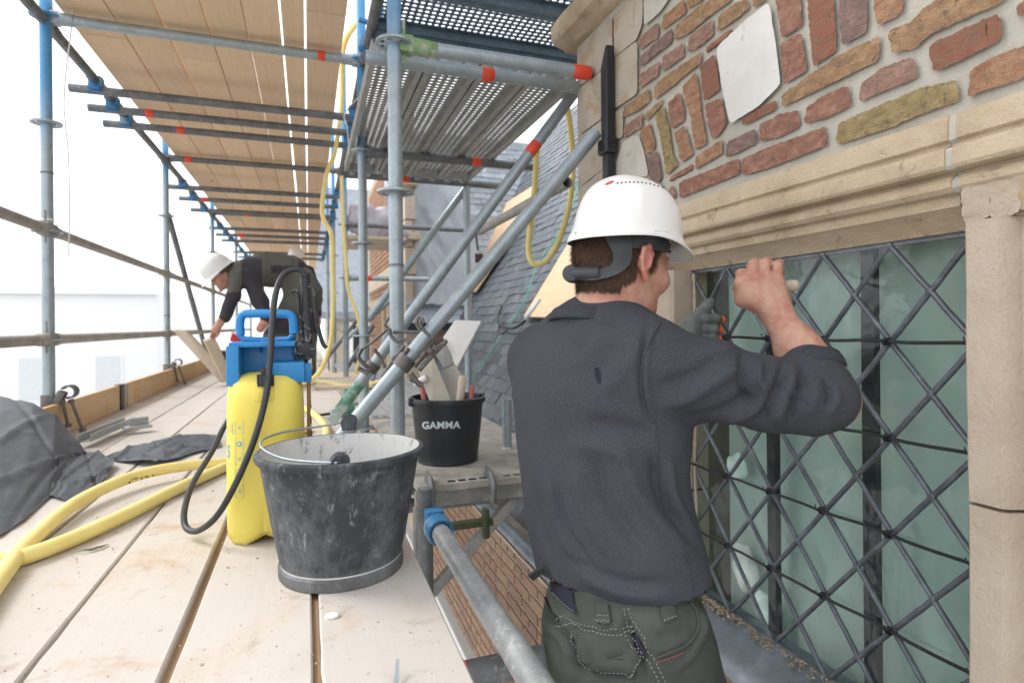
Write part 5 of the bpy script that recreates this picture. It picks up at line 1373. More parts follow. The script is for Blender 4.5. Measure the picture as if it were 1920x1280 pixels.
# --- helmet
def helmet(c, ax, s, parent, dots=True, seg=72):
    f_, r_, u_ = ax; bm = bmn(); L = []
    prof = [(1.085, -.012), (1.09, -.006), (1.05, .0), (1.0, .012), (.985, .03), (.955, .053), (.89, .079), (.78, .101), (.62, .119), (.43, .131), (.22, .1375), (.08, .139)]
    for r, z in prof:
        ring = []
        for i in range(seg):
            a = 2*math.pi*i/seg; ca, sa = math.cos(a), math.sin(a)
            A_, B_ = (.128, .108); rr = r; peak = 0; zz = z
            if z < .004:
                rr = 1 + (r-1)*(.55 + .5*abs(ca)); pk = max(0, ca)**2.2
                if r > 1.05: peak = .048*pk; zz = z - .002*pk - .010*max(0, -ca)**2
                zz += .006*abs(sa)**6
            # raised centre band and side ribs
            band = 0
            if z > .02:
                lat = abs(sa)*r*B_
                band = .0035/(1+math.exp((lat-.032)/.0015)) 
                if .03 < z < .09: band += .0022*math.exp(-((a-1.15)/.05)**2) + .0022*math.exp(-((a-2.0)/.05)**2)
            p = c + (f_*(ca*(A_*rr + peak)) + r_*(sa*B_*rr) + u_*(zz))*s
            nd = (f_*ca + r_*sa + u_*(.2+z*9)).normalized(); ring.append(bm.verts.new(p + nd*band*s))
        L.append(ring)
    for a, b in zip(L[:-1], L[1:]):
        for i in range(seg):
            j = (i+1) % seg; bm.faces.new((a[i], a[j], b[j], b[i]))
    top = bm.verts.new(c + u_*.1395*s)
    for i in range(seg): bm.faces.new((L[-1][i], L[-1][(i+1) % seg], top))
    bmesh.ops.recalc_face_normals(bm, faces=bm.faces[:])
    bmesh.ops.solidify(bm, geom=bm.faces[:], thickness=.0022*s)
    bmesh.ops.subdivide_edges(bm, edges=[], cuts=1) if False else None
    o = obj('helmet', bm, HELM, parent, True, auto=55)
    m_ = o.modifiers.new('round', 'SUBSURF'); m_.levels = 1; m_.render_levels = 2
    return o
hf_ = Vector((.965, .21, -.125)).normalized(); hrr = (hr_ - hf_*hr_.dot(hf_)).normalized(); huu = hrr.cross(hf_).normalized(); huu = huu if huu.z > 0 else -huu
HB = at(1176, 452, t=1.165)
helm = helmet(HB + V(0, 0, -.002), (hf_, hrr, huu), .925, man)
hb = bvh_of(helm)
for i in range(15):                       # vent dots along the crown
    x = 1158 + i*7.6; y = 347 - 11*math.sin(math.pi*(i+1.5)/16) + i*1.1
    p = hit(hb, x, y, .0006)
    if p: bm = bmn(); add_cyl(bm, p + ray(x, y)*.002, p - ray(x, y).normalized()*.0008, .0016, n=10); obj('vent_hole', bm, BLACKI, helm)
for x, y, r in ((1212, 442, .0032), (1261, 452, .002), (1080, 437, .0022)):
    p = hit(hb, x, y, .0006)
    if p: bm = bmn(); add_cyl(bm, p + ray(x, y)*.002, p - ray(x, y).normalized()*.0008, r, n=12); obj('rivet_hole', bm, BLACKI if x > 1100 else STEEL, helm)
REDM = M('red_print', (.7, .03, .05), rough=.4, bump=0)
pts = hits(hb, [(1133, 347), (1138, 343), (1148, 339), (1152, 340), (1146, 344), (1138, 347)], .0008)
if len(pts) > 3: bm = bmn(); bm.faces.new([bm.verts.new(p) for p in pts]); obj('red_print', bm, REDM, helm)
for q in ([(1148, 385), (1160, 408), (1192, 408), (1190, 380)], [(1226, 433), (1228, 448), (1258, 452), (1256, 436)]):
    pp_ = hits(hb, q, .0022); pin = hits(hb, q, -.002)
    if len(pp_) == 4 and len(pin) == 4 and q[0][0] > 1200:
        bm = bmn(); A = [bm.verts.new(p) for p in pp_]; Bv = [bm.verts.new(p) for p in pin]; bm.faces.new(A)
        for i in range(4): bm.faces.new((A[i], Bv[i], Bv[(i+1) % 4], A[(i+1) % 4]))
        bmesh.ops.recalc_face_normals(bm, faces=bm.faces[:]); obj('accessory_slot', bm, HELM, helm)
# --- harness
def band(path, w, off, name, th=.0022, mat=HARN):
    """strap laid on the head along pixel points, w = half width in pixels along the normal"""
    P = catmull([(a, b, 0) for a, b in path], 8); rows = []
    for i, p in enumerate(P):
        d = (P[min(i+1, len(P)-1)] - P[max(0, i-1)]); d = Vector((d.x, d.y)).normalized(); nrm = Vector((-d.y, d.x)); ww = w(i/(len(P)-1)) if callable(w) else w
        rows.append([hit(bb, p.x + nrm.x*ww*s, p.y + nrm.y*ww*s, off) for s in (-1, -.5, 0, .5, 1)])
    bm = bmn(); g = [[bm.verts.new(q) if q is not None else None for q in r] for r in rows]
    for a, b in zip(g[:-1], g[1:]):
        for k in range(4):
            q = (a[k], a[k+1], b[k+1], b[k])
            if all(x is not None for x in q) and max((q[0].co-q[2].co).length, (q[1].co-q[3].co).length) < .05: bm.faces.new(q)
    bmesh.ops.delete(bm, geom=[v for v in bm.verts if not v.link_faces], context='VERTS')
    bmesh.ops.recalc_face_normals(bm, faces=bm.faces[:]); bmesh.ops.solidify(bm, geom=bm.faces[:], thickness=th)
    return obj(name, bm, mat, man, True, auto=50)
band([(1152, 440), (1163, 470), (1160, 495), (1145, 510), (1118, 515), (1092, 514)], lambda s: 19 - 9*min(1, s*1.6) + 4*max(0, s-.7)*3, .0145, 'harness_band')
band([(1160, 452), (1200, 456), (1232, 462), (1262, 470)], lambda s: 13-3*s, .0125, 'head_band')
KN = hit(bb, 1092, 513, .016) or at(1092, 513, t=1.1)
kd = (Vector(ray(1092, 513)).normalized()*-.9 - fd*.42).normalized()
bm = bmn(); add_lathe(bm, [(.0005, .0165), (.010, .0165), (.0155, .0155), (.0170, .012), (.0170, .004), (.0185, .002), (.0185, -.014), (.0005, -.016)], KN + V(-.006, 0, 0), 36, axis=kd)
obj('ratchet_knob', bm, HARN, man, True, auto=35)
bm = bmn(); add_sweep(bm, [KN + V(-.004, 0, 0), hit(bb, 1108, 512, .013) or KN, hit(bb, 1128, 512, .008) or KN], .0155, 20, flat=.9); obj('ratchet_housing', bm, HARN, man, True, auto=50)
p0, p1 = hit(bb, 1253, 455, .016), hit(bb, 1258, 474, .016)
if p0 and p1: bm = bmn(); add_cyl(bm, p0, p1, .0022, n=8); obj('buckle', bm, STEEL, man)

# --- sweatshirt
C = Body(.035)
C.chain([chest + V(0, 0, .06), chest, at(1120, 850, t=1.16), at(1128, 950, t=1.15), at(1156, 1050, t=1.13), at(1168, 1085, t=1.125)], [.150, .180, .170, .160, .166, .164], k=.05, flat=.64, fdir=fac)
SR2 = at(1222, 690, t=1.075)
C.cap(SR2, chest + V(0, 0, .02), .075, .11, .06); C.cap(S_L + V(0, 0, -.02), chest + V(0, 0, .02), .070, .11, .06)
C.cap(NB + V(-.005, .01, -.045), chest + V(0, 0, .05), .075, .10, .06)
C.cap(NB + V(0, 0, -.035), SR2, .052, .052, .05); C.cap(NB + V(0, 0, -.035), S_L, .055, .052, .05)
# sleeve
C.chain([SR2, at(1330, 712, t=1.06), at(1440, 738, t=1.05), at(1520, 750, t=1.045), at(1544, 748, t=1.045)], [.073, .071, .064, .058, .050], k=.03)
C.cap(at(1544, 748, t=1.045), at(1518, 696, t=1.075), .050, .051, .03)
C.chain([S_L, ELL, ELL.lerp(GL, .55)], [.062, .054, .048], k=.04)
FOLDS = [
 ([(1215, 600), (1205, 650), (1200, 700), (1205, 750), (1222, 790)], 5, -.006), ([(1226, 612), (1216, 655), (1212, 700), (1217, 750), (1232, 785)], 5, .004),
 ([(1075, 620), (1120, 650), (1165, 655)], 14, -.004), ([(1130, 625), (1100, 665), (1070, 690)], 14, .003), ([(1175, 630), (1150, 670), (1105, 700)], 12, -.003), ([(1190, 650), (1165, 700), (1130, 740)], 16, .004),
 ([(1235, 760), (1290, 745), (1350, 710), (1392, 680)], 13, .008), ([(1230, 725), (1290, 705), (1345, 675)], 11, -.005), ([(1260, 790), (1330, 780), (1400, 745), (1440, 700)], 12, -.006),
 ([(1395, 655), (1392, 700), (1400, 740), (1425, 752)], 9, -.010), ([(1420, 670), (1425, 715), (1440, 735)], 9, .008), ([(1470, 672), (1462, 715), (1440, 760), (1425, 795)], 8, -.008), ([(1492, 676), (1480, 722), (1462, 770), (1452, 796)], 10, .007),
 ([(1508, 690), (1503, 725), (1488, 765), (1482, 795)], 5, -.0085), ([(1528, 705), (1530, 735), (1516, 785)], 12, .0045), ([(1545, 708), (1556, 738), (1550, 765)], 5, -.006), ([(1450, 700), (1480, 745), (1520, 758)], 7, -.004), ([(1567, 722), (1572, 750), (1555, 782)], 6, .003),
 ([(1350, 790), (1400, 775), (1440, 745)], 10, .006), ([(1300, 660), (1340, 662), (1375, 650)], 10, .005),
 ([(1040, 900), (1060, 990), (1110, 1060)], 8, -.005), ([(1028, 880), (1045, 980), (1085, 1060)], 8, .004), ([(1000, 900), (1012, 980), (1040, 1050)], 8, -.004), ([(1075, 860), (1100, 960), (1160, 1060)], 13, .006), ([(1110, 850), (1145, 950), (1215, 1040)], 14, -.007),
 ([(1160, 830), (1200, 930), (1262, 1010), (1300, 1050)], 15, .009), ([(1222, 850), (1240, 930), (1290, 1000)], 12, -.010), ([(1255, 860), (1262, 930), (1300, 1000)], 9, .007),
 ([(1100, 790), (1160, 800), (1225, 815)], 15, -.006), ([(1060, 830), (1130, 842), (1210, 860)], 16, .004), ([(970, 780), (985, 860), (990, 930)], 10, -.004),
 ([(1085, 1075), (1180, 1112), (1270, 1118)], 14, .006), ([(1060, 1040), (1150, 1085), (1260, 1095)], 10, -.004), ([(1030, 600), (1075, 598), (1120, 612), (1165, 620)], 7, .003),
]
FOLDS = [(a, b, c*1.6) for a, b, c in FOLDS]
base_disp = fold_disp(FOLDS, wr=.0030, wscale=9, seed=3)
# hem: nothing of the shirt below this line of the picture
def trim(o, test):
    me = o.data; bm = bmn(); bm.from_mesh(me); MW = BASE[o.name]
    kill = [v for v in bm.verts if test(MW @ v.co)]
    bmesh.ops.delete(bm, geom=kill, context='VERTS'); bm.to_mesh(me); bm.free()
shirt = C.mesh(.005, 'sweatshirt', SWEAT, man, smooth=3, disp=base_disp)
hemz = lambda p: None
def below(p):
    # hem plane, tilted: higher at the left flank, lower at the right
    X, Y, t = px_of(p)
    hy = np.interp(X, [990, 1020, 1060, 1110, 1180, 1250, 1310, 1340], [1062, 1080, 1104, 1124, 1140, 1143, 1122, 1100])
    return Y > hy and p.z < -.3
def neckopen(p):
    d = p - (NB + V(0, 0, .0)); return (p - (H(-.02, 0, -.075))).length < .085 and p.z > at(1118, 596, t=1.16).z + .10*((p-NB).dot(fac))*-1 - .02
trim(shirt, below)
m_ = shirt.modifiers.new('cloth', 'SOLIDIFY'); m_.thickness = .004; m_.offset = -1
sb_ = bvh_of(shirt)
def seam(name, path, r, mat, bv, lift=.0008, flat=1, n=6, parent=man, dash=None):
    P = [p for p in (hit(bv, q.x, q.y, lift) for q in catmull([(a, b, 0) for a, b in path], n)) if p is not None]
    if len(P) < 3: return
    bm = bmn()
    if dash:
        tot = 0; k = 0; dense = catmull(P, 6); i = 0; acc = 0; seg_ = []
        for a, b in zip(dense[:-1], dense[1:]):
            if (acc // dash) % 2 == 0: seg_.append((a, b))
            acc += (b-a).length
        for a, b in seg_: add_cyl(bm, a, b, r, n=5)
    else: add_sweep(bm, P, r, 8, flat=flat)
    return obj(name, bm, mat, parent, True)
def strip(name, path, hw, off, mat, bv, th=.002, ribs=0, parent=man):
    """knitted band laid on the cloth along pixel points, hw = half width in pixels"""
    P = catmull([(a, b, 0) for a, b in path], 10); g = []; bm = bmn()
    for i, p in enumerate(P):
        d = (P[min(i+1, len(P)-1)] - P[max(0, i-1)]); d = Vector((d.x, d.y)).normalized(); nrm = Vector((-d.y, d.x)); r = []
        for s_ in (-1, -.5, 0, .5, 1):
            h = hit(bv, p.x + nrm.x*hw*s_, p.y + nrm.y*hw*s_, off*(1-.5*abs(s_)) + (.0006 if ribs and i % 2 else 0)); r.append(bm.verts.new(h) if h is not None else None)
        g.append(r)
    for a, b in zip(g[:-1], g[1:]):
        for k in range(4):
            q = (a[k], a[k+1], b[k+1], b[k])
            if all(x is not None for x in q) and (q[0].co-q[2].co).length < .03: bm.faces.new(q)
    bmesh.ops.delete(bm, geom=[v for v in bm.verts if not v.link_faces], context='VERTS')
    if not bm.faces: bm.free(); return
    bmesh.ops.recalc_face_normals(bm, faces=bm.faces[:]); bmesh.ops.solidify(bm, geom=bm.faces[:], thickness=th)
    return obj(name, bm, mat, parent, True, auto=60)
nc = at(1103, 600, t=1.165) + fac*.004; nax = (V(0, 0, 1) + fac*.22).normalized()
bm, _ = add_lathe(bmn(), [(.070, .012), (.075, .0135), (.079, .010), (.084, -.004), (.087, -.010), (.084, -.014), (.078, -.012)], nc, 90, axis=nax, sx=.93, sy=1.0, wob=lambda a, z: 1 + .004*math.sin(a*45) + .02*math.sin(a*3+1))
obj('neck_rib', bm, RIBM, man, True)
seam('shoulder_seam', [(1238, 606), (1220, 635), (1206, 680), (1203, 730), (1212, 770), (1228, 792)], .0028, SWEAT, sb_, .0006)
seam('side_seam', [(1232, 800), (1236, 870), (1240, 930), (1262, 990), (1290, 1050), (1300, 1105)], .0014, SWEAT, sb_, .0006)
cfa = (WR - at(1544, 748, t=1.045)).normalized(); cfc = at(1524, 692, t=1.078)
bm, _ = add_lathe(bmn(), [(.040, .014), (.050, .017), (.055, .010), (.0565, -.004), (.055, -.016), (.048, -.02)], cfc, 80, axis=cfa, wob=lambda a, z: 1 + .012*math.sin(a*38) + .03*math.sin(a*2+.5) + .02*math.sin(a*5))
obj('cuff', bm, RIBM, man, True)
stain = hits(sb_, [(1115, 690), (1122, 688), (1127, 702), (1128, 716), (1122, 720), (1115, 706)], .0006)
if len(stain) > 3: bm = bmn(); bm.faces.new([bm.verts.new(p) for p in stain]); obj('stain', bm, NAVY, man)

# --- trousers
T = Body(.04)
wz = at(1165, 1100, t=1.12)
T.chain([wz, at(1168, 1180, t=1.11), at(1170, 1240, t=1.10)], [.132, .160, .160], k=.05, flat=.70, fdir=fac)
fR = Vector((.70, .74, -1.40)); fL = Vector((.58, 1.12, -1.40)); hR = at(1225, 1260, t=1.06); hL = at(1120, 1250, t=1.16)
T.chain([hR, kneeR, fR], [.105, .078, .068], k=.04); T.chain([hL, kneeL, fL], [.105, .078, .068], k=.04)
T.ell(at(1110, 1215, t=1.05), (.085, .085, .09), None, k=.06); T.ell(at(1225, 1225, t=1.02), (.08, .08, .09), None, k=.06)
TF = [([(1170, 1140), (1190, 1200), (1215, 1270)], 6, -.007), ([(1015, 1100), (1030, 1150), (1070, 1200), (1095, 1275)], 8, -.007), ([(1030, 1100), (1048, 1160), (1085, 1200), (1112, 1270)], 8, .005),
      ([(1300, 1130), (1318, 1170), (1300, 1220), (1260, 1262)], 7, .006), ([(1060, 1240), (1120, 1262), (1200, 1268)], 10, -.006), ([(1120, 1165), (1170, 1180)], 14, .004), ([(1230, 1190), (1290, 1180)], 12, -.004)]
TF = [(a, b, c*2) for a, b, c in TF] + [([(1090, 1130), (1080, 1160), (1060, 1190)], 6, -.004), ([(1200, 1200), (1240, 1215), (1290, 1195)], 7, .006), ([(1130, 1240), (1170, 1225), (1195, 1200)], 8, -.006), ([(1010, 1180), (1040, 1210), (1050, 1260)], 6, -.006)]
trous = T.mesh(.006, 'trousers', TROU, man, smooth=3, disp=fold_disp(TF, wr=.002, wscale=9, seed=8))
trim(trous, lambda p: px_of(p)[1] < np.interp(px_of(p)[0], [1000, 1020, 1060, 1110, 1180, 1330], [1050, 1060, 1080, 1095, 1100, 1085]) and p.z > -.6)
m_ = trous.modifiers.new('cloth', 'SOLIDIFY'); m_.thickness = .003; m_.offset = -1
tb = bvh_of(trous)
def patch(name, poly, mat, lift, th=.0022, bv=None, n=7, parent=man):
    """a piece of cloth laid on the trousers: pixel quad (4 corners)"""
    a, b, c, d = [Vector(q) for q in poly]; bm = bmn(); G = []
    for j in range(n+1):
        r = []
        for i in range(n+1):
            q = a.lerp(b, i/n).lerp(d.lerp(c, i/n), j/n); h = hit(bv or tb, q.x, q.y, lift); r.append(bm.verts.new(h) if h else None)
        G.append(r)
    for j in range(n):
        for i in range(n):
            q = (G[j][i], G[j][i+1], G[j+1][i+1], G[j+1][i])
            if all(q) and max((q[a_].co-q[b_].co).length for a_, b_ in ((0, 2), (1, 3), (0, 1), (1, 2))) < .04: bm.faces.new(q)
    bmesh.ops.delete(bm, geom=[v for v in bm.verts if not v.link_faces], context='VERTS')
    if not bm.faces: bm.free(); return
    be = [e for e in bm.edges if len(e.link_faces) == 1]; ex = bmesh.ops.extrude_edge_only(bm, edges=be)
    for v in [g_ for g_ in ex['geom'] if isinstance(g_, bmesh.types.BMVert)]: v.co += v.co.normalized()*(lift+.001)
    bmesh.ops.recalc_face_normals(bm, faces=bm.faces[:])
    return obj(name, bm, mat, parent, True, auto=50)
patch('belt_loop', [(1116, 1130), (1141, 1132), (1145, 1170), (1121, 1168)], TROU, .005)
patch('belt_loop', [(1237, 1138), (1262, 1134), (1266, 1158), (1242, 1168)], TROU, .005)
patch('side_tab', [(1036, 1090), (1076, 1110), (1080, 1152), (1037, 1115)], NAVY, .006)
patch('back_pocket', [(1072, 1182), (1190, 1180), (1198, 1236), (1082, 1240)], TROU, .005, n=12)
patch('back_pocket', [(1082, 1240), (1198, 1236), (1186, 1272), (1092, 1250)], TROU, .005, n=10)
patch('navy_insert', [(1178, 1186), (1196, 1188), (1216, 1226), (1194, 1232)], NAVY, .0055)
for path in ([(1050, 1160), (1095, 1174), (1150, 1178), (1192, 1174)], [(1050, 1168), (1095, 1182), (1150, 1186), (1195, 1182)], [(1078, 1190), (1084, 1240), (1140, 1262), (1188, 1268)], [(1172, 1140), (1186, 1175), (1206, 1215), (1235, 1275)], [(1180, 1140), (1196, 1175), (1216, 1213), (1246, 1275)],
             [(1120, 1165), (1144, 1168)], [(1122, 1158), (1140, 1160)], [(1243, 1164), (1264, 1156)], [(1040, 1117), (1078, 1150)], [(1172, 1190), (1196, 1236)], [(1196, 1236), (1186, 1264)]):
    if len(path) == 2: path = [path[0], ((path[0][0]+path[1][0])/2, (path[0][1]+path[1][1])/2), path[1]]
    seam('stitching', path, .00055, STITCH, tb, .0085 if path[0][0] > 1070 else .009, dash=.0035, n=8)
seam('pocket_edge', [(1015, 1085), (1020, 1110), (1032, 1140), (1048, 1160)], .003, NAVY, tb, .001)
seam('pocket_edge', [(1292, 1128), (1306, 1148), (1308, 1180), (1290, 1205), (1255, 1222), (1232, 1232)], .0026, TROU, tb, .002)
seam('red_stitching', [(1232, 1240), (1255, 1232), (1278, 1224)], .0006, REDM, tb, .005, dash=.003, n=8)
p = hit(tb, 1020, 1078, .004) or at(1012, 1076, t=1.1)
bm = bmn(); add_prism(bm, [at(990, 1080, t=1.13), at(1018, 1063, t=1.1), at(1021, 1072, t=1.09), at(1000, 1089, t=1.12)], FW*.01); obj('key_clip', bm, BLACKI, man)
for fx, kk in ((fR, kneeR), (fL, kneeL)):
    Q = Body(.02); Q.cap(fx + V(0, 0, .02), fx + V(0, 0, -.03), .055, .052); Q.cap(fx + V(-.02, -.01, -.038), fx + fac*.19 + V(0, 0, -.045), .042, .036, .03)
    bo = Q.mesh(.008, 'boot', RUBBER, man, smooth=2)
# --- gloved hand by the glass: thumb up along the lead, four fingers closed
G = Body(.006)
G.cap(at(1285, 640, t=1.56), at(1300, 610, t=1.58), .036, .030, .02); G.ell(at(1302, 618, t=1.60), (.035, .03, .034), None, k=.02)
G.chain([at(1298, 610, t=1.575), at(1315, 588, t=1.58), at(1326, 574, t=1.59), at(1333, 566, t=1.60)], [.021, .0165, .0135, .0125], k=.012)
FY = [(597, 1332), (616, 1328), (634, 1326), (648, 1330)]
for i, (y, x) in enumerate(FY):
    G.chain([at(1306, y+4, t=1.60), at(x-8, y+1, t=1.565), at(x+10, y+1, t=1.565), at(x+20, y+3, t=1.59)], [.015, .0142, .0138, .0125], k=.005)
G.mesh(.003, 'glove', GLOV, man, smooth=1)
ORG = M('orange_glove_dots', (.85, .14, .03), rough=.7, bump=.2, rnd=0)
for i, (y, x) in enumerate(FY):
    bm = bmn(); bmesh.ops.create_icosphere(bm, subdivisions=3, radius=1, matrix=Matrix.Translation(at(x+21, y+2, t=1.578)) @ Matrix.Diagonal((.0095 if i else .006, .014, .0115, 1))); obj('fingertip', bm, ORG, man, True)
# tool in the right hand
tl = thing('putty_tool', 'pale wooden tool handle held in the man\'s bare hand at the glass', 'hand tool', at(1480, 532, t=1.22))
bm = bmn(); a = at(1400, 545, t=1.27); b = at(1499, 534, t=1.21); d = (b-a).normalized(); L_ = (b-a).length
add_lathe(bm, [(.001, 0), (.008, .002), (.0105, .02), (.011, L_*.6), (.0125, L_*.8), (.0125, L_-.008), (.009, L_-.002), (.001, L_)], a, 24, axis=d); obj('handle', bm, M('dusty_wood_handle', (.55, .48, .38), (.45, .38, .28), scale=30, rough=.8), tl, True)
bm = bmn(); add_cyl(bm, at(1400, 545, t=1.27), at(1402, 500, t=1.38), .003, n=8); obj('blade', bm, STEELD, tl, True)
# ================================================================== THINGS ON THE DECK
def text_tris(txt, spacing=1.0, bold=0.0):
    cu = bpy.data.curves.new('lettering', 'FONT'); cu.body = txt; cu.size = 1; cu.space_character = spacing; cu.offset = bold; cu.resolution_u = 3
    o = bpy.data.objects.new('lettering_tmp', cu); COL.objects.link(o); dg = bpy.context.evaluated_depsgraph_get(); dg.update()
    me = bpy.data.meshes.new_from_object(o.evaluated_get(dg)); bpy.data.objects.remove(o); bpy.data.curves.remove(cu)
    bm = bmn(); bm.from_mesh(me); bpy.data.meshes.remove(me)
    bmesh.ops.triangulate(bm, faces=bm.faces[:]); bmesh.ops.subdivide_edges(bm, edges=[e for e in bm.edges if e.calc_length() > .12], cuts=2); bmesh.ops.triangulate(bm, faces=bm.faces[:])
    return bm
def print_text(txt, quad, bvh, mat, parent, spacing=1.0, bold=.0, lift=.0006, name='lettering'):
    """quad: pixel corners TL, TR, BR, BL the word fills"""
    bm = text_tris(txt, spacing, bold); xs = [v.co.x for v in bm.verts]; ys = [v.co.y for v in bm.verts]
    a, b, c, d = [Vector(q) for q in quad]; bad = []
    for v in bm.verts:
        u = (v.co.x-min(xs))/(max(xs)-min(xs)); w = 1-(v.co.y-min(ys))/(max(ys)-min(ys)); q = a.lerp(b, u).lerp(d.lerp(c, u), w)
        h = hit(bvh, q.x, q.y, lift)
        if h is None: bad.append(v)
        else: v.co = h
    bmesh.ops.delete(bm, geom=bad, context='VERTS')
    return obj(name, bm, mat, parent)
def poly_print(pts, bvh, mat, parent, name='print', lift=.0006):
    h = hits(bvh, pts, lift)
    if len(h) < 3: return
    bm = bmn(); bm.faces.new([bm.verts.new(p) for p in h]); return obj(name, bm, mat, parent)

# ---- big dirty mortar bucket
DIRTYB = None
def dirty_bucket_mat(inside):
    m, t, b = nodes_of('bucket_inside' if inside else 'bucket_outside'); v = vec_of(t, True)
    n1 = noise_n(t, v, 9, 14, .8, .15, (1, 1, .6)); n2 = noise_n(t, v, 34, 12, .8, .5, (1, 1, .55)); n3 = noise_n(t, v, 5, 6, .6, .4, (1, 1, .35))
    base = ramp(t, n3, [(.3, (.022, .025, .03)), (.7, (.05, .055, .062))])
    if inside:
        c = mixc(t, ramp(t, n1, [(.28, (0, 0, 0)), (.44, (.95, .95, .95))]), base, (.62, .62, .60)); c = mixc(t, ramp(t, n2, [(.56, (0, 0, 0)), (.63, (.85, .85, .85))]), c, (.10, .108, .12))
    else:
        c = mixc(t, ramp(t, n1, [(.44, (.02, .02, .02)), (.68, (.42, .42, .42))]), base, (.33, .36, .40)); c = mixc(t, ramp(t, n2, [(.56, (0, 0, 0)), (.68, (.6, .6, .6))]), c, (.46, .48, .5))
        geo = t.nodes.new('ShaderNodeSeparateXYZ'); t.links.new(v, geo.inputs[0])
        mr = t.nodes.new('ShaderNodeMapRange'); mr.inputs['From Min'].default_value = -.455; mr.inputs['From Max'].default_value = -.49; t.links.new(geo.outputs[2], mr.inputs[0])
        ml = t.nodes.new('ShaderNodeMath'); ml.operation = 'MULTIPLY'; t.links.new(mr.outputs[0], ml.inputs[0]); t.links.new(n1, ml.inputs[1]); c = mixc(t, ml.outputs[0], c, (.24, .24, .235))
    t.links.new(c, b.inputs['Base Color']); b.inputs['Roughness'].default_value = .6; b.inputs['Specular IOR Level'].default_value = .35
    bump_n(t, b, n2, .35, .0025); return m
BIN, BOUT = dirty_bucket_mat(True), dirty_bucket_mat(False)
bk = thing('bucket', 'big black mortar bucket smeared with grey cement, nearest on the deck', 'bucket', (.062, 1.245, DZ0))
bc = Vector((.062, 1.245, DZ0))
def wob(a, z): return 1 + .018*math.cos(2*a+.6)*(z/.25) + .006*math.sin(3*a+1)*(z/.25)
bm, _ = add_lathe(bmn(), [(.121, .0005), (.124, .004), (.1245, .022), (.120, .026), (.1215, .032), (.131, .08), (.143, .15), (.153, .215), (.156, .232), (.164, .234), (.1665, .240), (.1655, .247), (.158, .250), (.1565, .249)], bc, 96, wob=wob)
obj('outer_wall', bm, BOUT, bk, True, auto=40)
bm, L = add_lathe(bmn(), [(.1565, .249), (.151, .215), (.141, .15), (.129, .08), (.119, .018), (.10, .012), (.001, .012)], bc, 96, wob=wob)
obj('inner_wall', bm, BIN, bk, True, auto=50)
bm = bmn(); add_cyl(bm, bc + V(0, 0, .002), bc + V(0, 0, .004), .119, n=48); obj('base', bm, BOUT, bk)
hv1, hv2 = at(637, 866, t=1.085), at(654, 792, t=1.39)
for q, s in ((hv1, -1), (hv2, 1)):
    bm = bmn(); n_ = (q-bc); n_.z = 0; n_.normalize()
    add_cyl(bm, q - n_*.006, q + n_*.012, .019, .015, 24); add_cyl(bm, q + n_*.012, q + n_*.02, .006, n=12); add_box(bm, q - V(0, 0, .008), (.034, .02, .02), None, .004); obj('ear', bm, BOUT, bk, True, auto=40)
arc = [hv1 + V(.0, -.016, .002), at(590, 866, t=1.085), at(535, 860, t=1.12), at(499, 846, t=1.17), at(488, 832, t=1.21), at(500, 820, t=1.27), at(540, 808, t=1.33), at(600, 799, t=1.38), hv2 + V(0, .012, .002)]
bm = bmn(); add_sweep(bm, catmull(arc, 10), .0026, 10); obj('handle', bm, STEEL, bk, True)
# ---- yellow and blue pressure sprayer
YEL = M('yellow_tank_plastic', (.81, .67, .13), (.77, .61, .10), (.83, .71, .19), scale=5, rough=.42, bump=.06, bscale=40, rnd=0, spot=(.6, .55, .36), sth=.64, sscale=30, spec=.4)
BLU = M('blue_plastic', (.02, .24, .56), (.016, .2, .5), scale=6, rough=.38, bump=.05, rnd=0, spot=(.25, .42, .58), sth=.72, sscale=40)
sp = thing('sprayer', 'yellow pressure sprayer with blue handle top and black hose behind the bucket', 'sprayer', (-.098, 1.53, DZ0))
sc = Vector((-.098, 1.53, DZ0))
def sq(a, z): return (abs(math.cos(a))**3.2 + abs(math.sin(a))**3.2)**(-1/3.2)
def sqw(a, z):
    w = sq(a, z)
    if z < .05: w *= 1 + .0*z
    return w
bm, L = add_lathe(bmn(), [(.001, .022), (.05, .016), (.072, .0), (.084, .0), (.091, .012), (.0935, .03), (.0945, .1), (.0935, .2), (.0925, .3), (.091, .345), (.085, .368), (.07, .382), (.045, .39), (.001, .392)], sc, 72, wob=sqw, sx=.93)
for v in bm.verts:                              # two feet and a moulded fill boss
    d = v.co - sc
    if d.z < .025 and abs(d.x) < .04: v.co.z += .02*(1-abs(d.x)/.04)
tank = obj('tank', bm, YEL, sp, True, auto=60)
bm = bmn(); add_box(bm, sc + V(.0, -.082, .352), (.045, .03, .05), None, .01); add_cyl(bm, sc + V(.002, -.088, .35), sc + V(.002, -.104, .346), .013, n=20); obj('filler_boss', bm, YEL, sp, True, auto=40)
bm = bmn(); z0 = .372
add_box(bm, sc + V(-.068, 0, z0+.038), (.028, .13, .094), None, .006); add_box(bm, sc + V(.002, .045, z0+.045), (.165, .045, .088), None, .006)
add_box(bm, sc + V(-.005, .008, z0+.086), (.145, .12, .012), None, .004); add_box(bm, sc + V(.045, .0, z0+.018), (.088, .12, .05), None, .006); obj('blue_housing', bm, BLU, sp, True, auto=35)
bm = bmn(); add_box(bm, sc + V(.082, -.012, z0+.014), (.045, .05, .046), None, .005); obj('lance_holder', bm, BLU, sp, True, auto=35)
hpts = [at(458, 640, t=1.43), at(451, 628, t=1.43), at(450, 605, t=1.43), at(455, 591, t=1.43), at(470, 588, t=1.43), at(530, 588, t=1.43), at(546, 592, t=1.43), at(550, 605, t=1.43), at(551, 625, t=1.43), at(543, 640, t=1.43), at(500, 642, t=1.43), at(458, 640, t=1.43)]
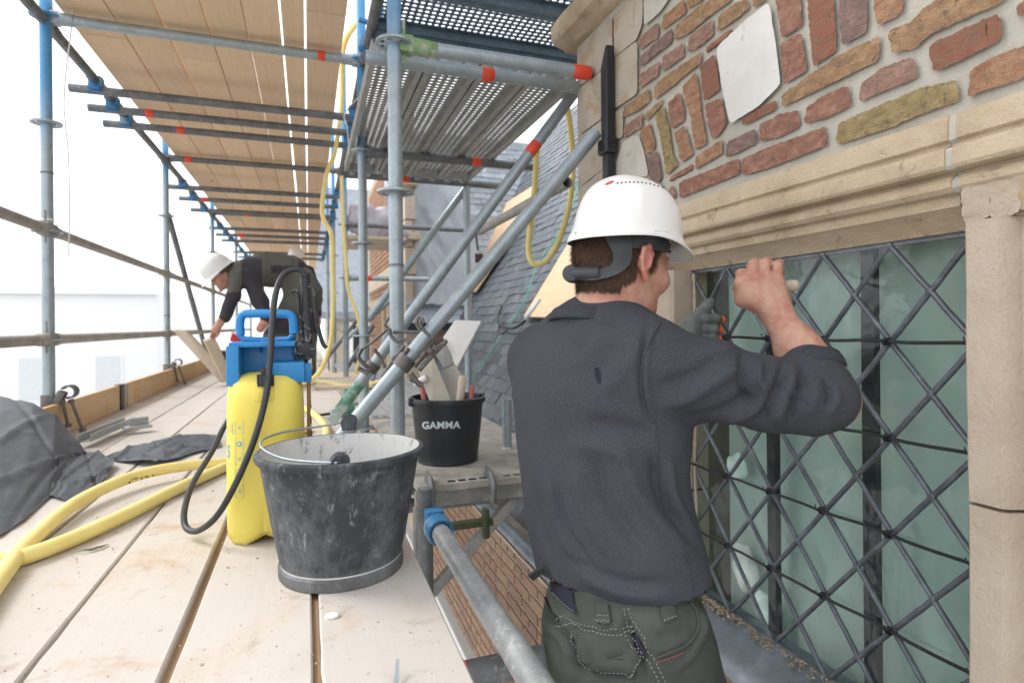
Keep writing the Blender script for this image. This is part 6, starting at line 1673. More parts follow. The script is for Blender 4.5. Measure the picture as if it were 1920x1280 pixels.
bm = bmn(); P = catmull(hpts[1:9], 8); add_sweep(bm, P, .0105, 14, flat=1); add_sweep(bm, [at(450, 628, t=1.43), at(458, 636, t=1.43), at(500, 638, t=1.43), at(542, 636, t=1.43), at(551, 626, t=1.43)], .0075, 12)
add_cyl(bm, at(500, 636, t=1.43), at(500, 660, t=1.43), .016, n=20); obj('handle', bm, BLU, sp, True, auto=50)
bm = bmn(); kq = sc + V(.004, -.094, .364); add_cyl(bm, kq, kq + V(0, 0, .026), .0165, n=24)
for i in range(12): add_box(bm, kq + V(math.cos(i*.5236)*.0165, math.sin(i*.5236)*.0165, .013), (.004, .004, .026), Matrix.Rotation(i*.5236, 3, 'Z'))
add_cyl(bm, kq + V(0, 0, .026), kq + V(0, 0, .042), .009, .012, 16); obj('valve_cap', bm, RUBBER, sp, True, auto=35)
# trigger gun standing in the holder
gn = thing('spray_lance', 'black trigger gun with brass lance clipped to the sprayer', 'spray gun', at(578, 700, t=1.45))
DUSTB = M('dusty_black_plastic', (.028, .03, .033), (.02, .022, .024), rough=.55, spot=(.3, .31, .32), sth=.56, sscale=55, bump=.3, rnd=0)
bm = bmn(); g0, g1 = at(573, 535, t=1.45), at(578, 668, t=1.45); add_cyl(bm, g0, g1, .011, .0125, 20); add_cyl(bm, g0, g0 + V(-.001, 0, .02), .0125, .0125, 16)
for k in range(4): add_cyl(bm, g0 + V(0, 0, .022+k*.0), g0 + V(0, 0, .03), .013-.0015*k, n=12)
add_box(bm, at(574, 655, t=1.45), (.045, .028, .035), Matrix.Rotation(.25, 3, 'Y'), .008); add_cyl(bm, at(576, 668, t=1.45), at(578, 682, t=1.45), .011, .008, 14); obj('grip', bm, DUSTB, gn, True, auto=40)
bm = bmn(); add_sweep(bm, catmull([at(548, 547, t=1.44), at(555, 546, t=1.44), at(560, 560, t=1.44), at(562, 600, t=1.44), at(568, 640, t=1.44)], 6), .0065, 10, flat=.7); add_sweep(bm, catmull([at(560, 640, t=1.44), at(553, 660, t=1.44), at(562, 676, t=1.44), at(575, 672, t=1.44)], 6), .006, 10, flat=.8); obj('trigger', bm, DUSTB, gn, True, auto=50)
bm = bmn(); add_sweep(bm, catmull([at(590, 540, t=1.47), at(594, 600, t=1.47), at(604, 640, t=1.47), at(612, 652, t=1.47)], 6), .005, 8); obj('guard', bm, DUSTB, gn, True)
bm = bmn(); add_cyl(bm, at(578, 672, t=1.45), at(579, 692, t=1.45), .0085, n=14); obj('collar', bm, WHITEP, gn, True, auto=40)
bm = bmn(); add_cyl(bm, at(579, 690, t=1.45), at(579, 905, t=1.45), .0046, n=14); obj('lance', bm, M('brass', (.42, .27, .12), (.3, .19, .09), rough=.4, metal=.5, bump=.05, rnd=0), gn, True, auto=40)
bh = catmull([at(573, 532, t=1.45), at(572, 516, t=1.45), at(556, 505, t=1.44), at(533, 514, t=1.42), at(518, 545, t=1.38), at(511, 600, t=1.35), at(506, 680, t=1.32), at(498, 745, t=1.305), at(478, 820, t=1.29), at(445, 900, t=1.28), at(408, 965, t=1.29), at(372, 994, t=1.32),
              at(349, 988, t=1.35), at(346, 955, t=1.38), at(362, 905, t=1.42), at(398, 845, t=1.47), at(420, 800, t=1.5), at(440, 770, t=1.56)], 9)
o = obj('spray_hose', add_sweep(bmn(), bh, .0072, 14), RUBBER, None, True); tag(o, 'thin black hose looping from the spray gun down beside the yellow tank', 'hose'); recenter(o, bh[110])
tkb = bvh_of(tank); PRB = M('blue_label_print', (.10, .42, .62), (.08, .36, .55), rough=.5, bump=0); PRL = M('faded_blue_print', (.33, .52, .40), (.3, .48, .36), rough=.5, bump=0)
poly_print([(426, 789), (436, 790), (437, 814), (427, 812)], tkb, PRB, sp)
print_text('A', ((428, 792), (435, 793), (435, 810), (428, 809)), tkb, YEL, sp, lift=.0012)
print_text('5', ((427, 833), (431, 834), (431, 860), (427, 858)), tkb, PRB, sp, bold=.03)
for y in (802, 832, 860, 890, 920):
    x0, x1 = 441, 457
    for q in ([(x0, y-12), (x1, y-12), (x1, y-10.8), (x0, y-10.8)], [(x0, y+10.8), (x1, y+10.8), (x1, y+12), (x0, y+12)], [(x0, y-12), (x0+1.2, y-12), (x0+1.2, y+12), (x0, y+12)], [(x1-1.2, y-12), (x1, y-12), (x1, y+12), (x1-1.2, y+12)]):
        poly_print(q, tkb, PRL, sp)
    k = 5 if y == 832 else 3
    poly_print([(449 + k*math.cos(a), y + k*1.1*math.sin(a)) for a in [i*math.pi/5 for i in range(10)]], tkb, PRB if y == 832 else PRL, sp)
    if y == 832: poly_print([(449 + 2.4*math.cos(a), y + 3*math.sin(a)) for a in [i*math.pi/4 for i in range(8)]], tkb, YEL, sp, lift=.0012)
for y in (868, 873, 905, 940): poly_print([(428, y), (434, y+1), (434, y+2.5), (428, y+1.5)], tkb, PRL, sp)

# ---- yellow hoses
hz = -.481
h1 = catmull([at(-160, 1330, z=hz), at(-60, 1170, z=hz), at(8, 1072, z=hz+.002), at(62, 1008, z=hz+.004), at(150, 938, z=hz+.012), at(250, 893, z=hz+.02), at(340, 874, z=hz+.02), at(430, 866, z=hz+.01), at(520, 862, z=hz), at(590, 850, z=hz), at(610, 800, z=hz), at(560, 760, z=hz), at(480, 745, z=hz)], 12)
o = obj('yellow_hose', add_sweep(bmn(), h1, .0175, 20), YHOSE, None, True); tag(o, 'yellow water hose arching highest across the boards at the lower left', 'hose'); hb1 = bvh_of(o)
print_text('\u2022ITARA', ((240, 898), (292, 888), (294, 897), (242, 911)), hb1, BLACKI, o, lift=.0005)
h2 = catmull([at(-260, 1120, z=hz), at(-100, 1075, z=hz), at(0, 1053, z=hz), at(60, 1038, z=hz), at(150, 1003, z=hz), at(250, 957, z=hz), at(340, 912, z=hz), at(420, 876, z=hz-.001), at(500, 840, z=hz), at(580, 800, z=hz)], 12)
o = obj('yellow_hose', add_sweep(bmn(), h2, .0172, 20), YHOSE, None, True); tag(o, 'lower yellow hose strand lying flat on the boards in front', 'hose')
h3 = catmull([at(668, 45, t=3.6), at(650, 72, t=3.7), at(642, 110, t=3.9), at(640, 200, t=4.2), at(628, 285, t=4.3), at(613, 325, t=4.3), at(604, 385, t=4.3), at(608, 415, t=4.3), at(621, 440, t=4.3), at(624, 500, t=4.3), at(625, 570, t=4.3), at(620, 640, t=4.3), at(606, 685, t=4.3), at(588, 708, t=4.4), at(560, 722, z=-.478), at(600, 716, z=-.478), at(640, 722, z=-.478), at(690, 720, z=-.478), at(735, 708, t=4.3)], 10)
o = obj('yellow_hose', add_sweep(bmn(), h3, .0165, 14), YHOSE, None, True); tag(o, 'long yellow hose hanging from the upper deck beside the middle poles', 'hose'); recenter(o, h3[100])
h5 = catmull([at(640, 330, t=5.0), at(642, 400, t=5.0), at(648, 480, t=5.0), at(652, 540, t=5.0), at(668, 585, t=5.0), at(678, 640, t=5.0), at(668, 700, t=5.0)], 8)
o = obj('yellow_hose', add_sweep(bmn(), h5, .015, 12), YHOSE, None, True); tag(o, 'second yellow hose hanging just behind the long one', 'hose'); recenter(o, h5[20])
h4 = catmull([at(1006, 278, t=3.1), at(1004, 330, t=3.1), at(998, 400, t=3.1), at(991, 455, t=3.1), at(994, 485, t=3.1), at(1005, 496, t=3.1), at(1025, 488, t=3.1), at(1046, 455, t=3.1), at(1063, 405, t=3.1), at(1072, 350, t=3.1), at(1074, 290, t=3.1), at(1066, 215, t=3.0), at(1055, 170, t=2.9)], 10)
o = obj('yellow_hose', add_sweep(bmn(), h4, .0155, 16), YHOSE, None, True); tag(o, 'yellow hose hanging in a U-shaped loop before the slate roof', 'hose'); recenter(o, h4[50])

# ---- roofing membrane lying over the toe board and deck
def curve_fn(pts, n=10):
    P = [Vector(p) for p in pts]; P = [a.lerp(b, k/n) for a, b in zip(P[:-1], P[1:]) for k in range(n)] + [P[-1]]
    def f(u):
        s = u*(len(P)-1); i = min(int(s), len(P)-2); return P[i].lerp(P[i+1], s-i)
    return f
def draped(name, top, bot, mat, label, amp=.012, sc_=6, seed=0, nu=70, nv=36, zmin=DZ0+.003, sag=0):
    ft, fb = curve_fn(top), curve_fn(bot)
    def f(u, v):
        p = ft(u).lerp(fb(u), v); q = Vector((p.x*sc_, p.y*sc_*.6, seed))
        k = noise.noise(q*.7)*1.3 + .35*noise.noise(q*2.0)
        r = abs(noise.noise(Vector((p.x*sc_*.9 + p.y*3, p.y*2, seed+5))))
        cr = sum(math.exp(-((((u-a0)*ca+(v-b0)*sa_)/.018)**2))*h_ for a0, b0, ca, sa_, h_ in ((.3, .5, .8, .6, 1), (.6, .4, .9, -.43, -.8), (.45, .7, .3, .95, .9), (.8, .6, .7, .7, -.7), (.15, .3, .95, .3, .7)))
        p = p + Vector((0, 0, k*amp + cr*.010 + .006*abs(noise.noise(Vector((u*6+v*3, v*2, seed)))) + sag*math.sin(math.pi*v)))
        p.z = max(p.z, zmin); return p
    return grid_sheet(name, f, nu, nv, .0025, mat, label, 'roofing membrane')
draped('membrane_sheet', [at(-200, 745, t=2.8), at(-60, 736, t=2.65), at(0, 743, t=2.55), at(60, 755, t=2.5), at(104, 778, t=2.4), at(135, 815, t=2.3), at(160, 848, t=2.2)],
       [at(-260, 1100, z=-.49), at(-100, 1040, z=-.49), at(0, 1003, z=-.49), at(45, 975, z=-.492), at(92, 932, z=-.492), at(122, 893, z=-.490), at(168, 856, z=-.48)], TARP, 'large dark grey roofing membrane humped over the toe board at the left edge', amp=.007, sc_=4, seed=1, sag=-.005)
draped('membrane_sheet', [at(120, 850, z=-.47), at(150, 846, z=-.465), at(185, 846, z=-.462), at(216, 862, z=-.47)], [at(92, 930, z=-.492), at(118, 937, z=-.492), at(160, 934, z=-.492), at(196, 900, z=-.49)], TARP, 'small folded membrane corner with a plaster splash beside the large sheet', amp=.006, sc_=11, seed=5, nu=30, nv=24)
draped('membrane_sheet', [at(196, 855, z=-.48), at(240, 838, z=-.482), at(300, 826, z=-.475), at(350, 815, z=-.478), at(404, 812, z=-.48)], [at(216, 862, z=-.49), at(262, 866, z=-.482), at(310, 862, z=-.478), at(360, 848, z=-.488), at(414, 834, z=-.49)], M('grey_membrane_strip', (.19, .21, .235), (.14, .155, .175), (.26, .285, .31), scale=12, rough=.5, bump=.8, bscale=20, bdist=.01, world=True, spot=(.42, .41, .38), sth=.68, sscale=12), 'thin grey membrane strip lying flat across the boards towards the sprayer', amp=.008, sc_=9, seed=9, nu=50, nv=16)
# ---- grey metal profiles by the toe board
GM = M('zinc_profile', (.36, .37, .36), (.28, .29, .285), (.44, .45, .44), rough=.5, metal=.3, rnd=0, world=True)
a, b = at(158, 828, z=-.475), at(243, 792, z=-.475); d = (b-a).normalized(); rt = Matrix((d, V(-d.y, d.x, 0), V(0, 0, 1))).transposed()
bm = bmn(); add_box(bm, (a+b)/2, ((b-a).length, .045, .003), rt); add_box(bm, (a+b)/2 + V(d.y, -d.x, 0)*.022 + V(0, 0, .014), ((b-a).length, .003, .03), rt); add_box(bm, (a+b)/2 - V(d.y, -d.x, 0)*.022 + V(0, 0, .014), ((b-a).length, .003, .03), rt)
o = obj('metal_profile', bm, GM); tag(o, 'grey U-shaped metal profile lying beside the dark membrane', 'metal profile'); recenter(o, (a+b)/2)
a = at(258, 800, z=-.47); o = obj('metal_offcut', add_box(add_box(bmn(), a, (.11, .06, .012), Matrix.Rotation(.5, 3, 'Z'), .003), a + V(0, .02, .018), (.08, .02, .05), Matrix.Rotation(.5, 3, 'Z'), .004), GM); tag(o, 'short light grey metal offcut at the end of the U profile', 'metal profile'); recenter(o, a)
# ---- offcuts leaning under the bent worker's hand
def leaning(poly, th, mat, label, cat='board', name='wood_offcut'):
    P = [Vector(p) for p in poly]; n = (P[1]-P[0]).cross(P[2]-P[0]).normalized()
    if n.dot(P[0]) < 0: n = -n
    bm = bmn(); add_prism(bm, P, n*th); bmesh.ops.bevel(bm, geom=bm.edges[:], offset=min(th*.12, .003), segments=1, affect='EDGES')
    o = obj(name, bm, mat); tag(o, label, cat); recenter(o, sum(P, Vector())/len(P)); return o
leaning([at(323, 619, t=4.85), at(348, 620, t=4.85), at(436, 712, t=5.0), at(414, 718, t=4.95)], .028, OFFW, 'dark-edged wood offcut leaning, left of the one the worker holds')
leaning([at(384, 640, t=4.7), at(403, 632, t=4.75), at(437, 706, t=4.95), at(421, 716, t=4.9)], .05, OFFW, 'thick pale wood offcut held upright by the bent worker')
leaning([at(590, 730, z=-.497), at(700, 728, z=-.497), at(690, 700, z=-.497), at(600, 703, z=-.497)], -.02, OFFW, 'pale board lying across the far deck behind the sprayer')
tb_ = thing('mortar_tub', 'black plastic tub with tools below the bent worker', 'tub', at(447, 700, z=-.5)); q = at(447, 712, z=-.5)
bm = bmn(); add_box(bm, q + V(0, .15, .13), (.34, .3, .26), None, .03)
obj('shell', bm, RUBBER, tb_, True, auto=40); obj('rim', add_box(bmn(), q + V(0, .15, .265), (.38, .34, .02), None, .006), RUBBER, tb_)
rj = thing('jerrycan', 'small red can standing on the black tub', 'can', q + V(-.0, .15, .28)); obj('body', add_box(bmn(), at(443, 634, t=5.1), (.09, .06, .07), Matrix.Rotation(.2, 3, 'Y'), .012), M('red_plastic', (.6, .04, .05), rough=.45), rj, True, auto=40); obj('cap', add_cyl(bmn(), at(437, 628, t=5.1), at(436, 622, t=5.1), .015, n=14), WHITEP, rj)
# ---- branded bucket with offcuts
B2 = Vector((.49, 2.12, -.5045)); BLKB = M('black_bucket_plastic', (.022, .026, .034), (.016, .019, .025), rough=.42, bump=.15, spot=(.12, .13, .15), sth=.68, sscale=30, rnd=0)
b2 = thing('bucket', 'smaller black bucket with white lettering, full of offcuts, on the steel platform', 'bucket', B2)
bm, _ = add_lathe(bmn(), [(.112, .0), (.114, .004), (.112, .012), (.118, .06), (.126, .14), (.133, .21), (.136, .218), (.142, .219), (.1435, .228), (.141, .236), (.134, .238)], B2, 72); ow = obj('outer_wall', bm, BLKB, b2, True, auto=40)
bm, _ = add_lathe(bmn(), [(.1345, .238), (.131, .21), (.122, .13), (.11, .012), (.001, .01)], B2, 72); obj('inner_wall', bm, BLKB, b2, True, auto=50)
for s in (-1, 1):
    e = B2 + V(s*.137, .02*s, .225); bm = bmn(); add_box(bm, e, (.025, .03, .03), None, .005); obj('ear', bm, BLKB, b2, True, auto=40)
bm = bmn(); add_sweep(bm, catmull([B2 + V(-.148, -.02, .225), B2 + V(-.12, .09, .226), B2 + V(0, .152, .228), B2 + V(.12, .11, .228), B2 + V(.148, .02, .225)], 8), .0025, 8); obj('handle', bm, STEEL, b2, True)
print_text('GAMMA', ((791, 790), (864, 789), (863, 803), (792, 804)), bvh_of(ow), M('white_stencil', (.6, .66, .7), (.5, .56, .6), rough=.6, bump=0), b2, spacing=1.04, bold=.03)
leaning([at(831, 631, t=2.26), at(854, 599, t=2.30), at(903, 601, t=2.30), at(856, 690, t=2.18)], .022, WHITEP, 'bright white board standing in the lettered bucket', 'board', 'white_board')
leaning([at(783, 690, t=2.14), at(810, 662, t=2.16), at(850, 760, t=2.10), at(812, 770, t=2.08)], .012, M('limed_wood', (.6, .55, .47), (.52, .47, .39), rough=.8, rnd=0), 'limewashed wooden slat leaning left in the lettered bucket')
leaning([at(812, 656, t=2.20), at(834, 636, t=2.22), at(852, 681, t=2.20), at(833, 690, t=2.18)], .012, GM, 'grey notched plate behind the slat in the lettered bucket', 'metal plate', 'metal_plate')
leaning([at(832, 693, t=2.165), at(853, 682, t=2.17), at(864, 700, t=2.15), at(856, 770, t=2.12), at(842, 770, t=2.12)], .012, M('grey_slat', (.4, .38, .34), (.32, .3, .27), rough=.8, rnd=0), 'grey slat in the middle of the lettered bucket')
for (p0, p1, r, mm, lb) in (((868, 703), (860, 770), .015, OFFW, 'rounded pale wooden tool handle in the lettered bucket'), ((885, 721), (882, 770), .0095, M('red_handle', (.5, .17, .12), rough=.5), 'reddish tool handle at the right rim of the lettered bucket'), ((791, 724), (800, 775), .010, bpy.data.materials['red_handle'], 'reddish tool handle at the left rim of the lettered bucket'), ((776, 722), (800, 708), .014, WHITEP, 'white plastic tube end across the left rim of the lettered bucket')):
    a, b = at(*p0, t=2.12), at(*p1, t=2.12); bm, _ = add_lathe(bmn(), [(.0005, 0), (r*.7, .002), (r, .012), (r*.95, (b-a).length)], a, 16, axis=(b-a)); o = obj('tool_handle', bm, mm, None, True, auto=50); tag(o, lb, 'tool'); recenter(o, a)

# ---- couplers clamped on the braces
def rod(pts, r, tt, n=10, flat=1): return add_sweep(bmn(), catmull([at(x, y, t=tt) for x, y in pts], 6), r, n, flat=flat)
cl = thing('scaffold_clamp', 'open double coupler with curled arms on the thick diagonal brace', 'clamp', at(775, 690, t=1.8), 'couplers on the braces')
db = (B1b-B1a).normalized(); cc = at(772, 692, t=1.88)
cc = B1a + db*((cc-B1a).dot(db))
bm, _ = add_lathe(bmn(), [(TR+.0005, -.022), (TR+.007, -.022), (TR+.007, .022), (TR+.0005, .022), (TR+.0005, -.022)], cc, 28, axis=db); obj('ring', bm, CLAMP, cl, True, auto=35)
for pts, r, tt, fl, nm in (([(838, 638), (812, 665), (786, 694)], .0075, 1.86, 1, 'bar'), ([(828, 632), (800, 662), (778, 688)], .006, 1.90, 1, 'bar'),
                       ([(780, 604), (786, 594), (781, 602), (786, 616), (800, 628), (812, 640)], .0078, 1.88, .8, 'hook_arm'), ([(794, 606), (792, 598), (788, 604), (794, 618), (806, 630)], .007, 1.86, .8, 'hook_arm'),
                       ([(812, 645), (795, 640), (775, 645), (758, 636), (745, 640), (734, 630), (730, 616)], .0085, 1.88, .7, 'arm'), ([(737, 623), (760, 622), (786, 622)], .0055, 1.9, 1, 'bolt'),
                       ([(758, 648), (738, 675), (716, 706)], .0065, 1.86, 1, 'bolt'), ([(766, 652), (748, 680), (727, 709)], .0055, 1.84, 1, 'bolt'), ([(770, 700), (782, 716), (792, 722)], .011, 1.83, .8, 'hook_arm'), ([(755, 690), (742, 682), (738, 690), (748, 700)], .009, 1.86, .8, 'link')):
    obj(nm, rod(pts, r, tt, 10, fl), CLAMP, cl, True, auto=50)
for x, y in ((816, 652), (824, 650), (806, 658), (740, 672), (752, 692), (775, 712)):
    obj('nut', add_box(bmn(), at(x, y, t=1.855), (.018, .02, .018), Matrix.Rotation(.6, 3, 'Y'), .003), CLAMP, cl)
c2 = thing('scaffold_clamp', 'open coupler with a long flat wing on the second brace', 'clamp', at(695, 680, t=2.4), 'couplers on the braces')
ct = at(699, 688, t=2.5); d2 = (B2b-B2a).normalized(); ct = B2a + d2*((ct-B2a).dot(d2))
bm, _ = add_lathe(bmn(), [(TR+.0005, -.02), (TR+.008, -.02), (TR+.008, .02), (TR+.0005, .02), (TR+.0005, -.02)], ct, 28, axis=d2); obj('ring', bm, CLAMP, c2, True, auto=35)
for pts, r, tt, fl, nm in (([(678, 655), (700, 640), (733, 612)], .014, 2.3, .35, 'wing'), ([(733, 612), (738, 600), (735, 594), (728, 598), (722, 608), (728, 616)], .006, 2.3, 1, 'eye'), ([(678, 655), (672, 668), (680, 680), (690, 690)], .014, 2.38, .6, 'arm'), ([(702, 655), (712, 668), (722, 690)], .009, 2.4, .8, 'bolt'), ([(672, 690), (690, 700)], .012, 2.4, .8, 'nut')):
    obj(nm, rod(pts, r, tt, 10, fl), CLAMP, c2, True, auto=50)
bm, _ = add_lathe(bmn(), [(.012, -.004), (.019, -.004), (.019, .004), (.012, .004), (.012, -.004)], at(657, 789, t=1.6), 20, axis=V(.3, -1, .2)); o = obj('eye_bolt', bm, CLAMP, None, True, auto=40); tag(o, 'small eye bolt just behind the rim of the dirty bucket', 'bolt'); recenter(o, at(657, 789, t=1.6))
gt = thing('grinder', 'green hand tool lying at the foot of the second brace', 'tool', at(645, 775, z=-.49)); q = at(642, 772, z=-.475)
obj('body', add_box(add_box(bmn(), q, (.13, .05, .04), Matrix.Rotation(.2, 3, 'Z'), .012), q + V(.06, .02, .02), (.05, .06, .06), None, .012), GREEND, gt, True, auto=40); obj('handle', add_cyl(bmn(), q + V(-.06, 0, -.005), q + V(-.15, -.01, -.012), .008, n=12), BLACKI, gt, True, auto=40)
o = obj('steel_plate', add_box(bmn(), at(672, 780, z=-.45), (.03, .07, .09), Matrix.Rotation(.5, 3, 'X'), .006), GM); tag(o, 'light grey plate with hole leaning at the second middle pole', 'metal plate'); recenter(o, at(672, 780, z=-.45))

# ---- things on the roof
hk = thing('roof_hook', 'black curved hook with pale shaft hanging on the slates', 'hook', roof_at(960, 600, .06))
obj('hook', add_sweep(bmn(), catmull([roof_at(x, y, .07) for x, y in ((941, 574), (934, 592), (936, 606), (946, 613), (962, 615), (976, 608), (988, 597))], 6), .013, 10), BLACKI, hk, True)
obj('hook', add_sweep(bmn(), catmull([roof_at(x, y, .07) for x, y in ((936, 606), (936, 618), (941, 626), (952, 617))], 6), .007, 8), BLACKI, hk, True)
obj('shaft', add_sweep(bmn(), [roof_at(x, y, .07) for x, y in ((986, 600), (1014, 561))], .020, 12), M('pale_blue_tube', (.45, .5, .55), rough=.5), hk, True)
gr = catmull([roof_at(x, y, .045) for x, y in ((1088, 330), (1068, 400), (1040, 450), (1006, 500), (985, 560), (940, 632), (905, 680), (880, 712))], 8)
o = obj('green_rope', add_sweep(bmn(), gr, .0062, 8), M('green_rope_fibre', (.12, .42, .3), (.08, .32, .22), scale=80, rough=.8, bump=.6), None, True); tag(o, 'thin green rope running down the slate roof', 'rope'); recenter(o, gr[20])
wr_ = catmull([at(139, -30, t=2.72), at(133, 60, t=2.72), at(124, 130, t=2.72), at(120, 190, t=2.7), at(122, 228, t=2.7), at(128, 290, t=2.72), at(130, 380, t=2.74), at(129, 480, t=2.74)], 8)
o = obj('cord', add_sweep(bmn(), wr_, .0032, 7), WHITEP, None, True); tag(o, 'thin white cord hanging beside the nearest left pole', 'cord'); recenter(o, wr_[10])
wr_ = catmull([at(696, 160, t=3.0), at(648, 210, t=3.0), at(651, 240, t=3.0), at(655, 290, t=3.0)], 6)
o = obj('cord', add_sweep(bmn(), wr_, .0025, 6), WHITEP, None, True); tag(o, 'thin pale cord hanging at the edge of the ceiling boards', 'cord'); recenter(o, wr_[4])
for z_, pyl in ((.505, 'upper'),):
    bm, _ = add_lathe(bmn(), [(TR+.001, -.004), (TR+.004, 0), (TR+.001, .004)], (LX, 3.24, z_), 24); o = obj('cable_tie', bm, WHITEP, None, True); tag(o, 'white cable tie round the nearest left pole above the guard rail', 'cable tie'); recenter(o, (LX, 3.24, z_))
# covered bundle on the far side deck
Q = Body(.05)
for x, y, z, r in ((.55, 6.3, 1.18, .16), (.75, 6.4, 1.12, .2), (.62, 6.3, 1.02, .16), (.9, 6.5, 1.0, .18), (.5, 6.2, 1.06, .12)): Q.ell((x, y, z), (r, r*.8, r*.85))
Q.mesh(.025, 'covered_bundle', M('lilac_grey_cover', (.42, .38, .42), (.34, .31, .35), rough=.8, bump=.5, bscale=15, bdist=.01), None, smooth=2, disp=lambda v, n: np.array([noise.noise(Vector((p[0]*14, p[1]*14, p[2]*9)))*.03 for p in v]))
tag(bpy.data.objects['covered_bundle'], 'lilac-grey covered bundle on the far side deck between the poles', 'bundle')
o = obj('side_platform', bx(.36, .95, 5.9, 6.8, .87, .90), OFFW); tag(o, 'wooden platform carrying the covered bundle', 'platform'); recenter(o, (.8, 6.5, .86))

# ---- crumbs and scraps on the near boards
bm = bmn(); rng = random.Random(50)
for i in range(900):
    x = rng.uniform(-.95, .2); y = rng.uniform(.55, 2.6); s = rng.uniform(.0006, .0022)*(1 if rng.random() < .93 else 1.7)
    if (Vector((x, y, 0)) - Vector((.062, 1.245, 0))).length < .12: continue
    add_box(bm, (x, y, DZ0 + s*.3), (s*1.5, s, s*.6), Matrix.Rotation(rng.uniform(0, 6), 3, 'Z'))
o = obj('grit', bm, M('grit_crumbs', (.4, .34, .27), (.25, .2, .15), (.62, .58, .52), scale=300, rough=1, world=True, rnd=0)); o['kind'] = 'stuff'; tag(o, 'mortar crumbs and grit scattered over the near boards', 'grit')
q = at(623, 1156, z=DZ0+.002); bm = bmn(); bmesh.ops.create_icosphere(bm, subdivisions=3, radius=1, matrix=Matrix.Translation(q + V(0, 0, .002)) @ Matrix.Diagonal((.0125, .008, .005, 1))); o = obj('plaster_blob', bm, WHITEP, None, True); tag(o, 'small white plaster blob on the boards before the dirty bucket', 'blob'); recenter(o, q)
a, b = at(738, 1285, z=DZ0+.004), at(745, 1236, z=DZ0+.02); bm = bmn(); add_prism(bm, [a, a + V(.007, 0, 0), b + V(.003, 0, 0), b - V(.002, 0, 0)], V(.0, .0, .0015)); o = obj('metal_strip', bm, STEEL); tag(o, 'thin lead strip end curling up from the nearest board', 'scrap'); recenter(o, a)
a = at(160, 1034, z=DZ0+.002); bm = bmn()
for k in range(7):
    d = Vector((math.cos(.3+k*.06), math.sin(.3+k*.06), 0)); add_box(bm, a + d*(.006*k) + V(0, .002*(k % 3), .003), (.03, .003, .0015), Matrix.Rotation(.3+.15*k, 3, 'Z') @ Matrix.Rotation(.2, 3, 'Y'))
o = obj('wood_shavings', bm, M('shavings', (.5, .47, .36), (.25, .25, .18), rough=.9)); tag(o, 'small curl of wood shavings below the lower hose strand', 'shavings'); recenter(o, a)

# ================================================================== THE TWO WORKERS BEHIND
JACK = M('olive_work_jacket', (.10, .10, .088), (.08, .08, .07), (.125, .125, .11), scale=6, rough=.9, bump=.4, bscale=300, spec=.2, rnd=0)
JACKD = M('charcoal_jacket_panels', (.05, .047, .055), (.04, .038, .045), rough=.9, bump=.4, bscale=300, spec=.2, rnd=0)
def small_head(c, f_, parent, hs=1.0):
    f_ = f_.normalized(); r_ = f_.cross(V(0, 0, 1)).normalized(); u_ = r_.cross(f_).normalized(); ax = (f_, r_, u_)
    Q = Body(.012); Hh = lambda a, b, c_: c + f_*a + r_*b + u_*c_
    Q.ell(Hh(0, 0, .02), (.095, .075, .1), ax); Q.ell(Hh(.02, 0, -.04), (.07, .06, .08), ax, k=.03); Q.cap(Hh(.09, 0, 0), Hh(.112, 0, -.035), .009, .012); Q.ell(Hh(.09, 0, -.07), (.012, .02, .008), ax); Q.ell(Hh(.08, 0, -.1), (.018, .02, .018), ax)
    for s in (1, -1):
        Q.ell(Hh(.085, .03*s, -.002), (.012, .015, .01), ax, sub=True, k=.01); Q.ell(Hh(-.005, .077*s, -.015), (.016, .008, .03), ax, k=.006)
    return Q, Hh, ax
def hair_cap(c, ax, parent):
    f_, r_, u_ = ax; bm = bmn(); bmesh.ops.create_uvsphere(bm, u_segments=40, v_segments=24, radius=1, matrix=Matrix.Translation(c + u_*.022 - f_*.006) @ Matrix((f_, r_, u_)).transposed().to_4x4() @ Matrix.Diagonal((.1, .081, .104, 1)))
    for v in [v for v in bm.verts if (v.co-c).dot(f_) > .035 + .0*0 or (v.co-c).dot(u_) < -.05 or ((v.co-c).dot(f_) > -.015 and (v.co-c).dot(u_) < .0)]: bm.verts.remove(v)
    for v in bm.verts: v.co += (v.co-c).normalized()*noise.noise(v.co*70)*.006
    return obj('hair', bm, HAIRM, parent, True)
# bent worker
w2 = thing('person', 'bent-over worker in white helmet and olive jacket steadying wood offcuts', 'person', (-.5, 4.9, DZ0))
hc = at(417, 515, t=4.75); f2 = V(-.80, -.28, -.55)
Q, Hh, ax2 = small_head(hc, f2, w2)
sh = at(452, 505, t=4.85); Q.cap(Hh(-.03, 0, -.06), at(445, 508, t=4.8), .055, .06, k=.03)
el, wr2, hd2 = at(437, 555, t=4.68), at(414, 603, t=4.62), at(400, 625, t=4.6)
Q.cap(at(446, 520, t=4.72), el, .045, .04); Q.cap(el, wr2, .04, .028, k=.02)
Q.cap(wr2, at(405, 617, t=4.6), .03, .033, k=.02)
for i in range(4): Q.chain([at(403+i*2.2, 618+i, t=4.59+i*.02), at(396+i*2.5, 626+i, t=4.58+i*.022), at(394+i*3, 633+i, t=4.6+i*.022)], [.0125, .011, .0095], k=.005)
Q.chain([at(408, 616, t=4.62), at(410, 626, t=4.6), at(405, 633, t=4.6)], [.013, .012, .010], k=.006)
el2, kn2 = at(485, 560, t=4.75), at(505, 610, t=4.7)
Q.cap(at(500, 598, t=4.72), at(488, 616, t=4.66), .042, .034); Q.cap(sh, at(545, 512, t=5.0), .07, .07)
Q.mesh(.012, 'body', SKIN, w2, smooth=1); hair_cap(hc, ax2, w2)
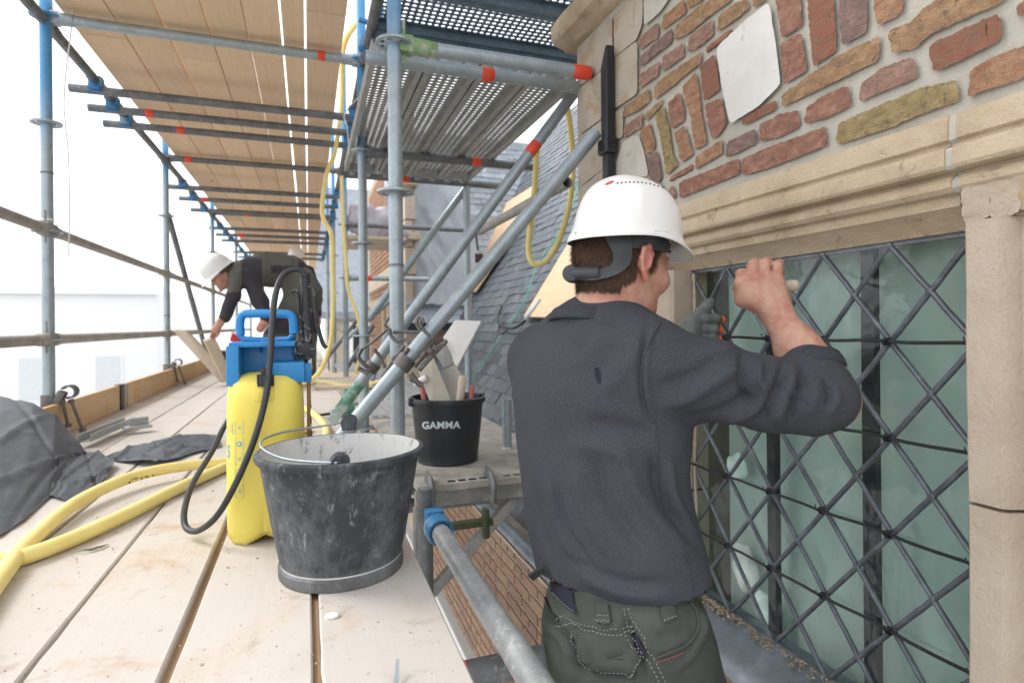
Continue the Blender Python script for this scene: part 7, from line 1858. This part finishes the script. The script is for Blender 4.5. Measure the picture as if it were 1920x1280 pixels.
fh = (ax2[0]*.9 + ax2[2]*-.2).normalized(); rh = (ax2[1] - fh*ax2[1].dot(fh)).normalized(); uh = rh.cross(fh); uh = uh if uh.dot(ax2[2]) > 0 else -uh
helmet(hc + ax2[2]*.045 + ax2[0]*.008, (fh, rh, uh), 1.0, w2, seg=40)
J = Body(.05)
J.chain([at(455, 512, t=4.85), at(500, 505, t=4.9), at(545, 512, t=5.0), at(572, 540, t=5.05)], [.12, .14, .138, .13], k=.06, flat=.8, fdir=V(.3, -.9, .1))
J.cap(at(448, 512, t=4.78), at(446, 520, t=4.74), .075, .07); J.cap(at(446, 518, t=4.72), el, .060, .05, k=.03); J.cap(el, at(420, 596, t=4.63), .056, .046, k=.03)
J.cap(at(470, 520, t=4.78), at(488, 565, t=4.74), .075, .062, k=.04); J.cap(at(488, 565, t=4.74), at(500, 596, t=4.71), .06, .05, k=.03)
J.cap(at(438, 508, t=4.8), at(430, 510, t=4.78), .068, .062, k=.03)
jk = J.mesh(.014, 'jacket', JACK, w2, smooth=2, disp=lambda v, n: np.array([noise.noise(Vector((p[0]*11, p[1]*11, p[2]*11)))*.010 + noise.noise(Vector((p[0]*28, p[1]*28, p[2]*22)))*.004 for p in v]))
jk.data.materials.append(JACKD)
for p in jk.data.polygons:
    X, Y, t = px_of(BASE[jk.name] @ p.center)
    if (Y > 548 and X < 520) or (452 < X < 492 and Y > 478 + (X-452)*.2 and Y < 560) or (508 < X < 575 and 498 < Y < 512) or (X > 560 and Y > 490): p.material_index = 1
Tr = Body(.05); hp = at(568, 545, t=5.02)
Tr.cap(at(560, 530, t=5.02), hp, .15, .15); kR, kL = at(515, 632, t=4.85), at(575, 640, t=5.25)
Tr.chain([hp, kR, V(kR.x+.06, kR.y+.1, DZ0+.1)], [.12, .085, .065], k=.04); Tr.chain([hp + V(.05, .1, 0), kL, V(kL.x+.02, kL.y+.05, DZ0+.1)], [.12, .085, .065], k=.04)
tr2 = Tr.mesh(.014, 'trousers', JACK, w2, smooth=2, disp=lambda v, n: np.array([noise.noise(Vector((p[0]*12, p[1]*12, p[2]*9)))*.008 for p in v])); tr2.data.materials.append(JACKD)
for p in tr2.data.polygons:
    X, Y, t = px_of(BASE[tr2.name] @ p.center)
    if 585 < Y < 626: p.material_index = 1
for k_ in (V(kR.x+.06, kR.y+.1, DZ0), V(kL.x+.02, kL.y+.05, DZ0)):
    Q = Body(.02); Q.cap(k_ + V(0, 0, .11), k_ + V(0, 0, .05), .055, .052); Q.cap(k_ + V(.01, 0, .045), k_ + V(-.17, -.05, .04), .042, .036); Q.mesh(.012, 'boot', RUBBER, w2)
# standing worker, farther
w3 = thing('person', 'far worker in white helmet and dark jacket standing behind the bent one', 'person', (-.12, 8.6, DZ0))
hc3 = at(557, 487, t=8.2); f3 = V(-.35, -.9, -.35); Q, Hh, ax3 = small_head(hc3, f3, w3); Q.cap(Hh(-.03, 0, -.06), hc3 + V(.05, .05, -.16), .055, .065, k=.03)
s1, s2 = at(548, 507, t=8.25), at(580, 507, t=8.4); e2, h2_ = at(596, 560, t=8.35), at(597, 596, t=8.2)
Q.cap(s2, e2, .045, .04); Q.cap(e2, h2_, .038, .03); Q.cap(h2_, at(598, 604, t=8.18), .034, .036)
for i in range(4): Q.cap(at(595+i*1.6, 604, t=8.16), at(595+i*1.6, 612, t=8.16), .011, .009, k=.004)
Q.cap(at(593, 600, t=8.14), at(591, 608, t=8.12), .012, .010, k=.005)
e1 = at(540, 555, t=8.2); Q.cap(s1, e1, .045, .04); Q.cap(e1, at(545, 590, t=8.0), .038, .03)
Q.mesh(.015, 'body', SKIN, w3, smooth=1); hair_cap(hc3, ax3, w3)
helmet(hc3 + ax3[2]*.045 + ax3[0]*.005, ax3, 1.0, w3, seg=36)
J = Body(.05); J.chain([at(564, 512, t=8.3), at(566, 545, t=8.3), at(567, 590, t=8.3)], [.16, .17, .16], k=.05, flat=.7, fdir=f3); J.cap(s2, e2, .075, .06); J.cap(e2, at(597, 590, t=8.22), .058, .048); J.cap(s1, e1, .075, .06); J.cap(e1, at(544, 586, t=8.05), .056, .046)
J.mesh(.02, 'jacket', JACKD, w3, smooth=2, disp=lambda v, n: np.array([noise.noise(Vector((p[0]*12, p[1]*12, p[2]*9)))*.008 for p in v]))
Tr = Body(.05); hp = at(567, 598, t=8.3); Tr.cap(hp, hp + V(0, 0, -.05), .14, .14); 
for dx, dy in ((-.09, 0), (.1, .05)): Tr.chain([hp + V(dx, dy, -.05), V(hp.x+dx, hp.y+dy, -.15), V(hp.x+dx*1.1, hp.y+dy, DZ0+.1)], [.11, .085, .065], k=.03)
Tr.mesh(.02, 'trousers', JACKD, w3, smooth=2)
for dx, dy in ((-.09, 0), (.1, .05)):
    k_ = V(hp.x+dx*1.1, hp.y+dy, DZ0); Q = Body(.02); Q.cap(k_ + V(0, 0, .11), k_ + V(0, 0, .05), .055, .052); Q.cap(k_ + V(0, 0, .045), k_ + V(-.05, -.17, .04), .042, .036); Q.mesh(.014, 'boot', RUBBER, w3)
